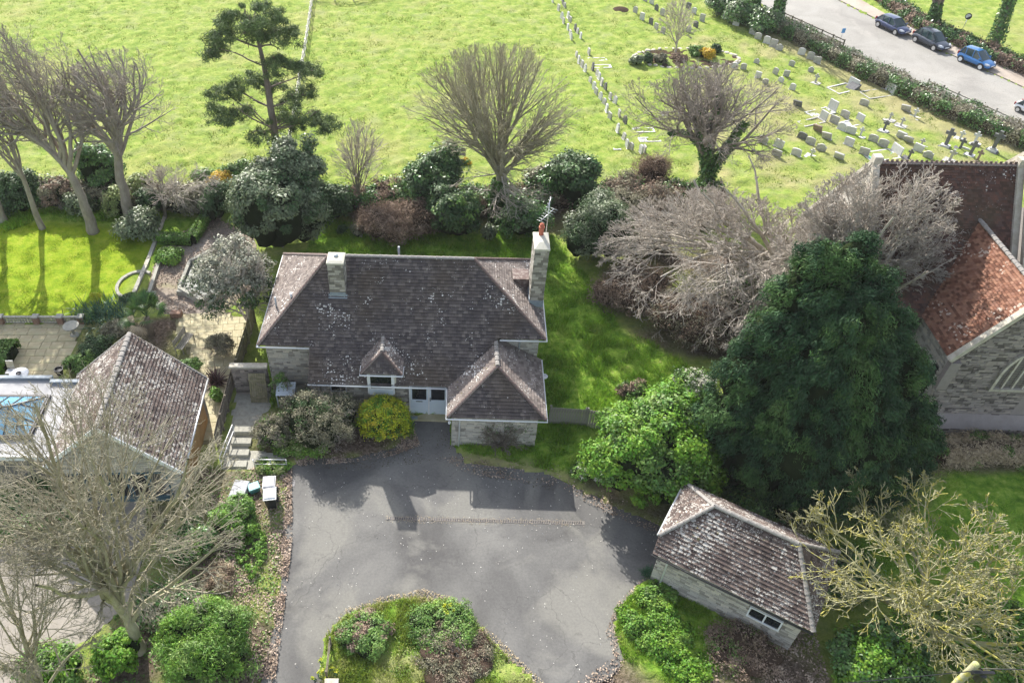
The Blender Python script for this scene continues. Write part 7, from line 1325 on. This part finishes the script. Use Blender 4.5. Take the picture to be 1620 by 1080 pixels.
# planted bed edged with stones
bc = G(1085, 94); o = thing('stone_edged_bed', 'long oval churchyard bed edged with pale stones round a small tree', 'flower bed', bc); mb = []; 
MB().prism([(bc.x + 5.0 * math.cos(a), bc.y + 2.3 * math.sin(a)) for a in [R(15 * i) for i in range(24)]], 0, .12).build('soil', M['core_brown'], o)
rk = [MB().lathe((0, 0, 0), [(.22, 0), (.3, .1), (.22, .24), (.0, .28)], 7).mesh('edging_stone', M['coping']) for _ in range(1)][0]
for i in range(44): a = 6.283 * i / 44; s_ = link('edging_stone', rk, o); s_.location = (5.0 * math.cos(a), 2.3 * math.sin(a), 0); s_.scale = (random.uniform(.6, 1.2), random.uniform(.5, 1), random.uniform(.5, 1)); s_.rotation_euler = (0, 0, random.uniform(0, 3))
for x, y, w_, l, m_ in ((1008, 96, 22, 'grey green bush at the left end of the stone edged bed', 'lf_holm'), (1026, 94, 14, 'dark bush beside the grey green one in the stone edged bed', 'lf_dark'), (1045, 93, 22, 'pale low bush in the middle of the stone edged bed', 'lf_grey'), (1102, 82, 26, 'fine green bush right of the small bare tree', 'lf_mid'), (1134, 78, 14, 'dark round bush at the right end of the bed', 'lf_dark'), (1120, 86, 26, 'yellow flowering edging plants in the bed', 'lf_gold'), (1075, 93, 30, 'brown dead bedding at the foot of the small bare tree', 'lf_brown')):
    bush('bed_shrub', l, 'shrub', x, y, w_, .9 if m_ != 'lf_brown' else .35, M[m_], n=1500, leaf=.1, lobes=3, cs=.3, seed=x)
solo('soil_mound', MB().lathe((0, 0, 0), [(1.0, 0), (.8, .15), (.4, .28), (0, .32)], 16), M['core_brown'], 'mound of bare brown soil in the far grass', 'soil mound', G(982, 17))
# signs
o = thing('parking_sign', 'small blue sign on a thin post at the near road edge', 'sign', G(1327, 70)); p = G(1327, 70); MB().tube([p, p + Vector((0, 0, 1.5))], .03, 6).build('post', M['alu'], o); MB().box(p.x - .17, p.x + .17, p.y - .04, p.y - .02, 1.1, 1.55).build('panel', flat('blue_sign', (.1, .3, .6), .5), o)
o = thing('round_road_sign', 'round white road sign with dark rim on a post behind the cars', 'sign', G(1520, 53)); p = G(1520, 53); MB().tube([p, p + Vector((0, 0, 1.75))], .035, 6).build('post', M['alu'], o)
mb = MB(); mb.tube([p + Vector((-.02, -.05, 1.7)), p + Vector((-.045, -.075, 1.705))], .3, 20); mb.build('disc', M['dark_metal'], o); MB().tube([p + Vector((-.046, -.08, 1.7)), p + Vector((-.05, -.085, 1.7))], .23, 20).build('disc_face', M['white'], o)

# ================================================================== CARS
def car(label, p_rear, p_front, side_w, paint, L=3.5, W=1.6, Hh=1.45, hatch=.3, rim=None, name='parked_car', dark=False, plate=True):
    """wheel contact points on the near side; x forward"""
    a = G(*p_rear, .01); b = G(*p_front, .01); d = (b - a).normalized(); ang = math.atan2(d.y, d.x); n_ = Vector((-d.y, d.x, 0)); mid = (a + b) / 2 + n_ * (W * .46)
    sc = (b - a).length / (L * .62); o = thing(name, label, 'car', (0, 0, 0), 0, 'cars parked along the road'); o.location = mid; o.rotation_euler = (0, 0, ang); o.scale = (sc, sc, sc)
    wb = L * .62; xr, xf = -wb / 2, wb / 2; x0, x1 = xr - L * .17, xf + L * .21
    def ring(x, hw, zb, zt, n=16, e=3.2, lean=0):
        vs = []
        for k in range(n):
            t = 2 * math.pi * (k + .5) / n; c, s = math.cos(t), math.sin(t); yy = math.copysign(abs(c) ** (2 / e), c) * hw; zz = (zb + zt) / 2 + math.copysign(abs(s) ** (2 / e), s) * (zt - zb) / 2; vs.append((x, yy, zz))
        return vs
    belt = Hh * .58
    st = [(x0, .72, .38, .72), (x0 + .06, .88, .28, .92), (x0 + .25, .97, .24, belt + .08), (xr, 1.0, .22, belt + .1), (0, 1.0, .2, belt + .04), (xf - .35, 1.0, .2, belt + .0), (xf - .05, .99, .22, belt - .04), (xf + .3, .95, .24, belt - .12), (x1 - .16, .86, .26, belt - .24), (x1 - .02, .68, .32, belt - .34)]
    V, F = [], []
    for x, k, zb, zt in st: V += ring(x, W / 2 * k, zb, zt)
    for i in range(len(st) - 1):
        for j in range(16): F.append((i * 16 + j, i * 16 + (j + 1) % 16, (i + 1) * 16 + (j + 1) % 16, (i + 1) * 16 + j))
    F += [tuple(range(16))[::-1], tuple(range((len(st) - 1) * 16, len(st) * 16))]
    mb = MB(); mb.add(V, F, 0, True); body = mb.build('body', paint, o)
    # cabin: glass loft then painted roof and pillars
    g = [(x0 + .12, .80, belt + .02), (x0 + .12 + hatch, .66, Hh - .06), (0 - .25, .68, Hh), (xf - 1.0, .66, Hh - .04), (xf - .12, .80, belt - .06)]
    zb_ = belt - .12; mb = MB(); V = []
    for x, k, z in g:
        hw = W / 2 * k; V += [(x, -W / 2 * .86, zb_), (x, -hw, z), (x, -hw * .5, z + .03), (x, hw * .5, z + .03), (x, hw, z), (x, W / 2 * .86, zb_)]
    for i in range(len(g) - 1):
        for j in range(5): mb.f.append((i * 6 + j, (i + 1) * 6 + j, (i + 1) * 6 + j + 1, i * 6 + j + 1)); mb.m.append(0); mb.sm.append(False)
    mb.v = V; mb.build('windows', M['carglass'], o)
    mb = MB(); r0, r1 = g[1], g[3]; V = []
    for x, k, z in (g[1], g[2], g[3]):
        hw = W / 2 * k; V += [(x, -hw - .012, z - .02), (x, -hw * .55, z + .045), (x, hw * .55, z + .045), (x, hw + .012, z - .02)]
    mb.add(V, [(i * 4 + j, (i + 1) * 4 + j, (i + 1) * 4 + j + 1, i * 4 + j + 1) for i in range(2) for j in range(3)], 0, True); mb.build('roof', paint, o)
    for s in (-1, 1):
        P = lambda x, k, z: (x, s * (W / 2 * k + .012), z)
        for (p, q, w_) in ((P(g[0][0] + .02, .83, belt - .02), P(g[1][0], .67, Hh - .06), .16), (P(g[3][0], .67, Hh - .06), P(g[4][0], .82, belt - .04), .06), (P(-.12, .86, belt - .02), P(-.22, .69, Hh - .03), .07), (P(g[1][0] + .42, .86, belt), P(g[1][0] + .3, .69, Hh - .04), .07)): MB().bar(p, q, w_, .03).build('pillar', paint, o)
        for xw in (xr, xf):
            y = s * (W / 2 - .09); tr_ = .3; k = MB(); k.tube([(xw, y - .1 * s, tr_), (xw, y + .1 * s, tr_)], tr_, 20); wh_ = k.build('wheel', M['black'], o); MB().tube([(xw, y + .1 * s, tr_), (xw, y + .112 * s, tr_)], tr_ * .68, 16).build('rim', rim or M['alu'], wh_)
            mb = MB()
            for i in range(10): t0, t1 = math.pi * i / 10, math.pi * (i + 1) / 10; mb.bar((xw + .35 * math.cos(t0), s * (W / 2 - .0), tr_ + .35 * math.sin(t0)), (xw + .35 * math.cos(t1), s * (W / 2 - .0), tr_ + .35 * math.sin(t1)), .05, .02, up=(0, 1, 0))
            mb.build('wheel_arch', M['black'], o, 'stuff')
        MB().hexa([(xf - .42, s * W / 2 * .9, belt - .02), (xf - .3, s * W / 2 * .9, belt - .02), (xf - .32, s * (W / 2 + .14), belt), (xf - .44, s * (W / 2 + .14), belt), (xf - .42, s * W / 2 * .9, belt + .13), (xf - .3, s * W / 2 * .9, belt + .13), (xf - .32, s * (W / 2 + .14), belt + .13), (xf - .44, s * (W / 2 + .14), belt + .13)]).build('mirror', paint, o)
        MB().hexa([(x1 - .34, s * W * .3, .56), (x1 - .06, s * W * .24, .54), (x1 - .2, s * W * .43, .56), (x1 - .42, s * W * .46, .58), (x1 - .38, s * W * .3, .72), (x1 - .14, s * W * .24, .66), (x1 - .26, s * W * .41, .7), (x1 - .5, s * W * .455, .74)]).build('headlight', M['lamp'], o)
        MB().box(x0 + .0, x0 + .12, s * W * .4 - .08, s * W * .4 + .08, .68, .95).build('tail_light', flat('red_lens', (.35, .02, .02), .3), o)
        MB().bar((xr + .35, s * (W / 2 + .004), .3), (xf - .35, s * (W / 2 + .004), .3), .02, .08).build('sill_trim', M['black'], o)
    MB().box(x1 - .06, x1 + .0, -.4, .4, .34, .44).build('grille', M['black'], o)
    if plate: MB().box(x1 + .0, x1 + .012, -.26, .26, .45, .56).build('number_plate', M['white'], o)
    return o
def paint(name, c): m = bpy.data.materials.new(name); m.use_nodes = True; b = m.node_tree.nodes['Principled BSDF']; b.inputs['Base Color'].default_value = (*c, 1); b.inputs['Roughness'].default_value = .28; b.inputs['Metallic'].default_value = .2; b.inputs['Coat Weight'].default_value = .6; b.inputs['Coat Roughness'].default_value = .08; return m
M['carglass'] = flat('car_glass', (.03, .06, .07), .08, spec=.8); M['lamp'] = flat('clear_lamp', (.6, .62, .65), .15, .2)
car('small bright blue hatchback parked nearest the camera', (1517, 98), (1548, 111), 0, paint('bright_blue_paint', (.03, .16, .42)), 3.6, 1.62, 1.48, .3, M['white'])
car('dark grey blue hatchback parked between the two other blue cars', (1446, 67), (1475, 81), 0, paint('dark_blue_grey_paint', (.035, .045, .07)), 3.9, 1.7, 1.46, .45)
car('dark blue low estate style car at the far end of the parked line', (1387, 43), (1414, 56), 0, paint('navy_paint', (.03, .045, .12)), 4.0, 1.7, 1.36, .5)
car('white car on the near side of the road at the right edge', (1606, 178), (1640, 192), 0, paint('white_paint_car', (.75, .76, .78)), 4.0, 1.7, 1.4, .5, name='white_car')


# thin haze over the whole place
hm = bpy.data.materials.new('haze'); hm.use_nodes = True; ht = hm.node_tree; ht.nodes.remove(ht.nodes['Principled BSDF']); pv_ = ht.nodes.new('ShaderNodeVolumePrincipled')
pv_.inputs['Density'].default_value = 0.0002; pv_.inputs['Color'].default_value = (.95, .97, 1, 1); ht.links.new(pv_.outputs[0], ht.nodes['Material Output'].inputs['Volume'])
tag(link('haze', MB().box(-400, 400, -300, 500, -1.2, 34).mesh('haze', hm)), kind='stuff')
